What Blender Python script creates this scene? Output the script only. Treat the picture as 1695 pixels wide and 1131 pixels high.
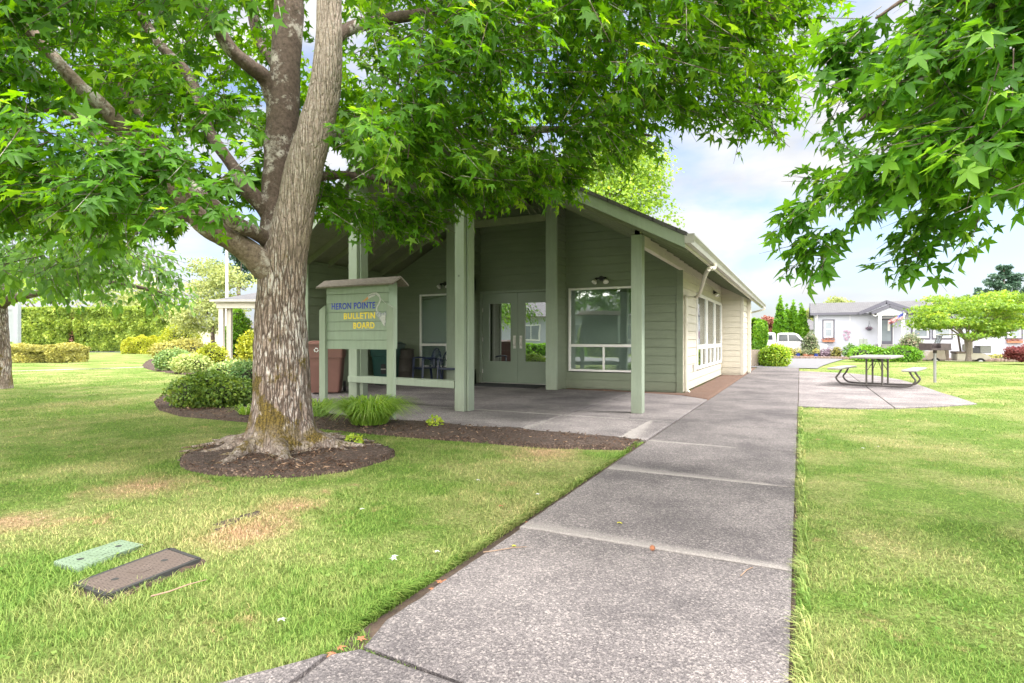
import bpy, bmesh, math, random
import numpy as np
from mathutils import Vector, Matrix, noise as mnoise

for _o in list(bpy.data.objects):
    bpy.data.objects.remove(_o, do_unlink=True)
SC = bpy.context.scene
COL = SC.collection
R = math.radians
PI = math.pi

# ------------------------------------------------------------------ camera, world, sun, exposure
EYE = 1.12
TH = math.atan2(476.5, 955)
cs, sn = math.cos(TH), math.sin(TH)
cam_d = bpy.data.cameras.new("camera")
cam = bpy.data.objects.new("camera", cam_d)
COL.objects.link(cam)
cam.location = (0, 0, EYE)
cam.rotation_euler = (R(90), 0, TH)
cam_d.sensor_width = 36
cam_d.lens = 955 / 1695 * 36
cam_d.shift_y = -4.5 / 1695
cam_d.clip_start = 0.05
cam_d.clip_end = 3000
SC.camera = cam

SUN_EL, SUN_AZ = R(52), R(78)     # azimuth clockwise from +Y: the sun stands to the right of the building
world = bpy.data.worlds.new("World")
SC.world = world
world.use_nodes = True
wn, wl = world.node_tree.nodes, world.node_tree.links
wn.clear()
w_out = wn.new('ShaderNodeOutputWorld')
w_bg = wn.new('ShaderNodeBackground')
sky = wn.new('ShaderNodeTexSky')
sky.sky_type = 'NISHITA'
sky.sun_disc = False
sky.sun_elevation = SUN_EL
sky.sun_rotation = SUN_AZ
sky.air_density = 1.0
sky.dust_density = 2.0
tc = wn.new('ShaderNodeTexCoord')
mp = wn.new('ShaderNodeMapping')
mp.inputs['Scale'].default_value = (1.0, 1.0, 3.2)
mp.inputs['Location'].default_value = (0.35, 0.1, 0.22)
n1 = wn.new('ShaderNodeTexNoise')
n1.inputs['Scale'].default_value = 2.3
n1.inputs['Detail'].default_value = 7
n1.inputs['Roughness'].default_value = 0.52
n1.inputs['Distortion'].default_value = 0.25
cr = wn.new('ShaderNodeValToRGB')
cr.color_ramp.elements[0].position = 0.42
cr.color_ramp.elements[0].color = (0.15, 0.15, 0.15, 1)
cr.color_ramp.elements[1].position = 0.57
cr.color_ramp.elements[1].color = (1, 1, 1, 1)
n2 = wn.new('ShaderNodeTexNoise')
n2.inputs['Scale'].default_value = 4.0
n2.inputs['Detail'].default_value = 5
cc = wn.new('ShaderNodeValToRGB')           # cloud tone: grey bellies to white tops
cc.color_ramp.elements[0].position = 0.35
cc.color_ramp.elements[0].color = (3.5, 3.65, 4.0, 1)
cc.color_ramp.elements[1].position = 0.62
cc.color_ramp.elements[1].color = (5.0, 4.93, 4.8, 1)
mx = wn.new('ShaderNodeMix')
mx.data_type = 'RGBA'
wl.new(tc.outputs['Generated'], mp.inputs['Vector'])
wl.new(mp.outputs['Vector'], n1.inputs['Vector'])
wl.new(mp.outputs['Vector'], n2.inputs['Vector'])
wl.new(n1.outputs['Fac'], cr.inputs['Fac'])
wl.new(n2.outputs['Fac'], cc.inputs['Fac'])
wl.new(cr.outputs['Color'], mx.inputs['Factor'])
sb_ = wn.new('ShaderNodeVectorMath'); sb_.operation = 'MULTIPLY'; sb_.inputs[1].default_value = (1.05, 1.12, 1.28)
wl.new(sky.outputs['Color'], sb_.inputs[0]); wl.new(sb_.outputs[0], mx.inputs['A'])
wl.new(cc.outputs['Color'], mx.inputs['B'])
# brightness added to the unseen sky overhead and behind, for the shaded porch
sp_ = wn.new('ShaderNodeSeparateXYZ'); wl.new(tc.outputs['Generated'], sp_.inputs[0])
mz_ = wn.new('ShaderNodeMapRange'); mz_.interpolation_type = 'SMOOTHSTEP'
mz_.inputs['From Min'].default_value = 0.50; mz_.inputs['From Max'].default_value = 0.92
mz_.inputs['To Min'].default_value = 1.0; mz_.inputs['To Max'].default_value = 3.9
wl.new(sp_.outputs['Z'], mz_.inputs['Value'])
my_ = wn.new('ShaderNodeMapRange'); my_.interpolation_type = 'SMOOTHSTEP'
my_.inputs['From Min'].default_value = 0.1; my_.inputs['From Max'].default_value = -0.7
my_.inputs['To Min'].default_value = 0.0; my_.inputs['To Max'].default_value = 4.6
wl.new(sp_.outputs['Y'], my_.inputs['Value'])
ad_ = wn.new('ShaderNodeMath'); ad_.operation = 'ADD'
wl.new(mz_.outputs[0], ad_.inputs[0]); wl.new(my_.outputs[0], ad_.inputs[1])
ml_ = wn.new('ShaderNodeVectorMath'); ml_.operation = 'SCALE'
wt_ = wn.new('ShaderNodeMix'); wt_.data_type = 'RGBA'      # the added bright part of the sky is tinted plain warm white
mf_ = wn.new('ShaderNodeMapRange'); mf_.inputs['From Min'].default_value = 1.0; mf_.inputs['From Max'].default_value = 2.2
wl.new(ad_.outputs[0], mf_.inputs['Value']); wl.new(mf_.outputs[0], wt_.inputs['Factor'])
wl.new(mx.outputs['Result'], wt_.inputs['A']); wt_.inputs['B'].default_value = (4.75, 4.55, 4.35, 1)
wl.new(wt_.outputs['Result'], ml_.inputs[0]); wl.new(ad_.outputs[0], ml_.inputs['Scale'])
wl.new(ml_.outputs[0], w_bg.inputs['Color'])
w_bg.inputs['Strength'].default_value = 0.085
wl.new(w_bg.outputs['Background'], w_out.inputs['Surface'])

sun_d = bpy.data.lights.new("sun", 'SUN')
sun_d.energy = 2.3
sun_d.angle = R(12)
sun_d.color = (1.0, 0.96, 0.91)
sun = bpy.data.objects.new("sun", sun_d)
COL.objects.link(sun)
_sd = Vector((math.sin(SUN_AZ) * math.cos(SUN_EL), math.cos(SUN_AZ) * math.cos(SUN_EL), math.sin(SUN_EL)))
sun.rotation_euler = _sd.to_track_quat('Z', 'Y').to_euler()

vs = SC.view_settings
vs.view_transform = 'Standard'
vs.look = 'None'
vs.gamma = 1
vs.exposure = 1.45
SC.render.engine = 'CYCLES'
SC.cycles.max_bounces = 8
SC.cycles.transparent_max_bounces = 8
SC.cycles.transmission_bounces = 6

# ------------------------------------------------------------------ measuring helpers (photo position + distance -> world)
def ray(px, py):
    r = (px - 847.5) / 955; z = -(py - 561) / 955
    return (r * cs - sn, r * sn + cs, z)
def G(px, py, z=0.0):
    d = ray(px, py); t = (z - EYE) / d[2]
    return (d[0] * t, d[1] * t, z)
def onY(px, py, Y):
    d = ray(px, py); t = Y / d[1]
    return (d[0] * t, Y, EYE + d[2] * t)
def onX(px, py, X):
    d = ray(px, py); t = X / d[0]
    return (X, d[1] * t, EYE + d[2] * t)
def at(px, py, depth):
    d = ray(px, py)
    return (d[0] * depth, d[1] * depth, EYE + d[2] * depth)
def sstep(a, b, x):
    t = min(1, max(0, (x - a) / (b - a)))
    return t * t * (3 - 2 * t)
def gz(x, y):
    """terrain height"""
    return -0.34 * sstep(37.0, 40.5, y) * sstep(-9, -3, x)
def dY(px, Y):
    """distance along the view axis at which the sight line through px meets the world plane Y"""
    return Y / ((px - 847.5) / 955 * sn + cs)

# ------------------------------------------------------------------ materials
def new_mat(name):
    m = bpy.data.materials.new(name); m.use_nodes = True
    nt = m.node_tree
    return m, nt, nt.nodes['Principled BSDF']
def N(nt, t, **kw):
    n = nt.nodes.new(t)
    for k, v in kw.items():
        if k in n.inputs: n.inputs[k].default_value = v
        else: setattr(n, k, v)
    return n
def ramp(nt, fac, stops):
    r = nt.nodes.new('ShaderNodeValToRGB')
    e = r.color_ramp.elements
    while len(e) < len(stops): e.new(0.5)
    for i, (p, c) in enumerate(stops):
        e[i].position = p; e[i].color = (*c, 1) if len(c) == 3 else c
    nt.links.new(fac, r.inputs['Fac'])
    return r.outputs['Color']
def mix(nt, fac, a, b, mode='MIX'):
    m = nt.nodes.new('ShaderNodeMix'); m.data_type = 'RGBA'; m.blend_type = mode
    for s, v in (('Factor', fac), ('A', a), ('B', b)):
        if isinstance(v, (int, float)): m.inputs[s].default_value = v
        elif isinstance(v, tuple): m.inputs[s].default_value = (*v, 1) if len(v) == 3 else v
        else: nt.links.new(v, m.inputs[s])
    return m.outputs['Result']
def objco(nt, scale=(1, 1, 1)):
    t = nt.nodes.new('ShaderNodeTexCoord'); m = nt.nodes.new('ShaderNodeMapping')
    m.inputs['Scale'].default_value = scale
    nt.links.new(t.outputs['Object'], m.inputs['Vector'])
    return m.outputs['Vector']
def noise(nt, vec, scale, detail=4, rough=0.55, dist=0.0):
    n = N(nt, 'ShaderNodeTexNoise', Scale=scale, Detail=detail, Roughness=rough, Distortion=dist)
    nt.links.new(vec, n.inputs['Vector'])
    return n.outputs['Fac']
def bump(nt, p, h, strength, dist=0.01):
    b = N(nt, 'ShaderNodeBump', Strength=strength, Distance=dist)
    nt.links.new(h, b.inputs['Height']); nt.links.new(b.outputs['Normal'], p.inputs['Normal'])
def pm(name, c1, c2=None, scale=6, rough=0.6, bmp=0.0, bscale=60, stretch=(1, 1, 1), metal=0.0, spec=0.5):
    m, nt, p = new_mat(name)
    c2 = c2 or tuple(x * 0.82 for x in c1)
    v = objco(nt, stretch)
    f = noise(nt, v, scale, 5, 0.6)
    nt.links.new(ramp(nt, f, [(0.3, c2), (0.68, c1)]), p.inputs['Base Color'])
    p.inputs['Roughness'].default_value = rough
    p.inputs['Metallic'].default_value = metal
    p.inputs['Specular IOR Level'].default_value = spec
    if bmp: bump(nt, p, noise(nt, v, bscale, 4), bmp)
    return m
def leaf_mat(name, dark, light, tip=None, transl=0.4, rough=0.45, spec=0.35, warm=None):
    m, nt, p = new_mat(name)
    a = nt.nodes.new('ShaderNodeAttribute'); a.attribute_name = 'var'
    stops = [(0.0, dark), (0.72, light)]
    stops.append((1.0, tip or tuple(min(1, x * 1.5) for x in light)))
    col = ramp(nt, a.outputs['Fac'], stops)
    nt.links.new(col, p.inputs['Base Color'])
    p.inputs['Roughness'].default_value = rough
    p.inputs['Specular IOR Level'].default_value = spec
    tr = nt.nodes.new('ShaderNodeBsdfTranslucent')
    hs = N(nt, 'ShaderNodeHueSaturation', Hue=0.478, Saturation=1.08, Value=1.9)
    nt.links.new(col, hs.inputs['Color']); nt.links.new(hs.outputs['Color'], tr.inputs['Color'])
    ms = nt.nodes.new('ShaderNodeMixShader'); ms.inputs[0].default_value = transl
    nt.links.new(p.outputs[0], ms.inputs[1]); nt.links.new(tr.outputs[0], ms.inputs[2])
    nt.links.new(ms.outputs[0], nt.nodes['Material Output'].inputs['Surface'])
    return m
M = {}
def wood_paint(name, c, wear=0.15, stretch=(1, 1, 1), horiz=False):
    m, nt, p = new_mat(name)
    v = objco(nt, stretch)
    f = noise(nt, v, 3.0, 6, 0.6)
    g = noise(nt, objco(nt, (1.2, 1.2, 9) if horiz else (9, 9, 1.2)), 9.0, 4, 0.6)
    col = mix(nt, f, tuple(x * 0.86 for x in c), tuple(min(1, x * 1.1) for x in c))
    kn = N(nt, 'ShaderNodeTexVoronoi', Scale=2.2); nt.links.new(v, kn.inputs['Vector'])
    k = ramp(nt, kn.outputs['Distance'], [(0.02, (1, 1, 1)), (0.05, (0, 0, 0))])
    col = mix(nt, k, col, tuple(x * 0.45 for x in c))
    dirt = ramp(nt, g, [(0.60, (0, 0, 0)), (0.85, (wear * 2.4,) * 3)])
    col = mix(nt, dirt, col, tuple(x * 0.55 for x in c))
    # splashed dirt low on the wall, faded streaks
    sz_ = nt.nodes.new('ShaderNodeSeparateXYZ'); nt.links.new(v, sz_.inputs[0])
    dz = N(nt, 'ShaderNodeMapRange'); dz.inputs['From Min'].default_value = 0.0; dz.inputs['From Max'].default_value = 0.38; dz.inputs['To Min'].default_value = 0.5; dz.inputs['To Max'].default_value = 0.0
    nt.links.new(sz_.outputs['Z'], dz.inputs['Value'])
    dm = N(nt, 'ShaderNodeMath', operation='MULTIPLY'); nt.links.new(dz.outputs[0], dm.inputs[0]); nt.links.new(noise(nt, v, 11, 6, 0.7), dm.inputs[1])
    col = mix(nt, dm.outputs[0], col, (0.12, 0.10, 0.075))
    strk = ramp(nt, noise(nt, objco(nt, (0.5, 0.5, 5.5) if horiz else (5, 5, 0.5)), 3.0, 5, 0.7), [(0.35, (0.92, 0.92, 0.92)), (0.7, (1.05, 1.05, 1.04))])
    col = mix(nt, 1.0, col, strk, 'MULTIPLY')
    ch = noise(nt, v, 38, 3, 0.6); chm = ramp(nt, ch, [(0.735, (0, 0, 0)), (0.75, (1, 1, 1))])
    col = mix(nt, chm, col, tuple(x * 0.5 + 0.12 for x in c))
    nt.links.new(col, p.inputs['Base Color'])
    p.inputs['Roughness'].default_value = 0.62
    bump(nt, p, g, 0.25, 0.004)
    return m
M['siding'] = wood_paint('green_siding_paint', (0.185, 0.222, 0.155), horiz=True)
M['trim_green'] = wood_paint('green_trim_paint', (0.27, 0.325, 0.25), 0.2)
M['sign_green'] = wood_paint('sign_board_paint', (0.255, 0.325, 0.245), 0.2)
M['door_green'] = pm('green_door_paint', (0.22, 0.27, 0.205), (0.20, 0.25, 0.19), 2, 0.4)
M['beige'] = wood_paint('beige_siding_paint', (0.60, 0.56, 0.46), 0.06, horiz=True)
M['beige_trim'] = pm('beige_trim_paint', (0.58, 0.55, 0.47), (0.5, 0.475, 0.4), 4, 0.5)
M['ceil'] = wood_paint('soffit_board_paint', (0.20, 0.22, 0.15))
M['white_frame'] = pm('white_vinyl', (0.80, 0.79, 0.77), (0.74, 0.73, 0.70), 3, 0.4)
M['gutter'] = pm('gutter_metal', (0.36, 0.35, 0.32), (0.30, 0.29, 0.26), 5, 0.4)
M['black'] = pm('black_metal', (0.02, 0.02, 0.02), (0.012, 0.012, 0.012), 8, 0.4)
M['rubber'] = pm('black_rubber', (0.03, 0.03, 0.03), (0.02, 0.02, 0.02), 20, 0.85)
M['mat'] = pm('door_mat_rubber', (0.045, 0.048, 0.055), (0.028, 0.03, 0.034), 60, 0.9, 0.6, 200)
M['steel'] = pm('brushed_steel', (0.62, 0.60, 0.57), (0.5, 0.48, 0.46), 30, 0.3, metal=0.8)
M['lamp_glass'] = pm('flood_lamp_glass', (0.75, 0.74, 0.70), (0.55, 0.54, 0.5), 10, 0.2)
M['curtain'] = pm('grey_blinds', (0.72, 0.75, 0.73), (0.58, 0.62, 0.60), 1.5, 0.8)
M['dark_room'] = pm('dark_room', (0.03, 0.035, 0.034), (0.02, 0.022, 0.022), 2, 0.9)  # near-black colour stands in for the unlit rooms behind the glass
M['brown_bin'] = pm('brown_plastic', (0.20, 0.095, 0.075), (0.165, 0.078, 0.062), 3, 0.45, 0.1, 90)
M['green_bin'] = pm('dark_green_plastic', (0.012, 0.06, 0.05), (0.010, 0.045, 0.04), 3, 0.4)
M['navy'] = pm('navy_plastic', (0.025, 0.04, 0.085), (0.018, 0.028, 0.06), 3, 0.3)
M['barrel'] = pm('dark_brown_drum', (0.045, 0.04, 0.03), (0.03, 0.026, 0.02), 12, 0.7)
M['grey_plastic'] = pm('grey_table_plastic', (0.27, 0.26, 0.245), (0.22, 0.21, 0.195), 6, 0.6, 0.2, 80)
M['grey_tube'] = pm('grey_powder_coat', (0.10, 0.09, 0.085), (0.08, 0.07, 0.068), 8, 0.45)
M['rust'] = pm('sooty_iron', (0.075, 0.055, 0.055), (0.045, 0.035, 0.036), 12, 0.7, 0.3, 60)
M['galv'] = pm('galvanised_steel', (0.30, 0.30, 0.30), (0.22, 0.22, 0.22), 20, 0.45, metal=0.4)
M['white_wall'] = pm('white_house_paint', (0.42, 0.44, 0.50), (0.38, 0.40, 0.46), 0.8, 0.6, 0.05, 30)
M['slate_trim'] = pm('slate_trim_paint', (0.10, 0.10, 0.13), (0.085, 0.085, 0.11), 3, 0.5)
M['house_pane'] = pm('house_window_pane', (0.24, 0.28, 0.31), (0.16, 0.19, 0.22), 0.9, 0.12, spec=0.8)
M['white_paint'] = pm('white_paint', (0.72, 0.72, 0.74), (0.65, 0.65, 0.67), 2, 0.5)
M['car_white'] = pm('white_car_paint', (0.50, 0.50, 0.52), (0.47, 0.47, 0.49), 1, 0.18)
M['car_glass'] = pm('dark_car_glass', (0.035, 0.045, 0.055), (0.025, 0.03, 0.04), 2, 0.06, spec=0.9)
M['tan'] = pm('tan_cart_body', (0.42, 0.36, 0.29), (0.36, 0.3, 0.24), 3, 0.35)
M['tan_dark'] = pm('brown_cart_panel', (0.22, 0.165, 0.13), (0.17, 0.13, 0.1), 3, 0.5)
M['cream'] = pm('cream_cart_vinyl', (0.62, 0.58, 0.48), (0.55, 0.5, 0.42), 3, 0.5)
M['terracotta'] = pm('terracotta', (0.45, 0.20, 0.11), (0.36, 0.15, 0.085), 8, 0.8)
M['pot'] = pm('sandy_planter', (0.42, 0.35, 0.30), (0.34, 0.28, 0.24), 8, 0.8)
M['red_flower'] = pm('red_petals', (0.55, 0.05, 0.06), (0.6, 0.18, 0.16), 30, 0.6)
M['blue_glaze'] = pm('blue_glazed_pot', (0.04, 0.08, 0.35), (0.03, 0.05, 0.22), 6, 0.2)
M['wood_weathered'] = pm('weathered_grey_wood', (0.20, 0.17, 0.14), (0.09, 0.075, 0.06), 6, 0.85, 0.6, 30, (3, 14, 14))
M['notice_paint'] = pm('pale_grey_paint', (0.28, 0.31, 0.33), (0.24, 0.27, 0.29), 2, 0.6)
M['green_cover'] = pm('green_valve_cover', (0.15, 0.235, 0.165), (0.10, 0.175, 0.115), 8, 0.55, 0.3, 120)
M['soil'] = pm('bare_soil', (0.075, 0.05, 0.035), (0.035, 0.024, 0.018), 22, 0.95, 0.8, 60)
M['twig'] = pm('dry_twig', (0.30, 0.21, 0.14), (0.2, 0.13, 0.09), 20, 0.8)
M['stone'] = pm('border_stone', (0.30, 0.22, 0.19), (0.18, 0.13, 0.115), 14, 0.85, 0.5, 30)
M['redmulch'] = pm('red_bark_chips', (0.17, 0.10, 0.07), (0.07, 0.042, 0.03), 30, 0.95, 0.8, 50)

# glass: mostly mirror-like at a slant, see-through otherwise
def glass_mat(name, refl, tint=(0.55, 0.62, 0.6), wob=0.0):
    m, nt, p = new_mat(name)
    nt.nodes.remove(p)
    gl = N(nt, 'ShaderNodeBsdfGlossy', Roughness=0.015)
    gl.inputs['Color'].default_value = (0.95, 0.97, 0.97, 1)
    tr = nt.nodes.new('ShaderNodeBsdfTransparent'); tr.inputs['Color'].default_value = (*tint, 1)
    lw = N(nt, 'ShaderNodeLayerWeight', Blend=0.35)
    mr = N(nt, 'ShaderNodeMapRange'); mr.inputs['To Min'].default_value = refl; mr.inputs['To Max'].default_value = 0.95
    nt.links.new(lw.outputs['Fresnel'], mr.inputs['Value'])
    ms = nt.nodes.new('ShaderNodeMixShader')
    nt.links.new(mr.outputs[0], ms.inputs[0]); nt.links.new(tr.outputs[0], ms.inputs[1]); nt.links.new(gl.outputs[0], ms.inputs[2])
    if wob:
        b = N(nt, 'ShaderNodeBump', Strength=wob, Distance=0.02)
        nt.links.new(noise(nt, objco(nt), 1.3, 1), b.inputs['Height'])
        nt.links.new(b.outputs['Normal'], gl.inputs['Normal'])
    nt.links.new(ms.outputs[0], nt.nodes['Material Output'].inputs['Surface'])
    return m
M['glass'] = glass_mat('window_glass', 0.16, (0.85, 0.9, 0.88), wob=0.15)
M['door_glass'] = glass_mat('door_glass', 0.60, (0.3, 0.34, 0.33), 0.08)

def m_bark():
    m, nt, p = new_mat('sweetgum_bark')
    v = objco(nt, (1, 1, 0.13))
    w = N(nt, 'ShaderNodeTexVoronoi', Scale=30, feature='DISTANCE_TO_EDGE'); 
    wv = nt.nodes.new('ShaderNodeVectorMath'); wv.operation = 'ADD'
    nn = N(nt, 'ShaderNodeTexNoise', Scale=9, Detail=3); nt.links.new(v, nn.inputs['Vector'])
    sc_ = nt.nodes.new('ShaderNodeVectorMath'); sc_.operation = 'SCALE'; sc_.inputs['Scale'].default_value = 0.09
    nt.links.new(nn.outputs['Color'], sc_.inputs[0])
    nt.links.new(v, wv.inputs[0]); nt.links.new(sc_.outputs[0], wv.inputs[1]); nt.links.new(wv.outputs[0], w.inputs['Vector'])
    edge = ramp(nt, w.outputs['Distance'], [(0.0, (0, 0, 0)), (0.16, (1, 1, 1))])
    fine = noise(nt, objco(nt, (1, 1, 0.5)), 60, 6, 0.65)
    base = ramp(nt, fine, [(0.3, (0.13, 0.09, 0.07)), (0.7, (0.40, 0.31, 0.26))])
    col = mix(nt, edge, (0.075, 0.05, 0.038), base)
    # height factor
    geo = nt.nodes.new('ShaderNodeTexCoord'); sep = nt.nodes.new('ShaderNodeSeparateXYZ')
    nt.links.new(geo.outputs['Object'], sep.inputs[0])
    # lichen: pale crust, breaks on ridges
    lich = noise(nt, objco(nt, (1, 1, 0.8)), 2.6, 8, 0.72)
    lichf = noise(nt, objco(nt, (1.6, 1.6, 0.35)), 34, 5, 0.7)
    add = N(nt, 'ShaderNodeMath', operation='ADD'); nt.links.new(lich, add.inputs[0]); nt.links.new(lichf, add.inputs[1])


    half = N(nt, 'ShaderNodeMath', operation='MULTIPLY'); half.inputs[1].default_value = 0.5
    nt.links.new(add.outputs[0], half.inputs[0])
    lm = ramp(nt, half.outputs[0], [(0.505, (0, 0, 0)), (0.55, (1, 1, 1))])
    lme = mix(nt, 1.0, lm, edge, 'MULTIPLY')
    col = mix(nt, lme, col, (0.58, 0.54, 0.51))
    # moss low on the trunk
    mz = N(nt, 'ShaderNodeMapRange'); mz.inputs['From Min'].default_value = 0.10; mz.inputs['From Max'].default_value = 1.30
    mz.inputs['To Min'].default_value = 0.14; mz.inputs['To Max'].default_value = -0.08
    nt.links.new(sep.outputs['Z'], mz.inputs['Value'])
    mo = noise(nt, objco(nt, (1, 1, 0.7)), 4.2, 8, 0.7)
    ma0 = N(nt, 'ShaderNodeMath', operation='ADD'); nt.links.new(mo, ma0.inputs[0]); nt.links.new(mz.outputs[0], ma0.inputs[1])
    mlow = N(nt, 'ShaderNodeMapRange'); mlow.inputs['From Min'].default_value = 0.02; mlow.inputs['From Max'].default_value = 0.24; mlow.inputs['To Min'].default_value = -0.13; mlow.inputs['To Max'].default_value = 0.0
    nt.links.new(sep.outputs['Z'], mlow.inputs['Value'])
    ma = N(nt, 'ShaderNodeMath', operation='ADD'); nt.links.new(ma0.outputs[0], ma.inputs[0]); nt.links.new(mlow.outputs[0], ma.inputs[1])
    mm = ramp(nt, ma.outputs[0], [(0.565, (0, 0, 0)), (0.63, (1, 1, 1))])
    mosscol = ramp(nt, noise(nt, objco(nt), 70, 4), [(0.35, (0.06, 0.042, 0.010)), (0.7, (0.22, 0.155, 0.028))])
    col = mix(nt, mm, col, mosscol)
    rz_ = N(nt, 'ShaderNodeMapRange'); rz_.inputs['From Min'].default_value = 0.10; rz_.inputs['From Max'].default_value = 0.30; rz_.inputs['To Min'].default_value = 0.72; rz_.inputs['To Max'].default_value = 0.0
    nt.links.new(sep.outputs['Z'], rz_.inputs['Value'])
    rc_ = ramp(nt, noise(nt, objco(nt), 9, 7, 0.7), [(0.35, (0.10, 0.07, 0.05)), (0.5, (0.27, 0.22, 0.18)), (0.66, (0.46, 0.41, 0.37))])
    rc_ = mix(nt, ramp(nt, noise(nt, objco(nt), 5, 6, 0.7), [(0.52, (0, 0, 0)), (0.58, (1, 1, 1))]), rc_, mosscol)
    col = mix(nt, rz_.outputs[0], col, rc_)
    # paler smoother bark on the upper stem, dull grey roots
    up_ = N(nt, 'ShaderNodeMapRange'); up_.inputs['From Min'].default_value = 1.7; up_.inputs['From Max'].default_value = 2.6; up_.inputs['To Max'].default_value = 0.75
    nt.links.new(sep.outputs['Z'], up_.inputs['Value'])
    sm_ = ramp(nt, noise(nt, objco(nt, (1, 1, 0.8)), 48, 7, 0.72), [(0.34, (0.10, 0.075, 0.06)), (0.44, (0.33, 0.26, 0.215)), (0.62, (0.47, 0.40, 0.35)), (0.72, (0.62, 0.58, 0.55))])
    col = mix(nt, up_.outputs[0], col, sm_)
    nt.links.new(col, p.inputs['Base Color'])
    p.inputs['Roughness'].default_value = 0.9
    hh = mix(nt, 0.45, edge, fine)
    bump(nt, p, hh, 0.9, 0.03)
    return m
M['bark'] = m_bark()
def m_bark2(name, c1, c2):
    m, nt, p = new_mat(name)
    v = objco(nt, (1, 1, 1))
    a = noise(nt, v, 26, 7, 0.7)
    b = noise(nt, v, 3.5, 6, 0.7)
    col = ramp(nt, a, [(0.32, c1), (0.62, c2)])
    lm = ramp(nt, b, [(0.52, (0, 0, 0)), (0.60, (1, 1, 1))])
    lm = mix(nt, 1.0, lm, ramp(nt, a, [(0.38, (0, 0, 0)), (0.46, (1, 1, 1))]), 'MULTIPLY')
    col = mix(nt, lm, col, (0.42, 0.39, 0.35))
    nt.links.new(col, p.inputs['Base Color']); p.inputs['Roughness'].default_value = 0.9
    bump(nt, p, a, 0.8, 0.02)
    return m
M['limb'] = m_bark2('lichen_limb_bark', (0.085, 0.06, 0.045), (0.26, 0.20, 0.155))
M['dark_bark'] = m_bark2('dark_bark', (0.05, 0.035, 0.028), (0.14, 0.10, 0.08))
M['smooth_bark'] = pm('smooth_grey_bark', (0.25, 0.21, 0.18), (0.15, 0.12, 0.10), 12, 0.8, 0.3, 40)

M['gum_leaf'] = leaf_mat('sweetgum_leaf', (0.028, 0.10, 0.009), (0.10, 0.26, 0.020), (0.28, 0.46, 0.05), 0.54)
M['gum_leaf_b'] = leaf_mat('second_sweetgum_leaf', (0.032, 0.115, 0.013), (0.10, 0.265, 0.026), (0.26, 0.46, 0.06), 0.54)  # leaf greens of the second sweetgum
M['cherry_leaf'] = leaf_mat('cherry_leaf', (0.05, 0.14, 0.018), (0.14, 0.29, 0.04), (0.28, 0.44, 0.08), 0.45)
M['lime_leaf'] = leaf_mat('lime_maple_leaf', (0.10, 0.21, 0.02), (0.26, 0.40, 0.04), (0.5, 0.55, 0.08), 0.35)
M['maple_far'] = leaf_mat('far_maple_leaf', (0.08, 0.17, 0.02), (0.22, 0.36, 0.045), (0.50, 0.56, 0.10), 0.4)
M['pale_leaf'] = leaf_mat('pale_tree_leaf', (0.14, 0.19, 0.06), (0.32, 0.37, 0.13), (0.48, 0.5, 0.2), 0.3)
M['shrub_leaf'] = leaf_mat('shrub_leaf', (0.045, 0.10, 0.018), (0.13, 0.22, 0.03), (0.30, 0.37, 0.06), 0.25)
M['yellow_leaf'] = leaf_mat('yellow_shrub_leaf', (0.16, 0.22, 0.02), (0.38, 0.42, 0.04), (0.58, 0.57, 0.08), 0.25)
M['varieg_leaf'] = leaf_mat('variegated_leaf', (0.07, 0.20, 0.06), (0.36, 0.44, 0.14), (0.75, 0.75, 0.35), 0.2)
M['hedge_leaf'] = leaf_mat('cedar_hedge_leaf', (0.07, 0.14, 0.02), (0.26, 0.36, 0.06), (0.44, 0.52, 0.10), 0.2)
M['thuja_leaf'] = leaf_mat('thuja_leaf', (0.045, 0.15, 0.01), (0.15, 0.34, 0.02), (0.30, 0.5, 0.04), 0.2)
M['boxhedge_leaf'] = leaf_mat('low_hedge_leaf', (0.14, 0.14, 0.04), (0.36, 0.36, 0.09), (0.6, 0.55, 0.15), 0.2)
M['conifer_leaf'] = leaf_mat('blue_conifer_leaf', (0.025, 0.06, 0.035), (0.07, 0.14, 0.09), (0.14, 0.22, 0.15), 0.15)
M['red_leaf'] = leaf_mat('red_maple_leaf', (0.09, 0.022, 0.02), (0.22, 0.055, 0.05), (0.36, 0.12, 0.1), 0.3)
M['rusty_leaf'] = leaf_mat('rusty_tree_leaf', (0.20, 0.09, 0.06), (0.42, 0.22, 0.16), (0.55, 0.32, 0.24), 0.3)
M['rose_leaf'] = leaf_mat('rose_bush_leaf', (0.06, 0.10, 0.04), (0.20, 0.25, 0.13), (0.5, 0.36, 0.3), 0.2)
M['purple_leaf'] = leaf_mat('mauve_flower', (0.14, 0.10, 0.13), (0.32, 0.24, 0.30), (0.6, 0.5, 0.58), 0.2)
M['orn_grass'] = leaf_mat('ornamental_grass_blade', (0.09, 0.20, 0.02), (0.26, 0.42, 0.06), (0.55, 0.6, 0.25), 0.4)

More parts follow.
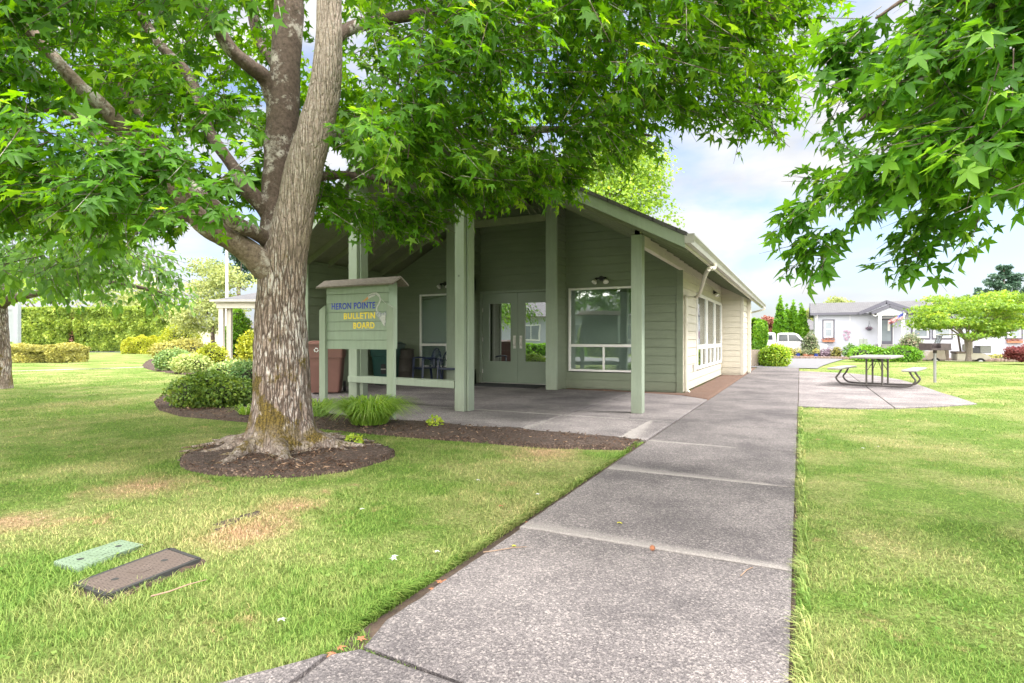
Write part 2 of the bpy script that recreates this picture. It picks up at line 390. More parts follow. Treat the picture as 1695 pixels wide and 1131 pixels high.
BARE = [(*G(425, 866)[:2], .10, .30), (*G(385, 884)[:2], .05, .22), (*G(20, 858)[:2], .08, .3), (*G(480, 832)[:2], .05, .3), (*G(900, 745)[:2], .08, .5), (*G(230, 800)[:2], .05, .5)]
def grass_colour(nt, blade):
    g = nt.nodes.new('ShaderNodeNewGeometry')
    def pn(s, d, r=0.6):
        n = N(nt, 'ShaderNodeTexNoise', Scale=s, Detail=d, Roughness=r); nt.links.new(g.outputs['Position'], n.inputs['Vector']); return n.outputs['Fac']
    patch = ramp(nt, pn(0.75, 6, 0.68), [(0.43, (0, 0, 0)), (0.62, (0.8, 0.8, 0.8))])
    fine = pn(9.0, 5, 0.7)
    green = mix(nt, fine, (0.11, 0.215, 0.035), (0.235, 0.335, 0.078))
    dry = mix(nt, fine, (0.30, 0.33, 0.11), (0.53, 0.47, 0.25))
    col = mix(nt, patch, green, dry)
    # straw coloured thatch spots
    spot = ramp(nt, pn(2.1, 6, 0.72), [(0.60, (0, 0, 0)), (0.70, (1, 1, 1))])
    col = mix(nt, mix(nt, 1.0, spot, (0.75, 0.75, 0.75), 'MULTIPLY'), col, (0.47, 0.33, 0.19))
    for (cx_, cy_, r0, r1) in BARE:      # worn tan spots where the turf has died back
        vd = nt.nodes.new('ShaderNodeVectorMath'); vd.operation = 'DISTANCE'; vd.inputs[1].default_value = (cx_, cy_, 0)
        nt.links.new(g.outputs['Position'], vd.inputs[0])
        aa_ = N(nt, 'ShaderNodeMath', operation='MULTIPLY_ADD'); nt.links.new(pn(7.0, 4), aa_.inputs[0]); aa_.inputs[1].default_value = r1 * 1.4; nt.links.new(vd.outputs['Value'], aa_.inputs[2])
        kk_ = N(nt, 'ShaderNodeMapRange'); kk_.inputs['From Min'].default_value = r0 + r1 * .7; kk_.inputs['From Max'].default_value = r1 * 1.7; kk_.inputs['To Min'].default_value = 0.85; kk_.inputs['To Max'].default_value = 0.0
        nt.links.new(aa_.outputs[0], kk_.inputs['Value'])
        col = mix(nt, kk_.outputs[0], col, mix(nt, fine, (0.34, 0.20, 0.11), (0.62, 0.46, 0.30)))
    if blade:
        a = nt.nodes.new('ShaderNodeAttribute'); a.attribute_name = 'var'
        k = ramp(nt, a.outputs['Fac'], [(0.0, (0.45, 0.62, 0.40)), (0.5, (0.95, 1.0, 0.9)), (0.84, (1.25, 1.18, 1.15)), (1.0, (1.75, 1.4, 1.7))])
        col = mix(nt, 1.0, col, k, 'MULTIPLY')
    return col
def m_ground():
    m, nt, p = new_mat('lawn_ground')
    col = grass_colour(nt, False)
    g = nt.nodes.new('ShaderNodeNewGeometry')
    n = N(nt, 'ShaderNodeTexNoise', Scale=55, Detail=6, Roughness=0.75); nt.links.new(g.outputs['Position'], n.inputs['Vector'])
    thatch = ramp(nt, n.outputs['Fac'], [(0.40, (0.42, 0.42, 0.36)), (0.62, (1.0, 1.0, 1.0))])
    col = mix(nt, 1.0, col, thatch, 'MULTIPLY')
    nt.links.new(col, p.inputs['Base Color']); p.inputs['Roughness'].default_value = 0.95
    p.inputs['Specular IOR Level'].default_value = 0.1
    bump(nt, p, n.outputs['Fac'], 1.0, 0.03)
    return m
M['lawn'] = m_ground()
def m_blade():
    m, nt, p = new_mat('grass_blade')
    col = grass_colour(nt, True)
    nt.links.new(col, p.inputs['Base Color']); p.inputs['Roughness'].default_value = 0.6
    p.inputs['Specular IOR Level'].default_value = 0.2
    tr = nt.nodes.new('ShaderNodeBsdfTranslucent'); nt.links.new(col, tr.inputs['Color'])
    ms = nt.nodes.new('ShaderNodeMixShader'); ms.inputs[0].default_value = 0.35
    nt.links.new(p.outputs[0], ms.inputs[1]); nt.links.new(tr.outputs[0], ms.inputs[2])
    nt.links.new(ms.outputs[0], nt.nodes['Material Output'].inputs['Surface'])
    return m
M['blade'] = m_blade()

def m_aggregate(name, light=1.0, joints=()):
    """exposed aggregate concrete; joints: (x0, y0, width, slant) bands of worn paler cement beyond a joint"""
    m, nt, p = new_mat(name)
    g = nt.nodes.new('ShaderNodeNewGeometry')
    vo = N(nt, 'ShaderNodeTexVoronoi', Scale=120); nt.links.new(g.outputs['Position'], vo.inputs['Vector'])
    vo2 = N(nt, 'ShaderNodeTexVoronoi', Scale=250); nt.links.new(g.outputs['Position'], vo2.inputs['Vector'])
    sp = nt.nodes.new('ShaderNodeSeparateColor'); nt.links.new(vo.outputs['Color'], sp.inputs[0])
    sp2 = nt.nodes.new('ShaderNodeSeparateColor'); nt.links.new(vo2.outputs['Color'], sp2.inputs[0])
    a = light
    peb = ramp(nt, sp.outputs[0], [(0.0, (0.082 * a, 0.076 * a, 0.079 * a)), (0.45, (0.185 * a, 0.171 * a, 0.172 * a)), (0.8, (0.28 * a, 0.256 * a, 0.252 * a)), (1.0, (0.60 * a, 0.545 * a, 0.51 * a))])
    peb2 = ramp(nt, sp2.outputs[0], [(0.0, (0.098 * a, 0.090 * a, 0.092 * a)), (0.7, (0.225 * a, 0.208 * a, 0.209 * a)), (1.0, (0.46 * a, 0.43 * a, 0.41 * a))])
    col = mix(nt, 0.5, peb, peb2)
    def pn(s, d, r=0.6, sc=None):
        n = N(nt, 'ShaderNodeTexNoise', Scale=s, Detail=d, Roughness=r)
        nt.links.new(g.outputs['Position'], n.inputs['Vector']); return n.outputs['Fac']
    st = ramp(nt, pn(0.9, 7, 0.68), [(0.36, (0.58, 0.57, 0.59)), (0.6, (1.10, 1.08, 1.08))])
    col = mix(nt, 1.0, col, st, 'MULTIPLY')
    blot = ramp(nt, pn(5.0, 5, 0.7), [(0.66, (1, 1, 1)), (0.78, (0.6, 0.58, 0.58))])
    col = mix(nt, 1.0, col, blot, 'MULTIPLY')
    if joints:
        sx = nt.nodes.new('ShaderNodeSeparateXYZ'); nt.links.new(g.outputs['Position'], sx.inputs[0])
        wob = pn(6, 4)
        tot = None
        for (axis, pos, w, x0, x1) in joints:
            A, B = ('X', 'Y') if axis == 'Y' else ('Y', 'X')
            # distance beyond joint
            d = N(nt, 'ShaderNodeMath', operation='SUBTRACT'); nt.links.new(sx.outputs[B], d.inputs[0]); d.inputs[1].default_value = pos
            # width tapers from x0 to x1
            t = N(nt, 'ShaderNodeMapRange'); nt.links.new(sx.outputs[A], t.inputs['Value'])
            t.inputs['From Min'].default_value = x0; t.inputs['From Max'].default_value = x1
            t.inputs['To Min'].default_value = w; t.inputs['To Max'].default_value = w * 0.25
            q = N(nt, 'ShaderNodeMath', operation='DIVIDE'); nt.links.new(d.outputs[0], q.inputs[0]); nt.links.new(t.outputs[0], q.inputs[1])
            q2 = N(nt, 'ShaderNodeMath', operation='MULTIPLY_ADD'); nt.links.new(wob, q2.inputs[0]); q2.inputs[1].default_value = 0.5; nt.links.new(q.outputs[0], q2.inputs[2])
            k = ramp(nt, q2.outputs[0], [(0.0, (0, 0, 0)), (0.20, (0, 0, 0)), (0.24, (0.75, 0.75, 0.75)), (0.55, (0.6, 0.6, 0.6)), (1.0, (0, 0, 0))])
            cut = N(nt, 'ShaderNodeMapRange'); nt.links.new(sx.outputs[A], cut.inputs['Value']); cut.inputs['From Min'].default_value = x1 - .02; cut.inputs['From Max'].default_value = x1 + .12; cut.inputs['To Min'].default_value = 1.0; cut.inputs['To Max'].default_value = 0.0
            k = mix(nt, 1.0, k, cut.outputs[0], 'MULTIPLY')
            tot = k if tot is None else mix(nt, 1.0, tot, k, 'LIGHTEN')
        col = mix(nt, tot, col, mix(nt, 0.35, (0.46 * a, 0.43 * a, 0.40 * a), peb2))
    nt.links.new(col, p.inputs['Base Color'])
    p.inputs['Roughness'].default_value = 0.85
    p.inputs['Specular IOR Level'].default_value = 0.25
    bump(nt, p, vo.outputs['Distance'], 0.5, 0.006)
    return m
M['path'] = m_aggregate('exposed_aggregate_path', 0.66, [('Y', 3.10, 0.24, -1.5, 0.4), ('Y', 4.84, 0.30, -1.5, -0.2), ('Y', 6.35, 0.14, -1.5, -0.6)])
M['patio'] = m_aggregate('exposed_aggregate_patio', 0.92, [('Y', 7.93, 0.09, -3.8, -1.3), ('X', -1.84, 0.40, 6.2, 7.85), ('X', -3.14, 0.22, 6.0, 7.9)])
M['pad'] = m_aggregate('exposed_aggregate_pad', 0.9)
M['asphalt'] = pm('asphalt_road', (0.17, 0.17, 0.18), (0.125, 0.125, 0.135), 4, 0.9, 0.3, 120)
M['cement'] = pm('pale_cement', (0.42, 0.40, 0.37), (0.34, 0.32, 0.3), 8, 0.9, 0.2, 80)
def m_mulch():
    m, nt, p = new_mat('bark_mulch')
    v = objco(nt, (1, 1, 1))
    vo = N(nt, 'ShaderNodeTexVoronoi', Scale=60); nt.links.new(v, vo.inputs['Vector'])
    sp = nt.nodes.new('ShaderNodeSeparateColor'); nt.links.new(vo.outputs['Color'], sp.inputs[0])
    col = ramp(nt, sp.outputs[0], [(0.0, (0.028, 0.018, 0.014)), (0.6, (0.085, 0.052, 0.038)), (0.92, (0.16, 0.10, 0.07)), (1.0, (0.3, 0.22, 0.17))])
    col = mix(nt, noise(nt, v, 2.5, 5), col, (0.05, 0.034, 0.026))
    nt.links.new(col, p.inputs['Base Color']); p.inputs['Roughness'].default_value = 0.95
    bump(nt, p, vo.outputs['Distance'], 1.0, 0.02)
    return m
M['mulch'] = m_mulch()
M['chip'] = leaf_mat('mulch_chip', (0.04, 0.025, 0.018), (0.13, 0.08, 0.055), (0.36, 0.25, 0.17), 0.0, 0.9, 0.1)
def m_shingle(name, c1, c2):
    m, nt, p = new_mat(name)
    v = objco(nt, (1, 1, 1))
    b = N(nt, 'ShaderNodeTexBrick', Scale=1.0); b.offset = 0.5
    b.inputs['Color1'].default_value = (*c1, 1); b.inputs['Color2'].default_value = (*c2, 1)
    b.inputs['Mortar'].default_value = (*(x * 0.5 for x in c1), 1)
    b.inputs['Mortar Size'].default_value = 0.012; b.inputs['Brick Width'].default_value = 0.3; b.inputs['Row Height'].default_value = 0.14
    nt.links.new(v, b.inputs['Vector'])
    f = noise(nt, v, 40, 4)
    nt.links.new(mix(nt, 1.0, b.outputs['Color'], ramp(nt, f, [(0.3, (0.7, 0.7, 0.7)), (0.7, (1.15, 1.15, 1.15))]), 'MULTIPLY'), p.inputs['Base Color'])
    p.inputs['Roughness'].default_value = 0.9
    return m
M['shingle'] = m_shingle('dark_shingles', (0.07, 0.07, 0.072), (0.1, 0.098, 0.1))
M['shingle_grey'] = m_shingle('grey_shingles', (0.10, 0.10, 0.108), (0.14, 0.14, 0.15))
M['blue_letters'] = pm('blue_letter_paint', (0.015, 0.05, 0.42), (0.012, 0.04, 0.34), 20, 0.5)
M['yellow_letters'] = pm('yellow_letter_paint', (0.85, 0.66, 0.03), (0.72, 0.55, 0.03), 20, 0.5)
M['heron_white'] = pm('heron_white_paint', (0.55, 0.55, 0.52), (0.35, 0.36, 0.36), 40, 0.6)
M['heron_grey'] = pm('heron_grey_paint', (0.16, 0.19, 0.22), (0.5, 0.52, 0.52), 34, 0.6)
M['orange'] = pm('orange_beak_paint', (0.6, 0.28, 0.08), (0.5, 0.22, 0.08), 20, 0.6)
M['white_sticker'] = pm('white_sticker', (0.75, 0.75, 0.75), None, 5, 0.5)
M['flag_red'] = pm('flag_red', (0.55, 0.05, 0.07), None, 5, 0.7)
M['flag_blue'] = pm('flag_blue', (0.04, 0.06, 0.28), None, 5, 0.7)
M['flag_white'] = pm('flag_white', (0.75, 0.74, 0.72), None, 5, 0.7)
M['dry_leaf'] = pm('dry_brown_leaf', (0.32, 0.13, 0.06), (0.2, 0.08, 0.04), 30, 0.8)
M['sage_panel'] = pm('sage_metal_panel', (0.26, 0.29, 0.26), (0.22, 0.25, 0.22), 3, 0.6)

# ------------------------------------------------------------------ mesh builder
ROOTS = {}
def tag(o, label=None, cat=None, group=None, kind=None):
    if label: o['label'] = label
    if cat: o['category'] = cat
    if group: o['group'] = group
    if kind: o['kind'] = kind
    return o
def thing(name, label, cat, loc=(0, 0, 0), rz=0.0, group=None):
    o = bpy.data.objects.new(name, None); COL.objects.link(o)
    o.empty_display_size = 0.2
    o.location = loc; o.rotation_euler = (0, 0, rz)
    return tag(o, label, cat, group)
def fast_mesh(name, V, F, k, mat, var=None, smooth=False):
    """V (n,3) array, F (m,k) array"""
    me = bpy.data.meshes.new(name)
    V = np.ascontiguousarray(V, dtype=np.float32); F = np.ascontiguousarray(F, dtype=np.int32)
    me.vertices.add(len(V)); me.vertices.foreach_set('co', V.ravel())
    me.loops.add(F.size); me.loops.foreach_set('vertex_index', F.ravel())
    me.polygons.add(len(F)); me.polygons.foreach_set('loop_start', np.arange(len(F), dtype=np.int32) * k)
    me.polygons.foreach_set('loop_total', np.full(len(F), k, dtype=np.int32))
    if var is not None:
        a = me.attributes.new('var', 'FLOAT', 'POINT'); a.data.foreach_set('value', np.ascontiguousarray(var, dtype=np.float32))
    me.update(calc_edges=True); me.validate()
    me.materials.append(mat)
    if smooth: me.polygons.foreach_set('use_smooth', np.ones(len(F), dtype=bool))
    return me
def link(name, me, parent=None, loc=(0, 0, 0), rz=0.0):
    o = bpy.data.objects.new(name, me); COL.objects.link(o)
    o.parent = parent; o.location = loc; o.rotation_euler = (0, 0, rz)
    return o
class MB:
    def __init__(s, off=(0, 0, 0)):
        s.v = []; s.f = []; s.off = off
    def add(s, vs_, fs):
        n = len(s.v); s.v += [tuple(a) for a in vs_]; s.f += [tuple(i + n for i in f) for f in fs]
    def box(s, x0, x1, y0, y1, z0, z1, rz=0.0, c=None):
        if c is None: c = ((x0 + x1) / 2, (y0 + y1) / 2)
        vs_ = []
        for z in (z0, z1):
            for x, y in ((x0, y0), (x1, y0), (x1, y1), (x0, y1)):
                if rz:
                    dx, dy = x - c[0], y - c[1]
                    x, y = c[0] + dx * math.cos(rz) - dy * math.sin(rz), c[1] + dx * math.sin(rz) + dy * math.cos(rz)
                vs_.append((x, y, z))
        s.add(vs_, [(0, 3, 2, 1), (4, 5, 6, 7), (0, 1, 5, 4), (1, 2, 6, 5), (2, 3, 7, 6), (3, 0, 4, 7)])
        return s
    def bar(s, a, b, w, h, up=(0, 0, 1)):
        """box-section bar from a to b, w across, h along 'up'"""
        a, b = Vector(a), Vector(b); t = (b - a).normalized()
        side = t.cross(Vector(up))
        if side.length < 1e-4: side = t.cross(Vector((0, 1, 0)))
        side.normalize(); u = side.cross(t).normalized()
        vs_ = []
        for p in (a, b):
            for i, j in ((-1, -1), (1, -1), (1, 1), (-1, 1)):
                vs_.append(p + side * (w / 2 * i) + u * (h / 2 * j))
        s.add(vs_, [(0, 1, 2, 3), (7, 6, 5, 4), (0, 4, 5, 1), (1, 5, 6, 2), (2, 6, 7, 3), (3, 7, 4, 0)])
        return s
    def prism(s, poly, z0, z1):
        n = len(poly)
        vs_ = [(x, y, z0) for x, y in poly] + [(x, y, z1) for x, y in poly]
        s.add(vs_, [tuple(range(n))[::-1], tuple(range(n, 2 * n))] + [(i, (i + 1) % n, n + (i + 1) % n, n + i) for i in range(n)])
        return s
    def extr(s, poly, vec):
        """poly of 3d points extruded by vec"""
        n = len(poly); vec = Vector(vec)
        vs_ = [Vector(p) for p in poly] + [Vector(p) + vec for p in poly]
        s.add(vs_, [tuple(range(n)), tuple(range(n, 2 * n))[::-1]] + [(i, n + i, n + (i + 1) % n, (i + 1) % n) for i in range(n)])
        return s
    def tube(s, pts, rad, seg=8, cap=True):
        pts = [Vector(p) for p in pts]
        if isinstance(rad, (int, float)): rad = [rad] * len(pts)
        rings = []; ref = None
        for i, p in enumerate(pts):
            t = (pts[min(i + 1, len(pts) - 1)] - pts[max(i - 1, 0)]).normalized()
            if ref is None:
                ref = t.cross(Vector((0, 0, 1)))
                if ref.length < 0.1: ref = t.cross(Vector((0, 1, 0)))
            ref = (ref - t * ref.dot(t)).normalized(); b = t.cross(ref)
            rings.append([p + (ref * math.cos(2 * PI * k / seg) + b * math.sin(2 * PI * k / seg)) * rad[i] for k in range(seg)])
        vs_ = [v for r in rings for v in r]
        fs = []
        for i in range(len(pts) - 1):
            for k in range(seg):
                a, b2 = i * seg + k, i * seg + (k + 1) % seg
                fs.append((a, b2, b2 + seg, a + seg))
        if cap:
            fs.append(tuple(range(seg))[::-1]); fs.append(tuple(range((len(pts) - 1) * seg, len(pts) * seg)))
        s.add(vs_, fs); return s
    def lathe(s, prof, c=(0, 0, 0), seg=20, axis='Z'):
        vs_ = []; n = len(prof)
        for (r, h) in prof:
            for k in range(seg):
                a = 2 * PI * k / seg
                x, y, z = r * math.cos(a), r * math.sin(a), h
                if axis == 'Y': x, y, z = x, h, y
                if axis == 'X': x, y, z = h, x, y
                vs_.append((c[0] + x, c[1] + y, c[2] + z))
        fs = [(i * seg + k, i * seg + (k + 1) % seg, (i + 1) * seg + (k + 1) % seg, (i + 1) * seg + k) for i in range(n - 1) for k in range(seg)]
        fs.append(tuple(range(seg))[::-1]); fs.append(tuple(range((n - 1) * seg, n * seg)))
        s.add(vs_, fs); return s
    def mesh(s, name, mat, smooth=False):
        me = bpy.data.meshes.new(name)
        o = s.off
        me.from_pydata([(a - o[0], b - o[1], c - o[2]) for a, b, c in s.v], [], s.f)
        me.materials.append(mat)
        bm = bmesh.new(); bm.from_mesh(me); bmesh.ops.recalc_face_normals(bm, faces=bm.faces); bm.to_mesh(me); bm.free()
        if smooth:
            me.polygons.foreach_set('use_smooth', np.ones(len(me.polygons), dtype=bool))
            try: me.set_sharp_from_angle(angle=R(40))
            except Exception: pass
        return me
    def build(s, name, mat, parent=None, smooth=False, bevel=0.0, loc=(0, 0, 0), rz=0.0):
        if isinstance(mat, str): mat = M[mat]
        o = link(name, s.mesh(name, mat, smooth), parent, loc, rz)
        if bevel:
            b = o.modifiers.new('bevel', 'BEVEL'); b.width = bevel; b.segments = 2; b.limit_method = 'ANGLE'
        return o
def copy_tree(o, parent=None, label=None, group=None):
    c = o.copy(); COL.objects.link(c); c.parent = parent
    if label: c['label'] = label
    if group: c['group'] = group
    for ch in list(o.children): copy_tree(ch, c)
    return c

# ------------------------------------------------------------------ leaves
rng = np.random.default_rng(11)
def tri_fan(outline, base=(0, 0, 0)):
    V = [base] + outline
    F = [(0, i, i + 1) for i in range(1, len(outline))]
    return np.array(V, float), np.array(F)
def star_leaf(hi=True):
    out = []
    lobes = [(-128, 0.52), (-64, 0.86), (0, 1.0), (64, 0.86), (128, 0.52)]
    c = np.array((0, 0.12))
    for i, (a, L) in enumerate(lobes):
        t = R(90 - a)
        d = np.array((math.cos(t), math.sin(t))); q = np.array((-d[1], d[0]))
        if hi:
            w = 0.155 * (0.8 + 0.4 * L)
            for (f, ww) in ((0.45, w), (1.0, 0), (0.45, -w)):
                p = c + d * L * f + q * ww
                out.append((p[0], p[1], -0.22 * f * L * f + 0.03))
        else:
            p = c + d * L; out.append((p[0], p[1], -0.2 * L))
        if i < 4:
            t2 = R(90 - (a + lobes[i + 1][0]) / 2)
            p = c + np.array((math.cos(t2), math.sin(t2))) * (0.30 if hi else 0.34)
            out.append((p[0], p[1], 0.07))
    V, F = tri_fan(out, (0, 0, 0))
    return V, F
def oval_leaf(w=0.3, n=3):
    out = [(0, 0, 0)]
    V = [(0, 0, 0), (w, 0.35, 0.06), (w * 0.8, 0.7, 0.02), (0, 1.05, -0.15), (-w * 0.8, 0.7, 0.02), (-w, 0.35, 0.06), (0, 0.5, -0.03)]
    F = [(0, 1, 6), (1, 2, 6), (2, 3, 6), (3, 4, 6), (4, 5, 6), (5, 0, 6)]
    return np.array(V, float), np.array(F)
def tuft_leaf():     # three crossed pointed flakes: reads as a leafy sprig from afar
    V = [(0, 0, 0), (0.32, 0.5, 0.1), (0, 1, -0.1), (-0.32, 0.5, 0.1), (0.5, 0.15, 0.3), (0.75, 0.75, -0.05), (-0.5, 0.2, -0.25), (-0.7, 0.8, 0.1)]
    F = [(0, 1, 2), (0, 2, 3), (0, 4, 5), (0, 6, 7)]
    return np.array(V, float), np.array(F)
def quad_leaf():
    return np.array([(0, 0, 0), (0.42, 0.45, 0.05), (0, 1, -0.1), (-0.42, 0.45, 0.05)], float), np.array([(0, 1, 2), (0, 2, 3)])
def nrm(a): return a / np.maximum(np.linalg.norm(a, axis=-1, keepdims=True), 1e-9)
def scatter(tpl, P, tip, normal, size, curl=None):
    """instances of a leaf template: P positions, tip = direction of leaf axis, normal = blade normal"""
    V, F = tpl
    y = nrm(tip); x = nrm(np.cross(y, normal)); z = np.cross(x, y)
    if curl is not None: z = z * curl[:, None]
    Rm = np.stack([x, y, z], axis=1)                 # rows are axes
    W = np.einsum('kj,njc->nkc', V, Rm) * size[:, None, None] + P[:, None, :]
    n, k = len(P), len(V)
    FF = (F[None, :, :] + (np.arange(n) * k)[:, None, None]).reshape(-1, F.shape[1])
    return W.reshape(-1, 3), FF, k
def unit(n): return nrm(rng.normal(size=(n, 3)))
def merge(parts):
    V = np.concatenate([p[0] for p in parts]); off = np.cumsum([0] + [len(p[0]) for p in parts])
    F = np.concatenate([p[1] + off[i] for i, p in enumerate(parts)])
    A = np.concatenate([p[2] for p in parts])
    return V, F, A
def blob_leaves(blobs, n, size, tpl=None, shell=0.55, droop=0.3, jitter=0.25, varlo=0.0, varhi=1.0, sizevar=0.3, up=0.6):
    """leaves over ellipsoids (cx,cy,cz,rx,ry,rz): pushed towards the skin, facing outwards and up"""
    tpl = tpl or quad_leaf()
    vol = np.array([b[3] * b[4] + b[4] * b[5] + b[3] * b[5] for b in blobs]); pr = vol / vol.sum()
    idx = rng.choice(len(blobs), n, p=pr); B = np.array(blobs)[idx]
    u = unit(n); rad = shell + (1 - shell) * rng.random(n) ** 0.6
    rad *= 1 + jitter * (rng.random(n) ** 3)
    P = B[:, :3] + u * B[:, 3:6] * rad[:, None]
    tip = nrm(u * 0.9 + unit(n) * 0.8 + np.array((0, 0, -droop)))
    nor = nrm(u * 0.6 + unit(n) * 0.7 + np.array((0, 0, up)))
    sz = size * (1 + sizevar * (rng.random(n) * 2 - 1))
    W, F, k = scatter(tpl, P, tip, nor, sz)
    base = rng.random(len(blobs)) * 0.3
    var = np.clip(varlo + (varhi - varlo) * (rng.random(n) * 0.7 + base[idx]), 0, 1)
    return W, F, np.repeat(var, k)
def box_leaves(x0, x1, y0, y1, z0, z1, n, size, tpl=None, lump=0.06, varlo=0, varhi=1, rnd=0.0):
    """leaves over the faces of a clipped hedge"""
    tpl = tpl or tuft_leaf()
    dx, dy, dz = x1 - x0, y1 - y0, z1 - z0
    areas = np.array([dx * dz, dx * dz, dy * dz, dy * dz, dx * dy]); f = rng.choice(5, n, p=areas / areas.sum())
    a, b = rng.random(n), rng.random(n)
    P = np.zeros((n, 3)); Nn = np.zeros((n, 3))
    sel = [(0, lambda: (x0 + a * dx, np.full(n, y0), z0 + b * dz), (0, -1, 0)), (1, lambda: (x0 + a * dx, np.full(n, y1), z0 + b * dz), (0, 1, 0)),
           (2, lambda: (np.full(n, x0), y0 + a * dy, z0 + b * dz), (-1, 0, 0)), (3, lambda: (np.full(n, x1), y0 + a * dy, z0 + b * dz), (1, 0, 0)),
           (4, lambda: (x0 + a * dx, y0 + b * dy, np.full(n, z1)), (0, 0, 1))]
    for i, fn, nn in sel:
        X = np.stack(fn(), 1); m_ = f == i; P[m_] = X[m_]; Nn[m_] = nn
    lumpv = np.array([mnoise.noise(Vector(p * 1.1)) for p in P])
    P += Nn * (lump * lumpv * 2 - 0.05 * rng.random(n))[:, None]
    if rnd:       # round the upper edges
        top = np.clip((P[:, 2] - (z1 - rnd)) / rnd, 0, 1) ** 2
        cx, cy = (x0 + x1) / 2, (y0 + y1) / 2
        P[:, 0] -= np.clip(np.abs(P[:, 0] - cx) - (dx / 2 - rnd), 0, rnd) * np.sign(P[:, 0] - cx) * top * 0.7
        P[:, 1] -= np.clip(np.abs(P[:, 1] - cy) - (dy / 2 - rnd), 0, rnd) * np.sign(P[:, 1] - cy) * top * 0.7
    tip = nrm(Nn * 0.6 + unit(n) * 0.8 + np.array((0, 0, 0.3)))
    nor = nrm(Nn + unit(n) * 0.6)
    sz = size * (0.7 + 0.6 * rng.random(n))
    W, F, k = scatter(tpl, P, tip, nor, sz)
    var = np.clip(varlo + (varhi - varlo) * (rng.random(n) * 0.75 + (lumpv + 0.5) * 0.3), 0, 1)
    return W, F, np.repeat(var, k)
def leaf_obj(name, parts, mat, parent=None, off=(0, 0, 0), loc=(0, 0, 0), rz=0.0):
    V, F, A = merge(parts)
    return link(name, fast_mesh(name, V - np.array(off), F, F.shape[1], M[mat], A), parent, loc, rz)
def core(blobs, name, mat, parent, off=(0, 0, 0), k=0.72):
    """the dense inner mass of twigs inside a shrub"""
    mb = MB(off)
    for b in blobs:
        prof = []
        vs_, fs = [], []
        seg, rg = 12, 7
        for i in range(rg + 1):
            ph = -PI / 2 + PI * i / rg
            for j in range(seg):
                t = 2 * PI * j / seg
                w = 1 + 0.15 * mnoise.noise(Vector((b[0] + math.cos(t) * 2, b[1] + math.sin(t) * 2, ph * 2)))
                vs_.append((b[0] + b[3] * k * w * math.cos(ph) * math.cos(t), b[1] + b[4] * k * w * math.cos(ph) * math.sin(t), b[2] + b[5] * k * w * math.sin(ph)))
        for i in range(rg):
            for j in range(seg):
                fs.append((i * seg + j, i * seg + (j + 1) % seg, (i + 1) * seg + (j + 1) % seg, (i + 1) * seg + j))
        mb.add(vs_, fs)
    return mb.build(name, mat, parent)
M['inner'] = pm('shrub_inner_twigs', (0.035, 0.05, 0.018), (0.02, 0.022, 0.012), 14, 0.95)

# ================================================================== THE SETTING
def in_poly(P, poly):
    x, y = P[:, 0], P[:, 1]; ins = np.zeros(len(P), bool); n = len(poly); j = n - 1
    for i in range(n):
        xi, yi = poly[i][:2]; xj, yj = poly[j][:2]
        c = ((yi > y) != (yj > y)) & (x < (xj - xi) * (y - yi) / ((yj - yi) or 1e-9) + xi)
        ins ^= c; j = i
    return ins
def smooth_poly(pts, k=4):
    """closed Catmull-Rom"""
    n = len(pts); out = []
    for i in range(n):
        p0, p1, p2, p3 = [np.array(pts[(i + q) % n][:2], float) for q in (-1, 0, 1, 2)]
        for t in np.arange(k) / k:
            out.append(tuple(0.5 * ((2 * p1) + (-p0 + p2) * t + (2 * p0 - 5 * p1 + 4 * p2 - p3) * t * t + (-p0 + 3 * p1 - 3 * p2 + p3) * t ** 3)))
    return out
def catmull(pts, k=6):
    P = [np.array(p, float) for p in pts]; P = [2 * P[0] - P[1]] + P + [2 * P[-1] - P[-2]]; out = []
    for i in range(1, len(P) - 2):
        for t in np.arange(k) / k:
            p0, p1, p2, p3 = P[i - 1:i + 3]
            out.append(0.5 * ((2 * p1) + (-p0 + p2) * t + (2 * p0 - 5 * p1 + 4 * p2 - p3) * t * t + (-p0 + 3 * p1 - 3 * p2 + p3) * t ** 3))
    out.append(P[-2]); return out

# ground: one sheet to the horizon
def build_ground():
    xs = sorted(set([-700, -400, -250, -160, -110, -80] + list(np.arange(-60, 60.1, 1.5)) + [80, 110, 160, 250, 400, 700]))
    ys = sorted(set([-500, -250, -120, -70, -45, -30, -20, -12, -6] + list(np.arange(-4, 62, 1.0)) + [75, 95, 130, 180, 260, 400, 700, 1100]))
    V = [(x, y, gz(x, y) - 0.03 + (0.012 * mnoise.noise(Vector((x * .3, y * .3, 0))))) for y in ys for x in xs]
    nx = len(xs)
    F = [(j * nx + i, j * nx + i + 1, (j + 1) * nx + i + 1, (j + 1) * nx + i) for j in range(len(ys) - 1) for i in range(nx - 1)]
    o = link('ground', fast_mesh('ground', np.array(V), np.array(F), 4, M['lawn'], smooth=True)); tag(o, kind='structure')
build_ground()

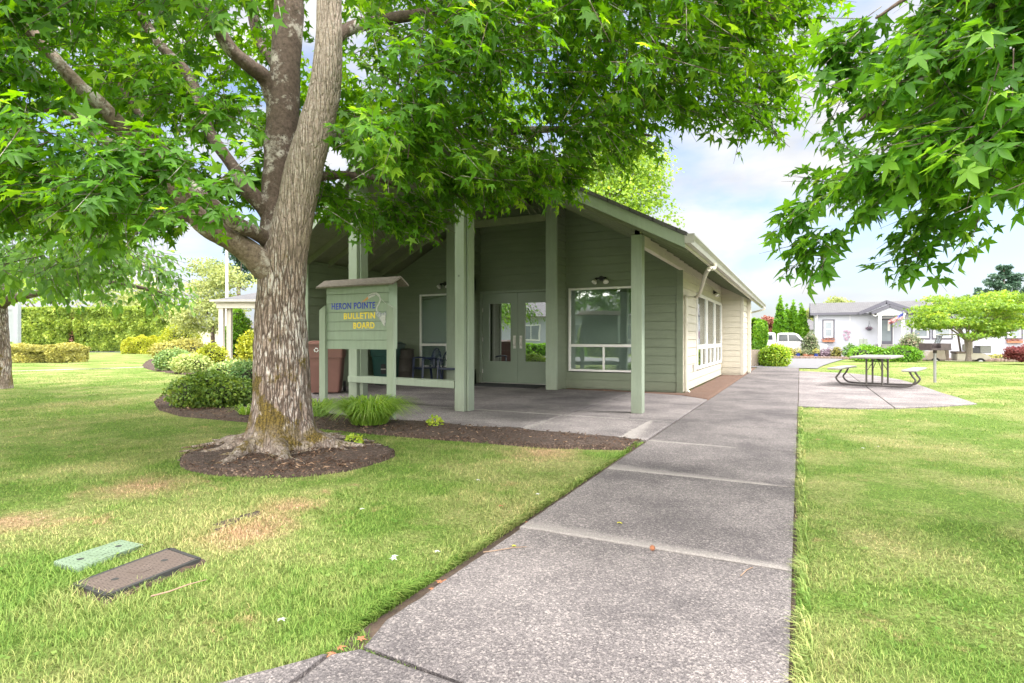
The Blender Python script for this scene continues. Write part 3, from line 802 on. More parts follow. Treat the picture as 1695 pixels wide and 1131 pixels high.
XR, XL = -0.035, -1.50
def slabs(mb, polys, z=0.0, th=0.09, lip=0.006):
    for p in polys:
        c = np.mean([q[:2] for q in p], 0); fine_ = []
        for i in range(len(p)):          # slightly ragged edges with the odd chipped spot
            a, b = np.array(p[i][:2]), np.array(p[(i + 1) % len(p)][:2]); L = np.linalg.norm(b - a)
            m_ = int(L / (0.07 if abs(c[1]) < 10 else .3)) if L > .15 else 1; m_ = max(m_, 1)
            nn_ = np.array((-(b - a)[1], (b - a)[0])) / max(L, 1e-6)
            for j in range(m_):
                q = a + (b - a) * j / m_
                if j: q = q + nn_ * (0.0035 * mnoise.noise(Vector((q[0] * 9, q[1] * 9, 0))) + (0.006 if mnoise.noise(Vector((q[0] * 23, q[1] * 23, 5))) > .42 else 0))
                fine_.append(tuple(q))
        p = fine_; n = len(p)
        ins = [(q[0] + (c[0] - q[0]) * 0.0, q[1]) for q in p]
        # small chamfer: inner ring at full height, outer ring a few mm lower
        inn = []
        for i in range(n):
            a, b, d = np.array(p[i - 1][:2]), np.array(p[i][:2]), np.array(p[(i + 1) % n][:2])
            u = (a - b) / max(np.linalg.norm(a - b), 1e-6); w = (d - b) / max(np.linalg.norm(d - b), 1e-6)
            k = u + w
            if np.linalg.norm(k) < 0.6: k = np.array((-(w[1]), w[0]))
            inn.append(tuple(b + k / np.linalg.norm(k) * 0.014))
        vs_ = [(q[0], q[1], z - th) for q in p] + [(q[0], q[1], z - lip) for q in p] + [(q[0], q[1], z) for q in inn]
        fs = [(i, (i + 1) % n, n + (i + 1) % n, n + i) for i in range(n)] + [(n + i, n + (i + 1) % n, 2 * n + (i + 1) % n, 2 * n + i) for i in range(n)] + [tuple(range(2 * n, 3 * n))]
        mb.add(vs_, fs)
g = 0.009
JY = [3.10, 4.84, 6.35, 7.93, 9.5, 11.1, 12.8, 14.5, 16.2, 17.9, 19.6, 21.3, 23.0, 24.7]
mb = MB()
j0a, j0b = np.array(G(600, 1070)[:2]), np.array(G(770, 1131)[:2])
jd = (j0b - j0a) / np.linalg.norm(j0b - j0a)
j0R = j0a + jd * ((XR - j0a[0]) / jd[0])
up = np.array((-jd[1], jd[0])) * g
polys = [[tuple(j0a + up), tuple(j0R + up), (XR, JY[0] - g), (XL + 0.02, JY[0] - g), G(640, 1024)[:2]]]
for a, b in zip(JY[:-1], JY[1:]):
    polys.append([(XL, a + g), (XR, a + g), (XR, b - g), (XL, b - g)])
# cross walk at the bottom of the view, bending off to the left
jl = np.array(G(545, 1080)[:2]); jl2 = np.array(G(480, 1131)[:2]); jl3 = jl2 + (jl2 - jl) * 4
polys.append([tuple(j0a - up), (jl[0] + g, jl[1]), (jl3[0] + g, jl3[1]), (0.4, -0.6), tuple(j0R - up + np.array((0.4, -0.12))), tuple(j0R - up)])
polys.append([(jl[0] - g, jl[1] - .004), G(450, 1104)[:2], G(330, 1134)[:2], (-1.95, 0.96), (-2.4, 0.4), (-2.8, -0.3), (jl3[0] - g, jl3[1])])
slabs(mb, polys)
tag(mb.build('path', 'path'), kind='structure')
# bare soil under and beside the slabs
mb = MB()
mb.prism([(XL - 0.045, 1.6), (XR + 0.02, 1.2), (XR + 0.02, 24.7), (XL - 0.03, 24.7)], -0.08, -0.024)
mb.prism([(q[0], q[1]) for q in (G(543, 1071), G(448, 1099), G(326, 1129), (-1.99, 0.96), (-2.45, 0.4), (-2.85, -0.3), (-1, -0.6), (0.1, 0.5), (XR, 1.3))], -0.085, -0.0245)
tag(mb.build('path_bed', 'soil'), kind='structure')

# patio in front of the doors
mb = MB()
PF = 6.40
cols_x = [-9.6, -7.4, -4.82, -3.13, XL - 0.02]
pp = []
for i in range(4):
    a, b = cols_x[i] + g, cols_x[i + 1] - g
    pp.append([(a, PF), (b, PF), (b, 7.93 - g), (a, 7.93 - g)])
    y = 7.93
    for y2 in (10.1, 12.22):
        if i == 3 and y2 > 12:
            pp.append([(a, y + g), (b, y + g), (b, 11.15), (-2.1, 11.75), (a, 11.95)])
        elif i == 2 and y2 > 12:
            pp.append([(a, y + g), (b, y + g), (b, 11.95), (-4.76, 12.05)])
        else:
            pp.append([(a, y + g), (b, y + g), (b, y2 - g), (a, y2 - g)])
        y = y2
pp.append([(-7.35, 12.22), (-5.0, 12.22), (-5.0, 12.95), (-7.35, 12.95)])
slabs(mb, pp)
tag(mb.build('patio', 'patio'), kind='structure')
mb = MB(); mb.prism([(-9.6, PF + .02), (XL - .02, PF + .02), (XL - .02, 12.3), (-9.6, 12.3)], -0.1, -0.03)
tag(mb.build('patio_bed', 'soil'), kind='structure')

# picnic pad
pad = [G(1323.5, 671.5), G(1420, 675), G(1480, 674.5), G(1560, 671.5), G(1617, 667.5), G(1585, 657), G(1560, 650), G(1520, 636), G(1490, 628), G(1450, 621.5), G(1400, 617), G(1350, 614), G(1324, 613)]
pad = [(p[0], p[1]) for p in pad]
ja, jb = G(1481, 674.5)[:2], G(1404, 617.5)[:2]
padL = [(XR + g, pad[0][1]), pad[1], (ja[0] - g, ja[1]), (jb[0] - g, jb[1]), (XR + g, jb[1] + 0.6)]
padR = [(ja[0] + g, ja[1]), pad[3], pad[4], pad[5], pad[6], pad[7], pad[8], pad[9], (jb[0] + g, jb[1] - .02)]
mb = MB(); slabs(mb, [padL, padR], z=-0.004); tag(mb.build('picnic_pad', 'pad'), kind='structure')

# asphalt: drive at the end of the path, street before the white house, street at the far left
def drape(name, rows, mat, dz=0.0):
    """rows: list of (list of xy points) -> grid draped on the terrain"""
    V, F = [], []; n = len(rows[0])
    for r_ in rows:
        for x, y in r_: V.append((x, y, gz(x, y) + dz))
    for j in range(len(rows) - 1):
        for i in range(n - 1): F.append((j * n + i, j * n + i + 1, (j + 1) * n + i + 1, (j + 1) * n + i))
    o = link(name, fast_mesh(name, np.array(V), np.array(F), 4, M[mat], smooth=True)); tag(o, kind='structure'); return o
def cl(r, d):   # sideways metres, distance -> world xy
    return (r * cs - d * sn, r * sn + d * cs)
rows = []
for y in np.arange(39.2, 46.9, 0.7):
    rows.append([(x, y) for x in np.arange(-8, 60, 2.0)])
drape('street', rows, 'asphalt', -0.006)
rows = []
for t in np.linspace(0, 1, 14):
    y = 24.72 + t * 16.0
    rows.append([(XL - 0.3 - 0.8 * t * t + (2.4 + 3.4 * t ** 1.3) * u, y + 2.6 * u * t) for u in np.linspace(0, 1, 8)])
drape('driveway', rows, 'asphalt', 0.002)
rows = []
for d in (47.0, 49.0, 51.0, 53.0):
    rows.append([cl(r, d + 0.10 * (-20 - r)) for r in np.arange(-64, -16, 3.0)])
drape('side_street', rows, 'asphalt', -0.004)
# narrow sidewalk crossing the far left lawn
mb = MB()
sw = [G(20, 613.5), G(120, 611), G(230, 607), G(300, 604)]
for a, b in zip(sw[:-1], sw[1:]):
    mb.prism([(a[0], a[1]), (b[0], b[1]), (b[0] + .3, b[1] + 1.15), (a[0] + .3, a[1] + 1.15)], -0.06, -0.012)
tag(mb.build('side_walk', 'cement'), kind='structure')

# mulch beds
ring = smooth_poly([G(297, 765), G(318, 748), G(360, 735), G(430, 724), G(540, 720), G(610, 732), G(652, 747), G(640, 757), G(575, 775), G(480, 785), G(380, 783), G(325, 777)])
bed = smooth_poly([G(254, 664), G(262, 676), G(300, 687), G(400, 696), G(520, 706), G(620, 716), G(760, 727), G(900, 738), G(1000, 741), G(1058, 741)], 1)
bed = [G(254, 664), G(262, 676), G(300, 687), G(400, 696), G(520, 706), G(620, 716), G(760, 727), G(900, 738), G(1000, 741), G(1050, 742)]
bed = [tuple(p[:2]) for p in bed] + [(-1.56, 6.1), (-1.56, PF + .01), (-9.6, PF + .01), (-9.7, 9.5), G(430, 640)[:2], G(330, 640)[:2], G(275, 650)[:2]]
bed2 = smooth_poly([G(236, 603), G(250, 612), G(300, 619), G(360, 626), G(430, 634), G(500, 634), (-10.6, 14.0), (-14, 20), (-20, 24), G(330, 590), G(262, 592)])
bed3 = [(-4.65, 12.3), (-4.72, 12.0), (-3.1, 11.93), (-2.1, 11.75), (-1.52, 11.2), (-1.52, 18.9), (-1.52, 24), (-2.19, 24), (-2.19, 12.3)]
def bed_mesh(poly, z=0.0, hump=0.03, step=0.07, name='mulch_bed', mat='mulch', rim=0.012):
    P = np.array([p[:2] for p in poly]); x0, y0 = P.min(0); x1, y1 = P.max(0)
    step = max(step, (x1 - x0) / 160)
    xs = np.arange(x0, x1 + step, step); ys = np.arange(y0, y1 + step, step)
    gx, gy = np.meshgrid(xs, ys); pts = np.stack([gx.ravel(), gy.ravel()], 1)
    ins = in_poly(pts, poly).reshape(gx.shape)
    # pull the outer grid points onto the outline so that the edge is smooth
    V, idx = [], -np.ones(gx.shape, int); F = []
    H, W = gx.shape
    def near(px_, py_):
        best = None; bd = 1e9
        for i in range(len(P)):
            a, b = P[i - 1], P[i]; ab = b - a; t = np.clip(np.dot((px_, py_) - a, ab) / max(ab.dot(ab), 1e-9), 0, 1); q = a + ab * t
            dd = (q[0] - px_) ** 2 + (q[1] - py_) ** 2
            if dd < bd: bd, best = dd, q
        return best
    use = np.zeros((H, W), bool)
    for j in range(H - 1):
        for i in range(W - 1):
            if ins[j:j + 2, i:i + 2].any(): use[j:j + 2, i:i + 2] = True
    for j in range(H):
        for i in range(W):
            if use[j, i]:
                x, y = gx[j, i], gy[j, i]
                if ins[j, i]:
                    zz = z - 0.008 + hump * (0.5 + mnoise.noise(Vector((x * 1.7, y * 1.7, 3)))) + 0.012 * mnoise.noise(Vector((x * 14, y * 14, 1)))
                else:
                    q = near(x, y); x, y = q; zz = z - 0.05
                idx[j, i] = len(V); V.append((x, y, zz + gz(x, y)))
    for j in range(H - 1):
        for i in range(W - 1):
            if ins[j:j + 2, i:i + 2].any():
                F.append((idx[j, i], idx[j, i + 1], idx[j + 1, i + 1], idx[j + 1, i]))
    o = link(name, fast_mesh(name, np.array(V), np.array(F), 4, M[mat], smooth=True)); tag(o, kind='structure'); return o
bed_mesh(ring, hump=0.05, step=0.05)
bed_mesh(bed, hump=0.035, step=0.07)
bed_mesh(bed2, hump=0.04, step=0.2)
bed_mesh(bed3, hump=0.02, step=0.06, mat='redmulch')
def chips(poly, n, s, z=0.02):
    P = np.array([p[:2] for p in poly]); x0, y0 = P.min(0); x1, y1 = P.max(0)
    pts = np.stack([x0 + rng.random(n * 3) * (x1 - x0), y0 + rng.random(n * 3) * (y1 - y0)], 1)
    pts = pts[in_poly(pts, poly)][:n]; n = len(pts)
    Pz = np.column_stack([pts, z + 0.03 * rng.random(n)])
    V = np.array([(-.5, -.16, 0), (.5, -.16, 0), (.5, .16, 0), (-.5, .16, 0), (-.45, -.1, .14), (.45, -.1, .14), (.45, .1, .14), (-.45, .1, .14)], float)
    F = np.array([(4, 5, 6), (4, 6, 7), (0, 1, 5), (0, 5, 4), (1, 2, 6), (1, 6, 5), (2, 3, 7), (2, 7, 6), (3, 0, 4), (3, 4, 7)])
    a = rng.random(n) * 2 * PI
    tip = np.stack([np.cos(a), np.sin(a), 0.5 * (rng.random(n) - .5)], 1); nor = nrm(np.array((0, 0, 1)) + 0.5 * unit(n))
    W, F2, k = scatter((V, F), Pz, tip, nor, s * (0.4 + rng.random(n)))
    return W, F2, np.repeat(rng.random(n) ** 1.6, k)
o = leaf_obj('bark_chips', [chips(ring, 2600, 0.03, 0.0), chips(bed, 4200, 0.03, 0.0)], 'chip')
tag(o, 'loose brown bark chips strewn over the mulch beds around the big tree and the patio', 'bark chips', kind='stuff')

# ------------------------------------------------------------------ grass blades
def bark_ring_excl():
    return [ring, bed, bed2]
EXC = [ring, bed, bed2, [(XL - .035, 1.75), (XR + .012, 1.2), (XR + .012, 24.9), (XL - .03, 24.9)],
       [(-9.6, 6.38), (-1.5, 6.38), (-1.5, 13), (-9.6, 13)], pad, [(-12, 9.5), (-1.3, 11), (-1.3, 30), (-12, 30)],
       [G(543, 1074)[:2], G(448, 1102)[:2], G(326, 1132)[:2], (-1.98, 0.96), (-2.44, 0.4), (-2.85, -0.3), (-1, -0.8), (0.5, -0.8), (XR, 1.3)],
       [(-2.4, 24.7), (1.4, 24.7), (6, 44), (-3.2, 41)], [tuple(p[:2]) for p in (G(20, 613.5), G(300, 604), G(305, 599), G(20, 606))]]
COVER_BROWN = [G(130, 965)[:2], G(278, 910)[:2], G(325, 926)[:2], G(180, 983)[:2]]
COVER_GREEN = [G(88, 928)[:2], G(200, 892)[:2], G(238, 900)[:2], G(125, 940)[:2]]
EXC += [COVER_BROWN]
HOLE = smooth_poly([G(345, 866), G(372, 853), G(400, 845), G(428, 840), G(434, 846), G(405, 853), G(380, 864), G(358, 874)])
def grass():
    parts = []
    bands = [(0.9, 1.8, 15000, 0.0030, 5), (1.8, 3.0, 13000, 0.0030, 5), (3.0, 4.6, 7000, 0.0040, 5), (4.6, 7.5, 2800, 0.0062, 3), (7.5, 13, 850, 0.011, 3), (13, 22, 300, 0.018, 3), (22, 34, 75, 0.032, 3)]
    for (d0, d1, dens, w, kind) in bands:
        half = R(50)
        area = half * (d1 * d1 - d0 * d0)
        n = int(area * dens)
        rr = np.sqrt(d0 * d0 + rng.random(n) * (d1 * d1 - d0 * d0)); aa = (rng.random(n) * 2 - 1) * half
        r = rr * np.sin(aa); d = rr * np.cos(aa)
        P = np.stack([r * cs - d * sn, r * sn + d * cs], 1)
        keep = np.ones(n, bool)
        for e in EXC: keep &= ~in_poly(P, e)
        keep &= ~(in_poly(P, HOLE) & (rng.random(n) < 0.70))
        keep &= ~(in_poly(P, COVER_GREEN) & (rng.random(n) < 0.80))
        P = P[keep]; n = len(P)
        nz = np.array([mnoise.noise(Vector((x * 2.3, y * 2.3, 0))) for x, y in P])
        nz2 = np.array([mnoise.noise(Vector((x * 0.5, y * 0.5, 7))) for x, y in P])
        h = (0.013 + 0.0125 * rng.random(n)) * (1 + 0.55 * nz + 0.25 * nz2)
        # lusher round the covers and where the mower misses the path edge
        cc_ = np.array(G(60, 985)[:2]); dd = np.hypot(P[:, 0] - cc_[0], P[:, 1] - cc_[1])
        c2 = np.array(G(250, 890)[:2]); dd2 = np.hypot(P[:, 0] - c2[0], P[:, 1] - c2[1])
        h *= 1 + 0.9 * np.exp(-(dd / 0.45) ** 2) + 0.9 * np.exp(-(dd2 / 0.25) ** 2)
        edge = np.minimum(np.abs(P[:, 0] - XR - 0.02), np.abs(P[:, 0] - XL + 0.03)) < 0.06
        h *= np.where(edge, 1.35, 1.0)
        a = rng.random(n) * 2 * PI; lean = 0.3 + 1.3 * rng.random(n)
        dirx, diry = np.cos(a), np.sin(a)
        zg = np.array([gz(x, y) for x, y in P]) - 0.032 if d1 > 20 else np.full(n, -0.032)
        sx, sy = -diry * w / 2, dirx * w / 2
        base = np.column_stack([P, zg])
        ln = h * lean
        tip = base + np.column_stack([dirx * ln, diry * ln, h])
        if kind == 5:
            mid = base + np.column_stack([dirx * ln * 0.32, diry * ln * 0.32, h * 0.62])
            o3 = np.column_stack([sx, sy, np.zeros(n)])
            V = np.stack([base - o3, base + o3, mid + o3 * .8, mid - o3 * .8, tip], 1).reshape(-1, 3)
            F = np.array([(0, 1, 2), (0, 2, 3), (3, 2, 4)])[None] + (np.arange(n) * 5)[:, None, None]
            k = 5
        else:
            o3 = np.column_stack([sx, sy, np.zeros(n)])
            V = np.stack([base - o3, base + o3, tip], 1).reshape(-1, 3)
            F = np.array([(0, 1, 2)])[None] + (np.arange(n) * 3)[:, None, None]; k = 3
        parts.append((V, F.reshape(-1, 3), np.repeat(rng.random(n), k)))
    # blades leaning out over the path edges
    for x_e, sg, y0, y1 in ((XL - .05, 1, 1.7, 6.1), (XR + .03, -1, 1.0, 10.6)):
        n = 2600; yy = y0 + (y1 - y0) * rng.random(n) ** 1.5
        base = np.column_stack([x_e - sg * .05 * rng.random(n), yy, np.full(n, -.03)]); nzv = np.array([mnoise.noise(Vector((x_e, y * 3.1, 2))) for y in yy])
        hh_ = (.03 + .035 * rng.random(n)) * (1 + .8 * nzv); w_ = .0032 + .0009 * yy
        a = rng.normal(size=n) * .8; dx, dy = sg * np.cos(a), np.sin(a); o3 = np.column_stack([-dy * w_ / 2, dx * w_ / 2, np.zeros(n)])
        mid = base + np.column_stack([dx * hh_ * .3, dy * hh_ * .3, hh_ * .8]); tip = base + np.column_stack([dx * hh_ * 1.1, dy * hh_ * 1.1, hh_ * .85])
        parts.append((np.stack([base - o3, base + o3, mid + o3 * .8, mid - o3 * .8, tip], 1).reshape(-1, 3), (np.array([(0, 1, 2), (0, 2, 3), (3, 2, 4)])[None] + (np.arange(n) * 5)[:, None, None]).reshape(-1, 3), np.repeat(rng.random(n), 5)))
    # clover and other broad little leaves in patches
    n = 16000; rr = np.sqrt(1.2 + rng.random(n) * 60); aa = (rng.random(n) * 2 - 1) * R(50); r = rr * np.sin(aa); d = rr * np.cos(aa)
    P = np.stack([r * cs - d * sn, r * sn + d * cs], 1); keep = np.array([mnoise.noise(Vector((x * 1.9, y * 1.9, 31))) > .22 for x, y in P])
    for e in EXC: keep &= ~in_poly(P, e)
    P = P[keep]; n = len(P); P3 = np.column_stack([P, -.012 + .014 * rng.random(n)]); u_ = unit(n); u_[:, 2] *= .2
    W, F, k = scatter(quad_leaf(), P3, nrm(u_), nrm(np.array((0, 0, 1.)) + .5 * unit(n)), .016 + .012 * rng.random(n))
    parts.append((W, F, np.repeat(rng.random(n) * .35, k)))
    o = leaf_obj('grass', parts, 'blade')
    tag(o, 'short mown grass with dry straw patches over the whole lawn', 'grass', kind='stuff')
grass()

# small things on the lawn: valve box covers, twig, hollow in the turf
def plank_on(name, poly, z0, z1, mat, label, cat, frame=None, ribs=0):
    c = np.mean(poly, 0); mb = MB((c[0], c[1], 0)); mb.prism(poly, z0, z1)
    root = thing(name, label, cat, (c[0], c[1], 0))
    mb.build('lid', mat, root, bevel=0.006)
    if ribs:
        a, b, c_, d_ = [np.array(p) for p in poly]
        rb = MB((c[0], c[1], 0))
        for i in range(ribs):
            t = 0.04 + 0.92 * i / (ribs - 1)
            p, q = a + (b - a) * t, d_ + (c_ - d_) * t
            p, q = p + (q - p) * .05, q + (p - q) * .05
            rb.bar((p[0], p[1], z1), (q[0], q[1], z1), 0.006, 0.006)
        rb.build('tread_pattern', mat, root)
    return root
r_ = plank_on('valve_box_cover', COVER_BROWN, -0.03, 0.004, 'wood_cover' if 'wood_cover' in M else 'barrel', 'brown rectangular utility cover sunk in the lawn', 'utility cover', ribs=0)
def m_cover(name, c1, c2, rz):
    m, nt, p = new_mat(name)
    mp_ = nt.nodes.new('ShaderNodeMapping'); mp_.inputs['Rotation'].default_value = (0, 0, rz); t_ = nt.nodes.new('ShaderNodeTexCoord')
    nt.links.new(t_.outputs['Object'], mp_.inputs['Vector'])
    b = N(nt, 'ShaderNodeTexBrick', Scale=1.0); b.offset = 0.5; b.inputs['Brick Width'].default_value = .05; b.inputs['Row Height'].default_value = .016; b.inputs['Mortar Size'].default_value = .0028
    b.inputs['Color1'].default_value = (*c1, 1); b.inputs['Color2'].default_value = (*[x * .85 for x in c1], 1); b.inputs['Mortar'].default_value = (*[x * .5 for x in c2], 1)
    nt.links.new(mp_.outputs[0], b.inputs['Vector'])
    v_ = objco(nt); col = mix(nt, ramp(nt, noise(nt, v_, 9, 6, .7), [(.4, (0, 0, 0)), (.65, (.8, .8, .8))]), b.outputs['Color'], c2)
    nt.links.new(col, p.inputs['Base Color']); p.inputs['Roughness'].default_value = .85; bump(nt, p, b.outputs['Fac'], -.5, .004)
    return m
ca_ = math.atan2(COVER_BROWN[1][1] - COVER_BROWN[0][1], COVER_BROWN[1][0] - COVER_BROWN[0][0])
M['cover_brown'] = m_cover('brown_cover', (0.125, 0.095, 0.082), (0.075, 0.055, 0.045), -ca_)
M['cover_green'] = m_cover('green_cover_plastic', (0.19, 0.27, 0.18), (0.11, 0.16, 0.10), -ca_)
for ch in r_.children: ch.data.materials[0] = M['cover_brown']
cb = np.array(COVER_BROWN); ce = cb.mean(0)
fr = MB((ce[0], ce[1], 0))
for i in range(4):
    a, b = cb[i], cb[(i + 1) % 4]; a2, b2 = ce + (a - ce) * 1.05, ce + (b - ce) * 1.05
    fr.bar((a2[0], a2[1], -0.022), (b2[0], b2[1], -0.022), 0.02, 0.05)
fr.build('rim', 'rubber', r_)
rgc = plank_on('valve_box_cover', COVER_GREEN, -0.03, -0.002, 'green_cover', 'pale green utility cover half overgrown by the lawn', 'utility cover', ribs=0)

for ch in rgc.children: ch.data.materials[0] = M['cover_green']
# rims and lift holes
for root_, cv, zt_ in ((r_, COVER_BROWN, .0045), (rgc, COVER_GREEN, -.0015)):
    cv_ = np.array(cv); cc0 = cv_.mean(0)
    for t_ in (.22, .78):
        q0 = cv_[0] * (1 - t_) + cv_[1] * t_; q1 = cv_[3] * (1 - t_) + cv_[2] * t_; q = q0 * .5 + q1 * .5
        hm = MB((cc0[0], cc0[1], 0)); hm.lathe([(.016, zt_ - .002), (.016, zt_), (.001, zt_ + .0005)], (q[0], q[1], 0), 12); hm.build('lift_hole', 'rubber', root_)
    q = cc0; hm = MB((cc0[0], cc0[1], 0)); hm.lathe([(.05, zt_ - .001), (.05, zt_ + .0015), (.044, zt_ + .0015), (.043, zt_ + .0005)], (q[0], q[1], 0), 20); hm.build('emblem', 'cover_brown' if root_ is r_ else 'cover_green', root_)
o = bed_mesh([(ce[0] + (p[0] - ce[0]) * 1.32 , ce[1] + (p[1] - ce[1]) * 1.22) for p in COVER_BROWN], z=-0.004, hump=0.0, step=0.03, name='soil_edge', mat='soil')
bed_mesh(HOLE, z=-0.022, hump=0.01, step=0.03, name='bare_hollow', mat='soil')
def twig_tube(name, pts, r, label, cat='twig'):
    c = pts[0]; mb = MB(c); mb.tube(pts, [r, r * .9, r * .75, r * .4][:len(pts)] if len(pts) <= 4 else r, 6)
    return tag(mb.build(name, 'twig', loc=c), label, cat)
def gp(px, py, z): p = G(px, py); return (p[0], p[1], z)
twig_tube('twig', [gp(250, 991, 0.01), gp(280, 987, 0.02), gp(312, 975, 0.02), gp(342, 964, 0.012)], 0.004, 'pale dry twig lying in the grass beside the brown utility cover')
twig_tube('twig', [gp(800, 916, 0.006), gp(820, 914, 0.008), gp(850, 909, 0.008), gp(872, 907, 0.006)], 0.003, 'thin brown twig on the path near its left edge')
twig_tube('twig', [gp(1226, 955, 0.005), gp(1236, 946, 0.007), gp(1246, 941, 0.006)], 0.0025, 'short dark twig on the path below the pale band')
# spiky seed ball
def seed_ball(px, py, r, label):
    p = G(px, py); c = (p[0], p[1], r)
    mb = MB(c)
    bm = bmesh.new(); bmesh.ops.create_icosphere(bm, subdivisions=2, radius=r * 0.75)
    vs_ = [tuple(Vector(c) + v.co) for v in bm.verts]; fs = [tuple(v.index for v in f.verts) for f in bm.faces]
    mb.add(vs_, fs)
    for v in bm.verts:
        n_ = v.co.normalized(); s_ = n_.orthogonal().normalized() * r * .12; t_ = n_.cross(s_)
        b = Vector(c) + n_ * r * .7; tip = Vector(c) + n_ * r * 1.15
        mb.add([b + s_, b - s_ * .5 + t_, b - s_ * .5 - t_, tip], [(0, 1, 3), (1, 2, 3), (2, 0, 3)])
    bm.free()
    tag(mb.build('seed_ball', 'dry_leaf', loc=c), label, 'seed ball')
seed_ball(1080, 912, 0.016, 'spiky brown sweetgum seed ball on the path')
# fallen leaves and petals
VL, FL = star_leaf(True)
def fallen(px, py, s, mat, label, cat='leaf', grp=None, z=0.01):
    p = G(px, py); a = rng.random() * 6.28
    W, F, k = scatter((VL, FL), np.zeros((1, 3)), np.array([[math.cos(a), math.sin(a), 0.1]]), np.array([[0.1, 0.1, 1]]), np.array([s]))
    o = link('fallen_leaf', fast_mesh('fallen_leaf', W + np.array((0, 0, z)), F, 3, M[mat], np.full(len(W), .9)), loc=(p[0], p[1], 0.0))
    tag(o, label, cat, grp)
fallen(1024, 866, 0.03, 'yellow_leaf', 'small yellow leaf on the path between the two pale bands', z=.006)
fallen(853, 905, 0.025, 'yellow_leaf', 'tiny yellow green leaf beside the brown twig on the path', z=.006)
for (x, y) in ((735, 960), (728, 962), (718, 972), (712, 978), (830, 835), (872, 862), (560, 1070), (552, 1078), (596, 1056)):
    fallen(x, y, 0.03, 'dry_leaf', 'small brown leaf lying in the gap along the left edge of the path', grp='dead leaves along the path edge', z=-0.005)
for (x, y) in ((792, 798), (888, 822), (650, 927), (652, 930), (721, 918), (597, 847), (1428, 745), (464, 1032), (1452, 742)):
    fallen(x, y, 0.028, 'heron_white', 'small white scrap of clover bloom in the lawn', 'flower', 'white clover blooms in the lawn', z=0.02)
for (x, y, l) in ((586, 738, 'small green weed sprout at the right of the tree ring'), (720, 705, 'little lime green weed at the edge of the mulch before the patio')):
    p = G(x, y); b = [(p[0], p[1], 0.05, 0.08, 0.08, 0.06)]
    tag(leaf_obj('weed', [blob_leaves(b, 120, 0.04, varlo=.4)], 'lime_leaf', off=(p[0], p[1], 0), loc=(p[0], p[1], 0)), l, 'weed')

# ================================================================== CLUBHOUSE
XRIDGE, EX, EZ, SL = -5.9, -1.30, 2.46, 0.52
YF, YB = 7.5, 24.4
YW, YD = 12.3, 12.85
XW = -2.19
XLW = -9.6
ZR = EZ + (EX - XRIDGE) * SL
def under(x): return ZR - SL * abs(x - XRIDGE) - 0.13
club = thing('clubhouse', 'green clapboard clubhouse with a deep gabled porch and beige side wall', 'building', (XRIDGE, YW, 0))
CO = tuple(club.location)
def cmb(): return MB(CO)
def clip_poly(poly, a, b, c):
    """keep a*u+b*z<=c"""
    out = []
    for i in range(len(poly)):
        p, q = poly[i - 1], poly[i]; fp, fq = a * p[0] + b * p[1] - c, a * q[0] + b * q[1] - c
        if (fp <= 0) != (fq <= 0):
            t = fp / (fp - fq); out.append((p[0] + (q[0] - p[0]) * t, p[1] + (q[1] - p[1]) * t))
        if fq <= 0: out.append(q)
    return out
def siding(mb, org, du, nrm_, u0, u1, z0, z1, holes=(), expo=0.182, clips=()):
    """clapboards on a vertical plane: org + u*du, outward normal nrm_"""
    du, nn = Vector(du), Vector(nrm_); org = Vector(org)
    z = z0; k = 0
    while z < z1:
        zt = min(z + expo, z1)
        bands = [(z, zt)]
        cuts = sorted({z, zt} | {h[q] for h in holes for q in (2, 3) if z < h[q] < zt})
        for za, zb in zip(cuts[:-1], cuts[1:]):
            iv = [(u0, u1)]
            for h in holes:
                if h[2] <= za + 1e-6 and h[3] >= zb - 1e-6:
                    nv = []
                    for a, b in iv:
                        if h[1] <= a or h[0] >= b: nv.append((a, b)); continue
                        if h[0] > a: nv.append((a, h[0]))
                        if h[1] < b: nv.append((h[1], b))
                    iv = nv
            for a, b in iv:
                poly = [(a, za), (b, za), (b, zb), (a, zb)]
                for c_ in clips:
                    if poly: poly = clip_poly(poly, *c_)
                if len(poly) < 3: continue
                gr = 0.017 if abs(za - z) < 1e-6 else 0.0
                f = lambda q: org + du * q[0] + Vector((0, 0, q[1])) + nn * (0.018 - 0.010 * (q[1] - z) / expo)
                low = clip_poly(poly, 0, -1, -(za + gr)) if gr else poly
                if len(low) >= 3:
                    vs_ = [f(q) for q in low]; mb.add(vs_, [tuple(range(len(vs_)))])
                if gr:      # shadow groove under the board above: recessed strip with a lip
                    band = clip_poly(poly, 0, 1, za + gr)
                    if len(band) >= 3:
                        vs_ = [org + du * q[0] + Vector((0, 0, q[1])) - nn * 0.003 for q in band]; mb.add(vs_, [tuple(range(len(vs_)))])
                        us = [q[0] for q in band]; a2, b2 = min(us), max(us)
                        p, q = org + du * a2 + Vector((0, 0, za + gr)), org + du * b2 + Vector((0, 0, za + gr))
                        mb.add([p + nn * 0.018, q + nn * 0.018, q - nn * 0.003, p - nn * 0.003], [(0, 1, 2, 3)])
        z = zt; k += 1
def gable_clips(off=0.0):
    # z <= ZR - .13 - SL*|x-XR|
    c = ZR - 0.13 + off
    return [(SL, 1, c + SL * XRIDGE), (-SL, 1, c - SL * XRIDGE)]
# window measures from the photo
wr0 = onY(942, 478, YW); wrb = onY(942, 614, YW); wr1 = onY(1056, 475, YW)
WZ1, WZ0 = wr0[2], wrb[2]
WRX0, WRX1 = wr0[0], wr1[0]
WLX0 = onY(696, 487, YW)[0]; WLX1 = WLX0 + (WRX1 - WRX0)
WM = onY(942, 572, YW)[2]
DX0, DX1 = -7.23, -5.25
DZ1 = onY(800, 487, YD)[2]
PX0, PX1 = -5.01, -4.77
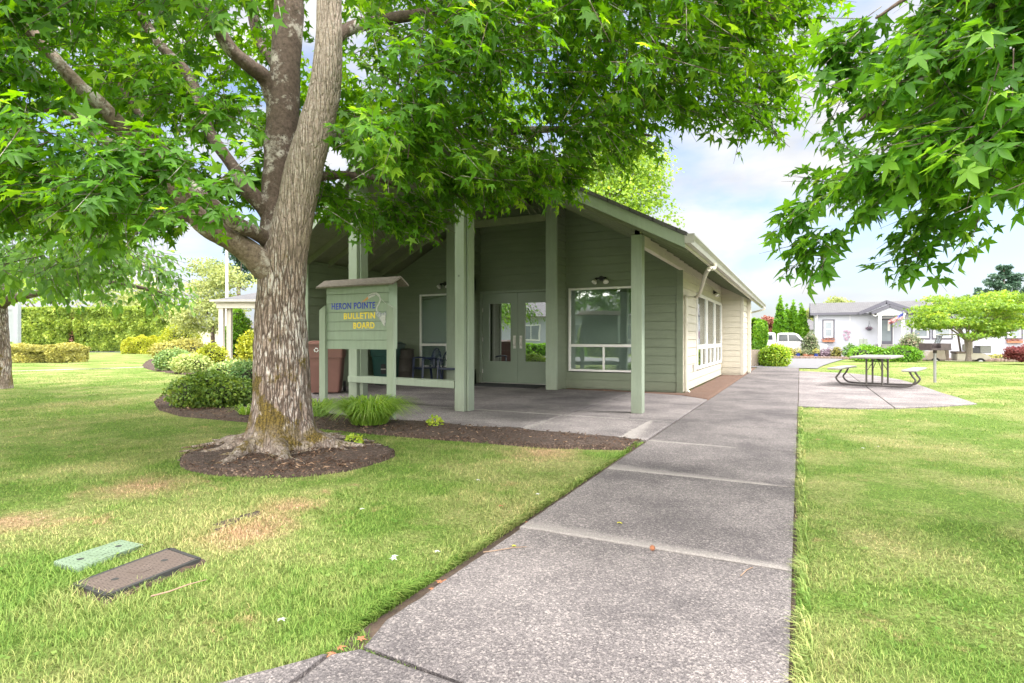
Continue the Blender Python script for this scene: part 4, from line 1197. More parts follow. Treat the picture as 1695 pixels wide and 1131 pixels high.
# walls
mb = cmb()
siding(mb, (0, YW, 0), (1, 0, 0), (0, -1, 0), -4.74, XW - 0.02, 0.02, 4.6, [(WRX0 - .02, WRX1 + .02, WZ0 - .02, WZ1 + .02)], clips=gable_clips())
siding(mb, (0, YW, 0), (1, 0, 0), (0, -1, 0), XLW, -7.32, 0.02, 4.6, [(WLX0 - .02, WLX1 + .02, WZ0 - .02, WZ1 + .02)], clips=gable_clips())
siding(mb, (0, YD, 0), (1, 0, 0), (0, -1, 0), -7.32, PX1, DZ1 + 0.07, 5.0, clips=gable_clips())
siding(mb, (-7.32, 0, 0), (0, 1, 0), (1, 0, 0), 11.8, YD, 0.02, under(-7.32))
siding(mb, (PX1 + .0, 0, 0), (0, 1, 0), (1, 0, 0), 11.78, YW, 0.02, under(PX1))
siding(mb, (XLW, 0, 0), (0, 1, 0), (1, 0, 0), 9.3, YW, 0.02, under(XLW) + 0.02)
siding(mb, (0, 9.3, 0), (1, 0, 0), (0, -1, 0), XLW - .25, XLW, 0.02, under(XLW))
mb.build('front_wall', 'siding', club)
# solid backing so that no light leaks through
mb = cmb()
def back(x0, x1, y0, y1, z0, z1): mb.box(x0, x1, y0, y1, z0, z1)
for (a, b, w0, w1) in ((-4.76, XW - 0.01, WRX0, WRX1), (XLW, -7.34, WLX0, WLX1)):
    back(a, w0 - .02, YW + .004, YW + .12, 0, 2.65); back(w1 + .02, b, YW + .004, YW + .12, 0, 2.65)
    back(w0 - .02, w1 + .02, YW + .004, YW + .12, 0, WZ0 - .03); back(w0 - .02, w1 + .02, YW + .004, YW + .12, WZ1 + .02, 2.65)
mb.extr([(XW - .02, YW + .01, 2.0), (XW - .02, YW + .01, under(XW)), (-4.76, YW + .01, under(-4.76)), (-4.76, YW + .01, 2.3)], (0, .1, 0))
mb.extr([(XLW, YW + .01, 2.0), (XLW, YW + .01, under(XLW)), (-7.34, YW + .01, under(-7.34)), (-7.34, YW + .01, 2.3)], (0, .1, 0))
mb.extr([(-7.34, YD + .01, DZ1 + .06), (-7.34, YD + .01, under(-7.34)), (XRIDGE, YD + .01, under(XRIDGE)), (PX1, YD + .01, under(PX1)), (PX1, YD + .01, DZ1 + .06)], (0, .1, 0))
mb.box(-7.45, -7.33, 11.8, YD + .1, 0, under(-7.4)); mb.box(PX0 + .02, PX1 - .004, 11.8, YD + .1, 0, under(PX0) - .02)
mb.box(XLW - .2, XLW - .004, 9.31, YW + .1, 0, under(XLW) - .08)
mb.build('wall_core', 'siding', club)
# corner boards, pillars, door trim
mb = cmb(); mb.box(PX0 - .0, PX1 + .02, 11.70, 11.78, 0.0, under(PX0) - .01)
mb.build('pillar', 'trim_green', club, bevel=.004)
mb = cmb(); mb.box(-7.6, -7.3, 11.70, 11.79, 0.0, under(-7.55) - .01)
mb.build('pillar', 'trim_green', club, bevel=.004)
mb = cmb()
mb.box(XW - .11, XW + .022, YW - .035, YW - .004, 0.0, under(XW) - .0)
mb.build('corner_board', 'siding', club, bevel=.003)
mb = cmb(); mb.box(XLW - .14, XLW + .02, 9.25, 9.285, 0, under(XLW)); mb.build('corner_board', 'trim_green', club, bevel=.003)
mb = cmb()
mb.box(-4.775, -4.735, YW - .03, YW - .002, 0.05, under(-4.75)); mb.box(-4.79, -4.73, YW - .2, YW - .0, 0, .02)
mb.build('inner_corner_board', 'siding', club)

# beige side wall with its bump-outs
XB1, YB1 = -1.56, 18.95
XB2, YB2 = -1.46, 20.30
sw0, sw1 = onX(1152, 484, XW), onX(1194, 504, XW)
SWZ1 = onX(1152, 484.5, XW)[2]; SWZ0 = onX(1152, 612, XW)[2]; SWM = onX(1152, 574, XW)[2]
SY0, SY1 = sw0[1], YB1 - 0.1
mb = cmb()
ztop = under(XW)
siding(mb, (XW, 0, 0), (0, 1, 0), (1, 0, 0), YW, YB1, 0.0, ztop, [(SY0 - .02, SY1 + .02, SWZ0 - .02, SWZ1 + .02)])
siding(mb, (0, YB1, 0), (1, 0, 0), (0, -1, 0), XW, XB1, 0.05, under(XW), expo=0.175, clips=gable_clips())
siding(mb, (XB1, 0, 0), (0, 1, 0), (1, 0, 0), YB1, YB2, 0.05, under(XB1), expo=0.175)
siding(mb, (0, YB2, 0), (1, 0, 0), (0, -1, 0), XB1 - .2, XB2, 0.05, under(XB1), expo=0.175, clips=gable_clips())
siding(mb, (XB2, 0, 0), (0, 1, 0), (1, 0, 0), YB2, 20.7, 0.05, under(XB2), expo=0.175)
siding(mb, (XW, 0, 0), (0, 1, 0), (1, 0, 0), 20.8, 24.0, 0.05, under(XW), expo=0.175)
mb.build('side_wall', 'beige', club)
mb = cmb()
mb.box(XW - .12, XW - .004, YW + .13, SY0 - .03, 0, ztop); mb.box(XW - .12, XW - .004, SY0 - .03, YB1, 0, SWZ0 - .03); mb.box(XW - .12, XW - .004, SY0 - .03, YB1 + .1, SWZ1 + .03, ztop)
mb.box(XW - .0, XB1 - .004, YB1 + .004, YB1 + .1, 0, under(XB1) - .05); mb.box(XB1 - .1, XB1 - .004, YB1 + .1, YB2, 0, under(XB1) - .02)
mb.box(XB2 - .9, XB2 - .004, YB2 + .004, 20.7, 0, under(XB2) - .02); mb.box(XW - .12, XW - .004, 20.71, 23.94, 0, under(XW) - .02)
mb.box(XLW - .2, XW, 23.95, 24.02, 0, 2.4); mb.box(XLW - .3, XLW - .21, 9.35, 24.0, 0, 2.3)
mb.build('side_wall_core', 'beige', club)
for (x, y) in ((XB1, YB1), (XB2, YB2)):
    mb = cmb(); mb.box(x - .07, x + .022, y - .022, y + .07, 0.02, under(x) - .01); mb.build('side_corner_board', 'beige_trim', club, bevel=.003)

# windows
def window_front(x0, x1, z0, z1, zm, y, split=0.52):
    f = cmb(); t = 0.045; d0, d1 = y - 0.045, y + 0.03
    f.box(x0, x1, d0, d1, z1 - t, z1); f.box(x0, x1, d0, d1, z0, z0 + t); f.box(x0, x0 + t, d0, d1, z0 + t, z1 - t); f.box(x1 - t, x1, d0, d1, z0 + t, z1 - t)
    f.box(x0 + t, x1 - t, d0, d1, zm - .03, zm + .03)
    xm = x0 + (x1 - x0) * split
    f.box(xm - .022, xm + .022, d0 + .006, d1 - .01, z0 + t, zm - .03)
    w = f.build('window', 'white_frame', club, bevel=.004)
    p = cmb()
    p.box(x0 + t, x1 - t, y - .012, y - .008, zm + .03, z1 - t); p.box(x0 + t, xm - .022, y - .008, y - .004, z0 + t, zm - .03); p.box(xm + .022, x1 - t, y - .012, y - .008, z0 + t, zm - .03)
    p.build('pane', 'glass', w)
    c = cmb(); n = 60; vs_, fs = [], []
    for i in range(n * 2 + 1):
        x = x0 + .02 + (x1 - x0 - .04) * i / (2 * n); yy = y + .075 + (0.022 if i % 2 else 0.0)
        vs_ += [(x, yy, z0 + .04), (x, yy, z1 - .03)]
    for i in range(n * 2): fs.append((2 * i, 2 * i + 2, 2 * i + 3, 2 * i + 1))
    c.add(vs_, fs); c.build('blinds', 'curtain', w)
    return w
window_front(WRX0, WRX1, WZ0, WZ1, WM, YW)
window_front(WLX0, WLX1, WZ0, WZ1, WM, YW)
mb = cmb(); mb.box(XLW, -7.46, YW + .2, YW + .22, 0.0, 2.6); mb.build('room_dark_sheet', 'dark_room', club)  # dark sheet painted as the unlit room behind the blinds
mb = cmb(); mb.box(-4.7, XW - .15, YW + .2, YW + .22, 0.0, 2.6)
mb.build('room_dark_sheet', 'dark_room', club)
def window_side(y0, y1):
    f = cmb(); t = 0.07; x0, x1 = XW - .03, XW + .04
    f.box(x0, x1, y0, y1, SWZ1 - t, SWZ1); f.box(x0, x1, y0, y1, SWZ0, SWZ0 + t); f.box(x0, x1, y0, y0 + t, SWZ0 + t, SWZ1 - t); f.box(x0, x1, y1 - t, y1, SWZ0 + t, SWZ1 - t)
    f.box(x0, x1, y0 + t, y1 - t, SWM - .06, SWM + .04)
    ym = (y0 + y1) / 2; f.box(x0, x1 - .01, ym - .03, ym + .03, SWZ0 + t, SWM - .06)
    w = f.build('window', 'white_frame', club, bevel=.004)
    p = cmb(); p.box(XW + .006, XW + .01, y0 + t, y1 - t, SWM + .04, SWZ1 - t); p.box(XW + .006, XW + .01, y0 + t, ym - .03, SWZ0 + t, SWM - .06); p.box(XW + .006, XW + .01, ym + .03, y1 - t, SWZ0 + t, SWM - .06)
    p.build('pane', 'glass', w)
    c = cmb(); c.box(XW - .09, XW - .08, y0, y1, SWZ0, SWZ1); c.build('blinds', 'curtain', w)
span = (SY1 - SY0)
for i in range(3): window_side(SY0 + span * i / 3 + .01, SY0 + span * (i + 1) / 3 - .01)

# double doors
mb = cmb(); t = .06
mb.box(-7.32, DX0 - .008, YD - .05, YD + .05, 0.0, DZ1 + .06); mb.box(DX1 + .008, PX0 + .03, YD - .05, YD + .05, 0, DZ1 + .06); mb.box(DX0 - .008, DX1 + .008, YD - .05, YD + .05, DZ1 + .008, DZ1 + .06)
mb.build('door_frame', 'trim_green', club, bevel=.004)
mb = cmb(); mb.box(DX0, DX1, YD - .10, YD + .05, 0.002, 0.022); mb.build('threshold', 'steel', club)
DM = (DX0 + DX1) / 2
gz1, gz0 = onY(820, 503, YD)[2], onY(820, 598, YD)[2]
for s_, (a, b) in enumerate(((DX0, DM - .003), (DM + .003, DX1))):
    ga, gb = (a + .19, b - .19)
    m_ = cmb(); y0, y1 = YD - .025, YD + .02
    m_.box(a, b, y0, y1, gz1, DZ1); m_.box(a, b, y0, y1, 0.025, gz0); m_.box(a, ga, y0, y1, gz0, gz1); m_.box(gb, b, y0, y1, gz0, gz1)
    leaf = m_.build('door', 'door_green', club, bevel=.003)
    tr = cmb(); q = .022
    tr.box(ga - q, gb + q, y0 - .008, y0 - .001, gz1, gz1 + q); tr.box(ga - q, gb + q, y0 - .008, y0 - .001, gz0 - q, gz0); tr.box(ga - q, ga, y0 - .008, y0 - .001, gz0, gz1); tr.box(gb, gb + q, y0 - .008, y0 - .001, gz0, gz1)
    tr.build('glazing_bead', 'door_green', leaf)
    p = cmb(); p.box(ga, gb, YD - .006, YD, gz0, gz1); p.build('pane', 'door_glass', leaf)
    hx = b - .085 if s_ == 0 else a + .085
    h = cmb(); h.box(hx - .035, hx + .035, y0 - .008, y0 - .001, .88, 1.20); h.tube([(hx, y0 - .01, 1.15), (hx, y0 - .055, 1.13), (hx, y0 - .055, 0.98), (hx, y0 - .01, 0.95)], .014, 8)
    h.build('handle', 'steel', leaf, bevel=.002)
    xx = a + .002 if s_ == 0 else b - .002
    for zz in (0.3, 1.1, 1.85):
        hg = cmb(); hg.tube([(xx, y0 - .01, zz - .05), (xx, y0 - .01, zz + .05)], .011, 8); hg.build('hinge', 'steel', leaf)
mb = cmb(); mb.box(DX0 - .05, DX1 + .05, YD + .3, YD + .32, 0, 2.4); mb.build('hall_dark_sheet', 'dark_room', club)  # dark sheet painted as the unlit hall behind the door panes

# roof
def roof_side(sgn):
    xe = XRIDGE + sgn * (EX - XRIDGE)
    z = lambda x, k: ZR - SL * abs(x - XRIDGE) + k
    # on the left the front edge of the roof is cut back towards the eave
    yf = lambda x: YF + (0 if sgn > 0 else 1.55 * abs(x - XRIDGE) / (EX - XRIDGE))
    def sheet(m_, pts, dy0, y1):
        n = len(pts); vs_ = [(x, yf(x) + dy0, zz) for x, zz in pts] + [(x, y1, zz) for x, zz in pts]
        m_.add(vs_, [tuple(range(n)), tuple(range(n, 2 * n))[::-1]] + [(i, n + i, n + (i + 1) % n, (i + 1) % n) for i in range(n)])
    m_ = cmb(); sheet(m_, [(XRIDGE, z(XRIDGE, -.03)), (xe + sgn * .03, z(xe + sgn * .03, -.03)), (xe + sgn * .03, z(xe + sgn * .03, .02)), (XRIDGE, z(XRIDGE, .02))], -.03, YB + .03)
    m_.build('roof_shingles', 'shingle', club)
    m_ = cmb(); n = 26; w = (EX - XRIDGE) / n
    for i in range(n):
        xa, xb = XRIDGE + sgn * (i * w + .004), XRIDGE + sgn * ((i + 1) * w - .004)
        sheet(m_, [(xa, z(xa, -.06)), (xb, z(xb, -.06)), (xb, z(xb, -.035)), (xa, z(xa, -.035))], .03, YB - .03)
    m_.build('soffit', 'ceil', club)
    y = YF + (.55 if sgn > 0 else 1.75)
    first = None
    while y < (19 if sgn > 0 else 12.2):
        if first is None:
            m_ = cmb(); xa, xb = XRIDGE + sgn * .05, xe - sgn * .06
            m_.extr([(xa, y, z(xa, -.2)), (xb, y, z(xb, -.2)), (xb, y, z(xb, -.061)), (xa, y, z(xa, -.061))], (0, .045, 0))
            first = m_.build('rafter', 'ceil', club); fy = y
        else:
            c = first.copy(); COL.objects.link(c); c.location = (0, y - fy, 0)
        y += .62
    m_ = cmb(); vs_ = []
    for dy in (0, .028):
        vs_ += [(XRIDGE, YF + dy, z(XRIDGE, -.19)), (xe, yf(xe) + dy, z(xe, -.19)), (xe, yf(xe) + dy, z(xe, -.032)), (XRIDGE, YF + dy, z(XRIDGE, -.032))]
    m_.add(vs_, [(0, 1, 2, 3), (7, 6, 5, 4), (0, 4, 5, 1), (1, 5, 6, 2), (2, 6, 7, 3), (3, 7, 4, 0)])
    m_.build('barge_board', 'trim_green', club, bevel=.003)
    y0 = yf(xe)
    m_ = cmb(); m_.box(min(xe - sgn * .03, xe), max(xe - sgn * .03, xe), y0 + .03, YB, EZ - .16, EZ - .035); m_.build('fascia', 'beige_trim', club)
    m_ = cmb(); x = xe; s = sgn
    prof = [(0.003, 0.0), (0.003, -.115), (0.07, -.115), (0.085, -.06), (0.12, -.02), (0.12, 0.0), (0.112, 0.0), (0.112, -.018), (0.078, -.055), (0.064, -.108), (0.010, -.108), (0.010, 0.0)]
    m_.extr([(x + s * a, y0 - .02, EZ - .02 + b) for a, b in prof], (0, YB - y0 + .04, 0))
    m_.box(min(x, x + s * .12), max(x, x + s * .12), y0 - .026, y0 - .02, EZ - .135, EZ - .018)
    m_.box(min(x, x + s * .12), max(x, x + s * .12), YB + .02, YB + .026, EZ - .135, EZ - .018)
    m_.build('gutter', 'gutter', club)
roof_side(1); roof_side(-1)
# gable end at the back
mb = cmb(); mb.extr([(XW, 24.03, 2.3), (XRIDGE, 24.03, ZR - .1), (XLW - .5, 24.03, 2.2)], (0, .05, 0)); mb.build('rear_gable', 'beige', club)
# downspouts
mb = cmb(); q = lambda px, py, X: onX(px, py, X)
gtop = (EX + .06, onX(1182, 450, EX + .06)[1], EZ - .12)
dy = YW + .14
pts = catmull([gtop, (gtop[0], gtop[1], EZ - .2), (gtop[0] - .1, gtop[1] - .12, EZ - .27), (XW + .25, dy + .35, EZ - .42), (XW + .07, dy, EZ - .50), (XW + .06, dy, EZ - .62), (XW + .06, dy, 0.12), (XW + .12, dy - .02, 0.03)], 4)
mb.tube(pts, .034, 10); mb.build('downspout', 'beige_trim', club, smooth=True)
mb = cmb()
pts = catmull([(EX + .06, YB - .3, EZ - .12), (EX + .05, YB - .3, EZ - .22), (XW + .3, YB - .42, EZ - .40), (XW + .06, YB - .45, EZ - .6), (XW + .06, YB - .45, 0.05)], 4)
mb.tube(pts, .034, 8); mb.build('downspout', 'beige_trim', club, smooth=True)
# beam from the corner post to the wall corner, rising pieces at the ridge
mb = cmb(); mb.bar((XW - .0, 8.62, under(XW) - .13), (XW - .0, YW - .04, under(XW) - .13), .09, .24); mb.build('eave_beam', 'beige', club, bevel=.004)
mb = cmb(); mb.bar((XRIDGE, YF + .05, ZR - .34), (XRIDGE, YD, ZR - .34), .1, .3); mb.build('ridge_beam', 'ceil', club, bevel=.004)
mb = cmb(); mb.bar((-7.5, 11.74, ZR - 1.05), (-4.8, 11.74, ZR - 1.05), .06, .16)
mb.build('tie_beam', 'ceil', club, bevel=.004)
# posts
def post(cx, cy, w, d, ztop, name='post', rebate=True):
    m_ = cmb()
    m_.box(cx - w / 2, cx + w / 2, cy, cy + d, 0.0, ztop)
    p = m_.build(name, 'trim_green', club, bevel=.005)
    if rebate:
        m_ = cmb(); m_.box(cx + w / 2 + .014, cx + w / 2 + .04, cy + d * .35, cy + d * 1.3, 0.0, ztop); m_.box(cx + w / 2, cx + w / 2 + .014, cy + d * .5, cy + d * .95, 0.0, ztop - .002)
        m_.build('post_facing', 'trim_green', p, bevel=.003)
    return p
post(-4.70, 7.60, .165, .19, under(-4.7) + .03)
post(-7.32, 8.14, .19, .20, under(-7.3) + .03)
post(-2.195, 8.58, .165, .17, onY(1055, 389, 8.6)[2], rebate=False)
mb = cmb(); mb.box(-2.235, -2.15, 8.62, 8.72, onY(1055, 389, 8.6)[2], under(-2.2) + .06); mb.build('post_stub', 'trim_green', club, bevel=.003)


# floodlights fixed to the walls
def floodlight(p, nn, side):
    p, nn, side = Vector(p), Vector(nn), Vector(side); dn = Vector((0, 0, -1))
    b = cmb(); b.tube([p, p + nn * .035], .055, 16); b.tube([p + nn * .03 + side * -.11 , p + nn * .06, p + nn * .03 + side * .11], .022, 8)
    for k in (-1, 1):
        a = p + nn * .05 + side * (.10 * k); e = a + (nn * .5 + dn * .7 + side * .25 * k).normalized() * .07
        b.tube([a, e], [.03, .034], 10)
    base = b.build('floodlight', 'black', club, smooth=True)
    for k in (-1, 1):
        a = p + nn * .05 + side * (.10 * k); dr = (nn * .5 + dn * .7 + side * .25 * k).normalized()
        l = cmb(); l.tube([a + dr * .06, a + dr * .10, a + dr * .125, a + dr * .135], [.034, .056, .062, .045], 14); l.build('bulb', 'lamp_glass', base, smooth=True)
fx, _, fz = onY(996, 461, YW); floodlight((fx, YW - .01, fz), (0, -1, 0), (1, 0, 0))
fx, _, fz = onY(738, 470, YW); floodlight((fx, YW - .01, fz), (0, -1, 0), (1, 0, 0))
p = onX(1180, 484, XW); floodlight((XW + .01, p[1], p[2]), (1, 0, 0), (0, 1, 0))
p = onX(1240, 511, XB2); floodlight((XW + .01, 21.6, p[2] + .05), (1, 0, 0), (0, 1, 0))
mb = cmb(); p = onX(1146, 608, XW); mb.box(XW + .012, XW + .04, p[1] - .06, p[1] + .06, p[2] - .08, p[2] + .06); mb.build('outlet_cover', 'gutter', club)
# pipe vents and skylight on the roof
mb = cmb(); sx = -3.0; sz = ZR - SL * abs(sx - XRIDGE)
mb.extr([(sx, 10.2, sz), (sx - .9, 10.2, sz + .9 * SL), (sx - .9, 10.2, sz + .9 * SL + .12), (sx, 10.2, sz + .12)], (0, 1.0, 0))
mb.build('skylight', 'gutter', club)

# door mat
mb = MB((-6.35, 12.2, 0)); pm_ = [onY(0, 0, 1)]
mb.box(-7.1, -5.35, 11.85, 12.7, 0.003, 0.016)
tag(mb.build('door_mat', 'mat', loc=(-6.35, 12.2, 0), bevel=.004), 'dark ribbed mat on the patio before the double doors', 'door mat')
# low bench between the two tall posts
bench = thing('bench', 'low green plank bench spanning between the two tall porch posts', 'bench', (-6.0, 8.1, 0))
mb = MB(tuple(bench.location)); mb.bar((-7.38, 8.22, .385), (-4.78, 7.72, .405), .24, .11); mb.build('seat', 'trim_green', bench, bevel=.005)
for (x, y) in ((-7.16, 8.23), (-4.86, 7.82)):
    mb = MB(tuple(bench.location)); mb.box(x - .04, x + .04, y - .04, y + .08, 0, .335); mb.build('leg', 'trim_green', bench, bevel=.003)

# ================================================================== THE BIG SWEETGUM
def rad_noise(p, f=3.0): return mnoise.noise(Vector((p[0] * f, p[1] * f, p[2] * f)))
TD = 6.0
tb = at(468, 561, TD); TREE = (tb[0], tb[1], 0.0)
gum = thing('sweetgum_tree', 'large sweetgum with mossy lichen covered trunk standing in a ring of mulch', 'tree', TREE)
def limb_mesh(pts, seg=14, off=TREE, ridge=0.05, k=7):
    """pts (px,py,depth,r px) -> rough round limb"""
    P = [(*at(p[0], p[1], p[2]), p[3] / 955 * p[2]) for p in pts]
    Q = catmull(P, k); mb = MB(off); rings = []; ref = None; V = []; n = len(Q)
    for i, q in enumerate(Q):
        t = Vector(Q[min(i + 1, n - 1)][:3]) - Vector(Q[max(i - 1, 0)][:3]); t.normalize()
        if ref is None: ref = t.cross(Vector((0, 1, 0.1))).normalized()
        ref = (ref - t * ref.dot(t)).normalized(); b = t.cross(ref)
        for j in range(seg):
            a = 2 * PI * j / seg; dr = ref * math.cos(a) + b * math.sin(a)
            p = Vector(q[:3]) + dr * q[3]
            V.append(Vector(q[:3]) + dr * (q[3] * (1 + 0.10 * mnoise.noise(p * 4.0) + ridge * mnoise.noise(Vector((p.x * 22, p.y * 22, p.z * 5))))))
    F = [(i * seg + j, i * seg + (j + 1) % seg, (i + 1) * seg + (j + 1) % seg, (i + 1) * seg + j) for i in range(n - 1) for j in range(seg)]
    F.append(tuple(range(seg))[::-1]); F.append(tuple(range((n - 1) * seg, n * seg)))
    mb.add(V, F); return mb
# trunk with flared base
def trunk():
    prof = [(468, 762, 46), (468, 735, 47), (467, 700, 46), (467, 660, 45.5), (466, 600, 43.5), (465, 540, 41), (466, 490, 38), (469, 440, 36.5), (479, 390, 34), (491, 340, 31), (503, 280, 30), (523, 210, 28.5), (539, 140, 25), (545, 60, 21.5), (545, 0, 19.5), (549, -90, 18), (560, -220, 14), (585, -380, 9)]
    P = []
    for (x, y, r) in prof: P.append((*at(x, y, TD), r / 955 * TD))
    Q = catmull(P, 9); seg = 72; V = []; n = len(Q)
    roots = [(0.25, .95), (1.1, .6), (1.9, .5), (2.75, .8), (3.45, 1.0), (4.1, .7), (4.75, .9), (5.45, .75)]
    for i, q in enumerate(Q):
        for j in range(seg):
            a = 2 * PI * j / seg; z = q[2]
            fl = 0
            if z < .75:
                k = max(0, 1 - (z + .04) / .75)
                lobe = sum(w * math.exp(-((((a - ra + PI) % (2 * PI)) - PI) / .26) ** 2) for ra, w in roots)
                fl = k ** 3.4 * (0.26 + 0.62 * lobe) + k * k * 0.06
            d = Vector((math.cos(a), math.sin(a), 0)); p = Vector(q[:3]) + d * q[3]
            nn = (1 / (1 + 2.5 * fl)) * (0.045 * mnoise.noise(Vector((p.x * 16, p.y * 16, p.z * 3.2))) + 0.03 * mnoise.noise(p * 3) + 0.022 * mnoise.noise(Vector((p.x * 40, p.y * 40, p.z * 9))))
            if z < .5: nn += 0.10 * (0.5 - z) * mnoise.noise(p * 5)
            V.append(Vector(q[:3]) + d * q[3] * (1 + fl + nn) + Vector((0, 0, 0)))
    F = [(i * seg + j, i * seg + (j + 1) % seg, (i + 1) * seg + (j + 1) % seg, (i + 1) * seg + j) for i in range(n - 1) for j in range(seg)]
    F.append(tuple(range((n - 1) * seg, n * seg)))
    mb = MB(TREE); mb.add(V, F)
    # burls and surface roots
    for (ra, w) in roots:
        L = .30 + .48 * w; c = Vector((TREE[0], TREE[1], 0)); pts = []
        wob = rng.random() * 6
        for i in range(9):
            t = i / 8; aa = ra + 0.25 * math.sin(wob + t * 4) * t
            rr = .26 + L * t
            pts.append(c + Vector((math.cos(aa) * rr, math.sin(aa) * rr, .085 * (1 - t) ** 1.3 - .0 + .012 * math.sin(t * 11 + wob) - .035 * t)))
        mb.tube(pts, [.085 * (1 - t) ** .8 * (0.8 + .3 * w) + .012 for t in [i / 8 for i in range(9)]], 10)
        for s_ in (-1, 1):
            p0 = pts[3]; aa = ra + s_ * .5; q = [p0 + Vector((math.cos(aa) * t_, math.sin(aa) * t_, -.012 - .025 * t_ + .01 * math.sin(t_ * 20 + wob))) for t_ in (0, .12, .25, .38, .5)]
            mb.tube(q, [.03, .024, .018, .012, .006], 7)
    t = mb.build('trunk', 'bark', gum, smooth=False)
    t.data.polygons.foreach_set('use_smooth', np.ones(len(t.data.polygons), dtype=bool))
    return t
trunk()
limbs = [
    [(462, 470, 6.02, 26), (459, 410, 6.12, 27), (458, 335, 6.2, 24), (462, 275, 6.25, 25), (467, 200, 6.3, 26), (473, 100, 6.35, 23), (480, 0, 6.4, 23), (488, -120, 6.5, 18), (500, -300, 6.7, 10)],
    [(462, 466, 5.95, 20), (430, 433, 5.85, 23), (385, 398, 5.65, 19), (335, 368, 5.4, 17), (290, 310, 5.25, 15), (245, 255, 5.1, 14), (203, 212, 5.0, 13), (165, 172, 4.95, 12.5), (130, 142, 4.9, 11), (75, 80, 4.8, 10), (20, 15, 4.7, 9), (-60, -80, 4.6, 6)],
    [(452, 405, 6.0, 13), (428, 388, 5.8, 13), (395, 372, 5.5, 12), (360, 345, 5.3, 11), (310, 300, 5.2, 9), (250, 220, 5.2, 7), (200, 140, 5.3, 5)],
    [(452, 370, 6.2, 14), (436, 342, 6.1, 14), (408, 312, 6.0, 12), (385, 275, 6.0, 10), (345, 215, 6.2, 9), (315, 130, 6.4, 8.5), (268, 78, 6.6, 8), (225, 10, 6.8, 7), (190, -80, 7, 5)],
    [(455, 175, 6.3, 13), (440, 132, 6.2, 13), (412, 108, 6.0, 12), (385, 85, 5.9, 11), (360, 48, 5.8, 11), (335, 8, 5.7, 10), (300, -80, 5.6, 7)],
    [(462, 110, 6.5, 10), (440, 85, 6.7, 9), (425, 50, 6.9, 9), (415, 0, 7.0, 8), (400, -90, 7.2, 6)],
    [(545, 70, 6.0, 12), (570, 52, 6.1, 11), (610, 38, 6.2, 10), (690, 25, 6.4, 9), (800, 20, 6.6, 8), (920, 30, 6.7, 6.5), (1050, 60, 6.6, 5), (1180, 110, 6.4, 3.5), (1290, 160, 6.2, 2)],
    [(478, 240, 6.35, 14), (540, 225, 6.7, 11), (640, 222, 7.0, 9), (760, 222, 7.0, 8), (880, 215, 6.9, 6), (1000, 215, 6.7, 4), (1080, 225, 6.5, 2)],
    [(500, 300, 6.1, 9), (560, 290, 6.5, 7), (640, 300, 6.7, 5), (700, 330, 6.8, 3)],
    [(548, -60, 6.0, 12), (650, -110, 5.6, 10), (820, -120, 5.2, 9), (1000, -80, 5.0, 7), (1180, -20, 5.2, 5), (1300, 40, 5.4, 3)],
    [(485, -60, 6.4, 12), (520, -160, 7.2, 10), (640, -230, 8.5, 8), (800, -260, 9.8, 5)],
    [(240, 258, 5.1, 8), (180, 235, 4.8, 7), (110, 190, 4.5, 6), (40, 180, 4.3, 5), (-60, 190, 4.2, 3)],
    [(330, 365, 5.4, 8), (240, 345, 5.0, 6), (150, 330, 4.6, 5), (60, 330, 4.3, 3)],
]
for lb in limbs:
    o = limb_mesh(lb).build('limb', 'limb' if lb[1][1] > 420 or lb[0][0] == 240 else 'dark_bark', gum)
    o.data.polygons.foreach_set('use_smooth', np.ones(len(o.data.polygons), dtype=bool))

def interp(tab, x):
    return float(np.interp(x, [t[0] for t in tab], [t[1] for t in tab]))
LOW = [(-600, 380), (0, 408), (90, 400), (135, 430), (200, 405), (250, 428), (300, 408), (340, 372), (400, 352), (450, 355), (505, 400), (540, 378), (590, 385), (640, 398), (700, 408), (722, 392), (738, 352), (765, 338), (800, 348), (830, 348), (868, 325), (900, 302), (940, 330), (962, 305), (990, 272), (1030, 266), (1084, 264), (1096, 218), (1120, 205), (1180, 228), (1240, 258), (1268, 270), (1300, 242), (1322, 205), (1335, 150), (1368, 70), (1386, 0), (1392, -500)]
twV = np.array([(0.01, 0, 0), (-0.005, 0, 0.0087), (-0.005, 0, -0.0087), (0.003, 1, 0), (-0.0015, 1, 0.0026), (-0.0015, 1, -0.0026)], float)
twF = np.array([(0, 1, 4), (0, 4, 3), (1, 2, 5), (1, 5, 4), (2, 0, 3), (2, 3, 5)])
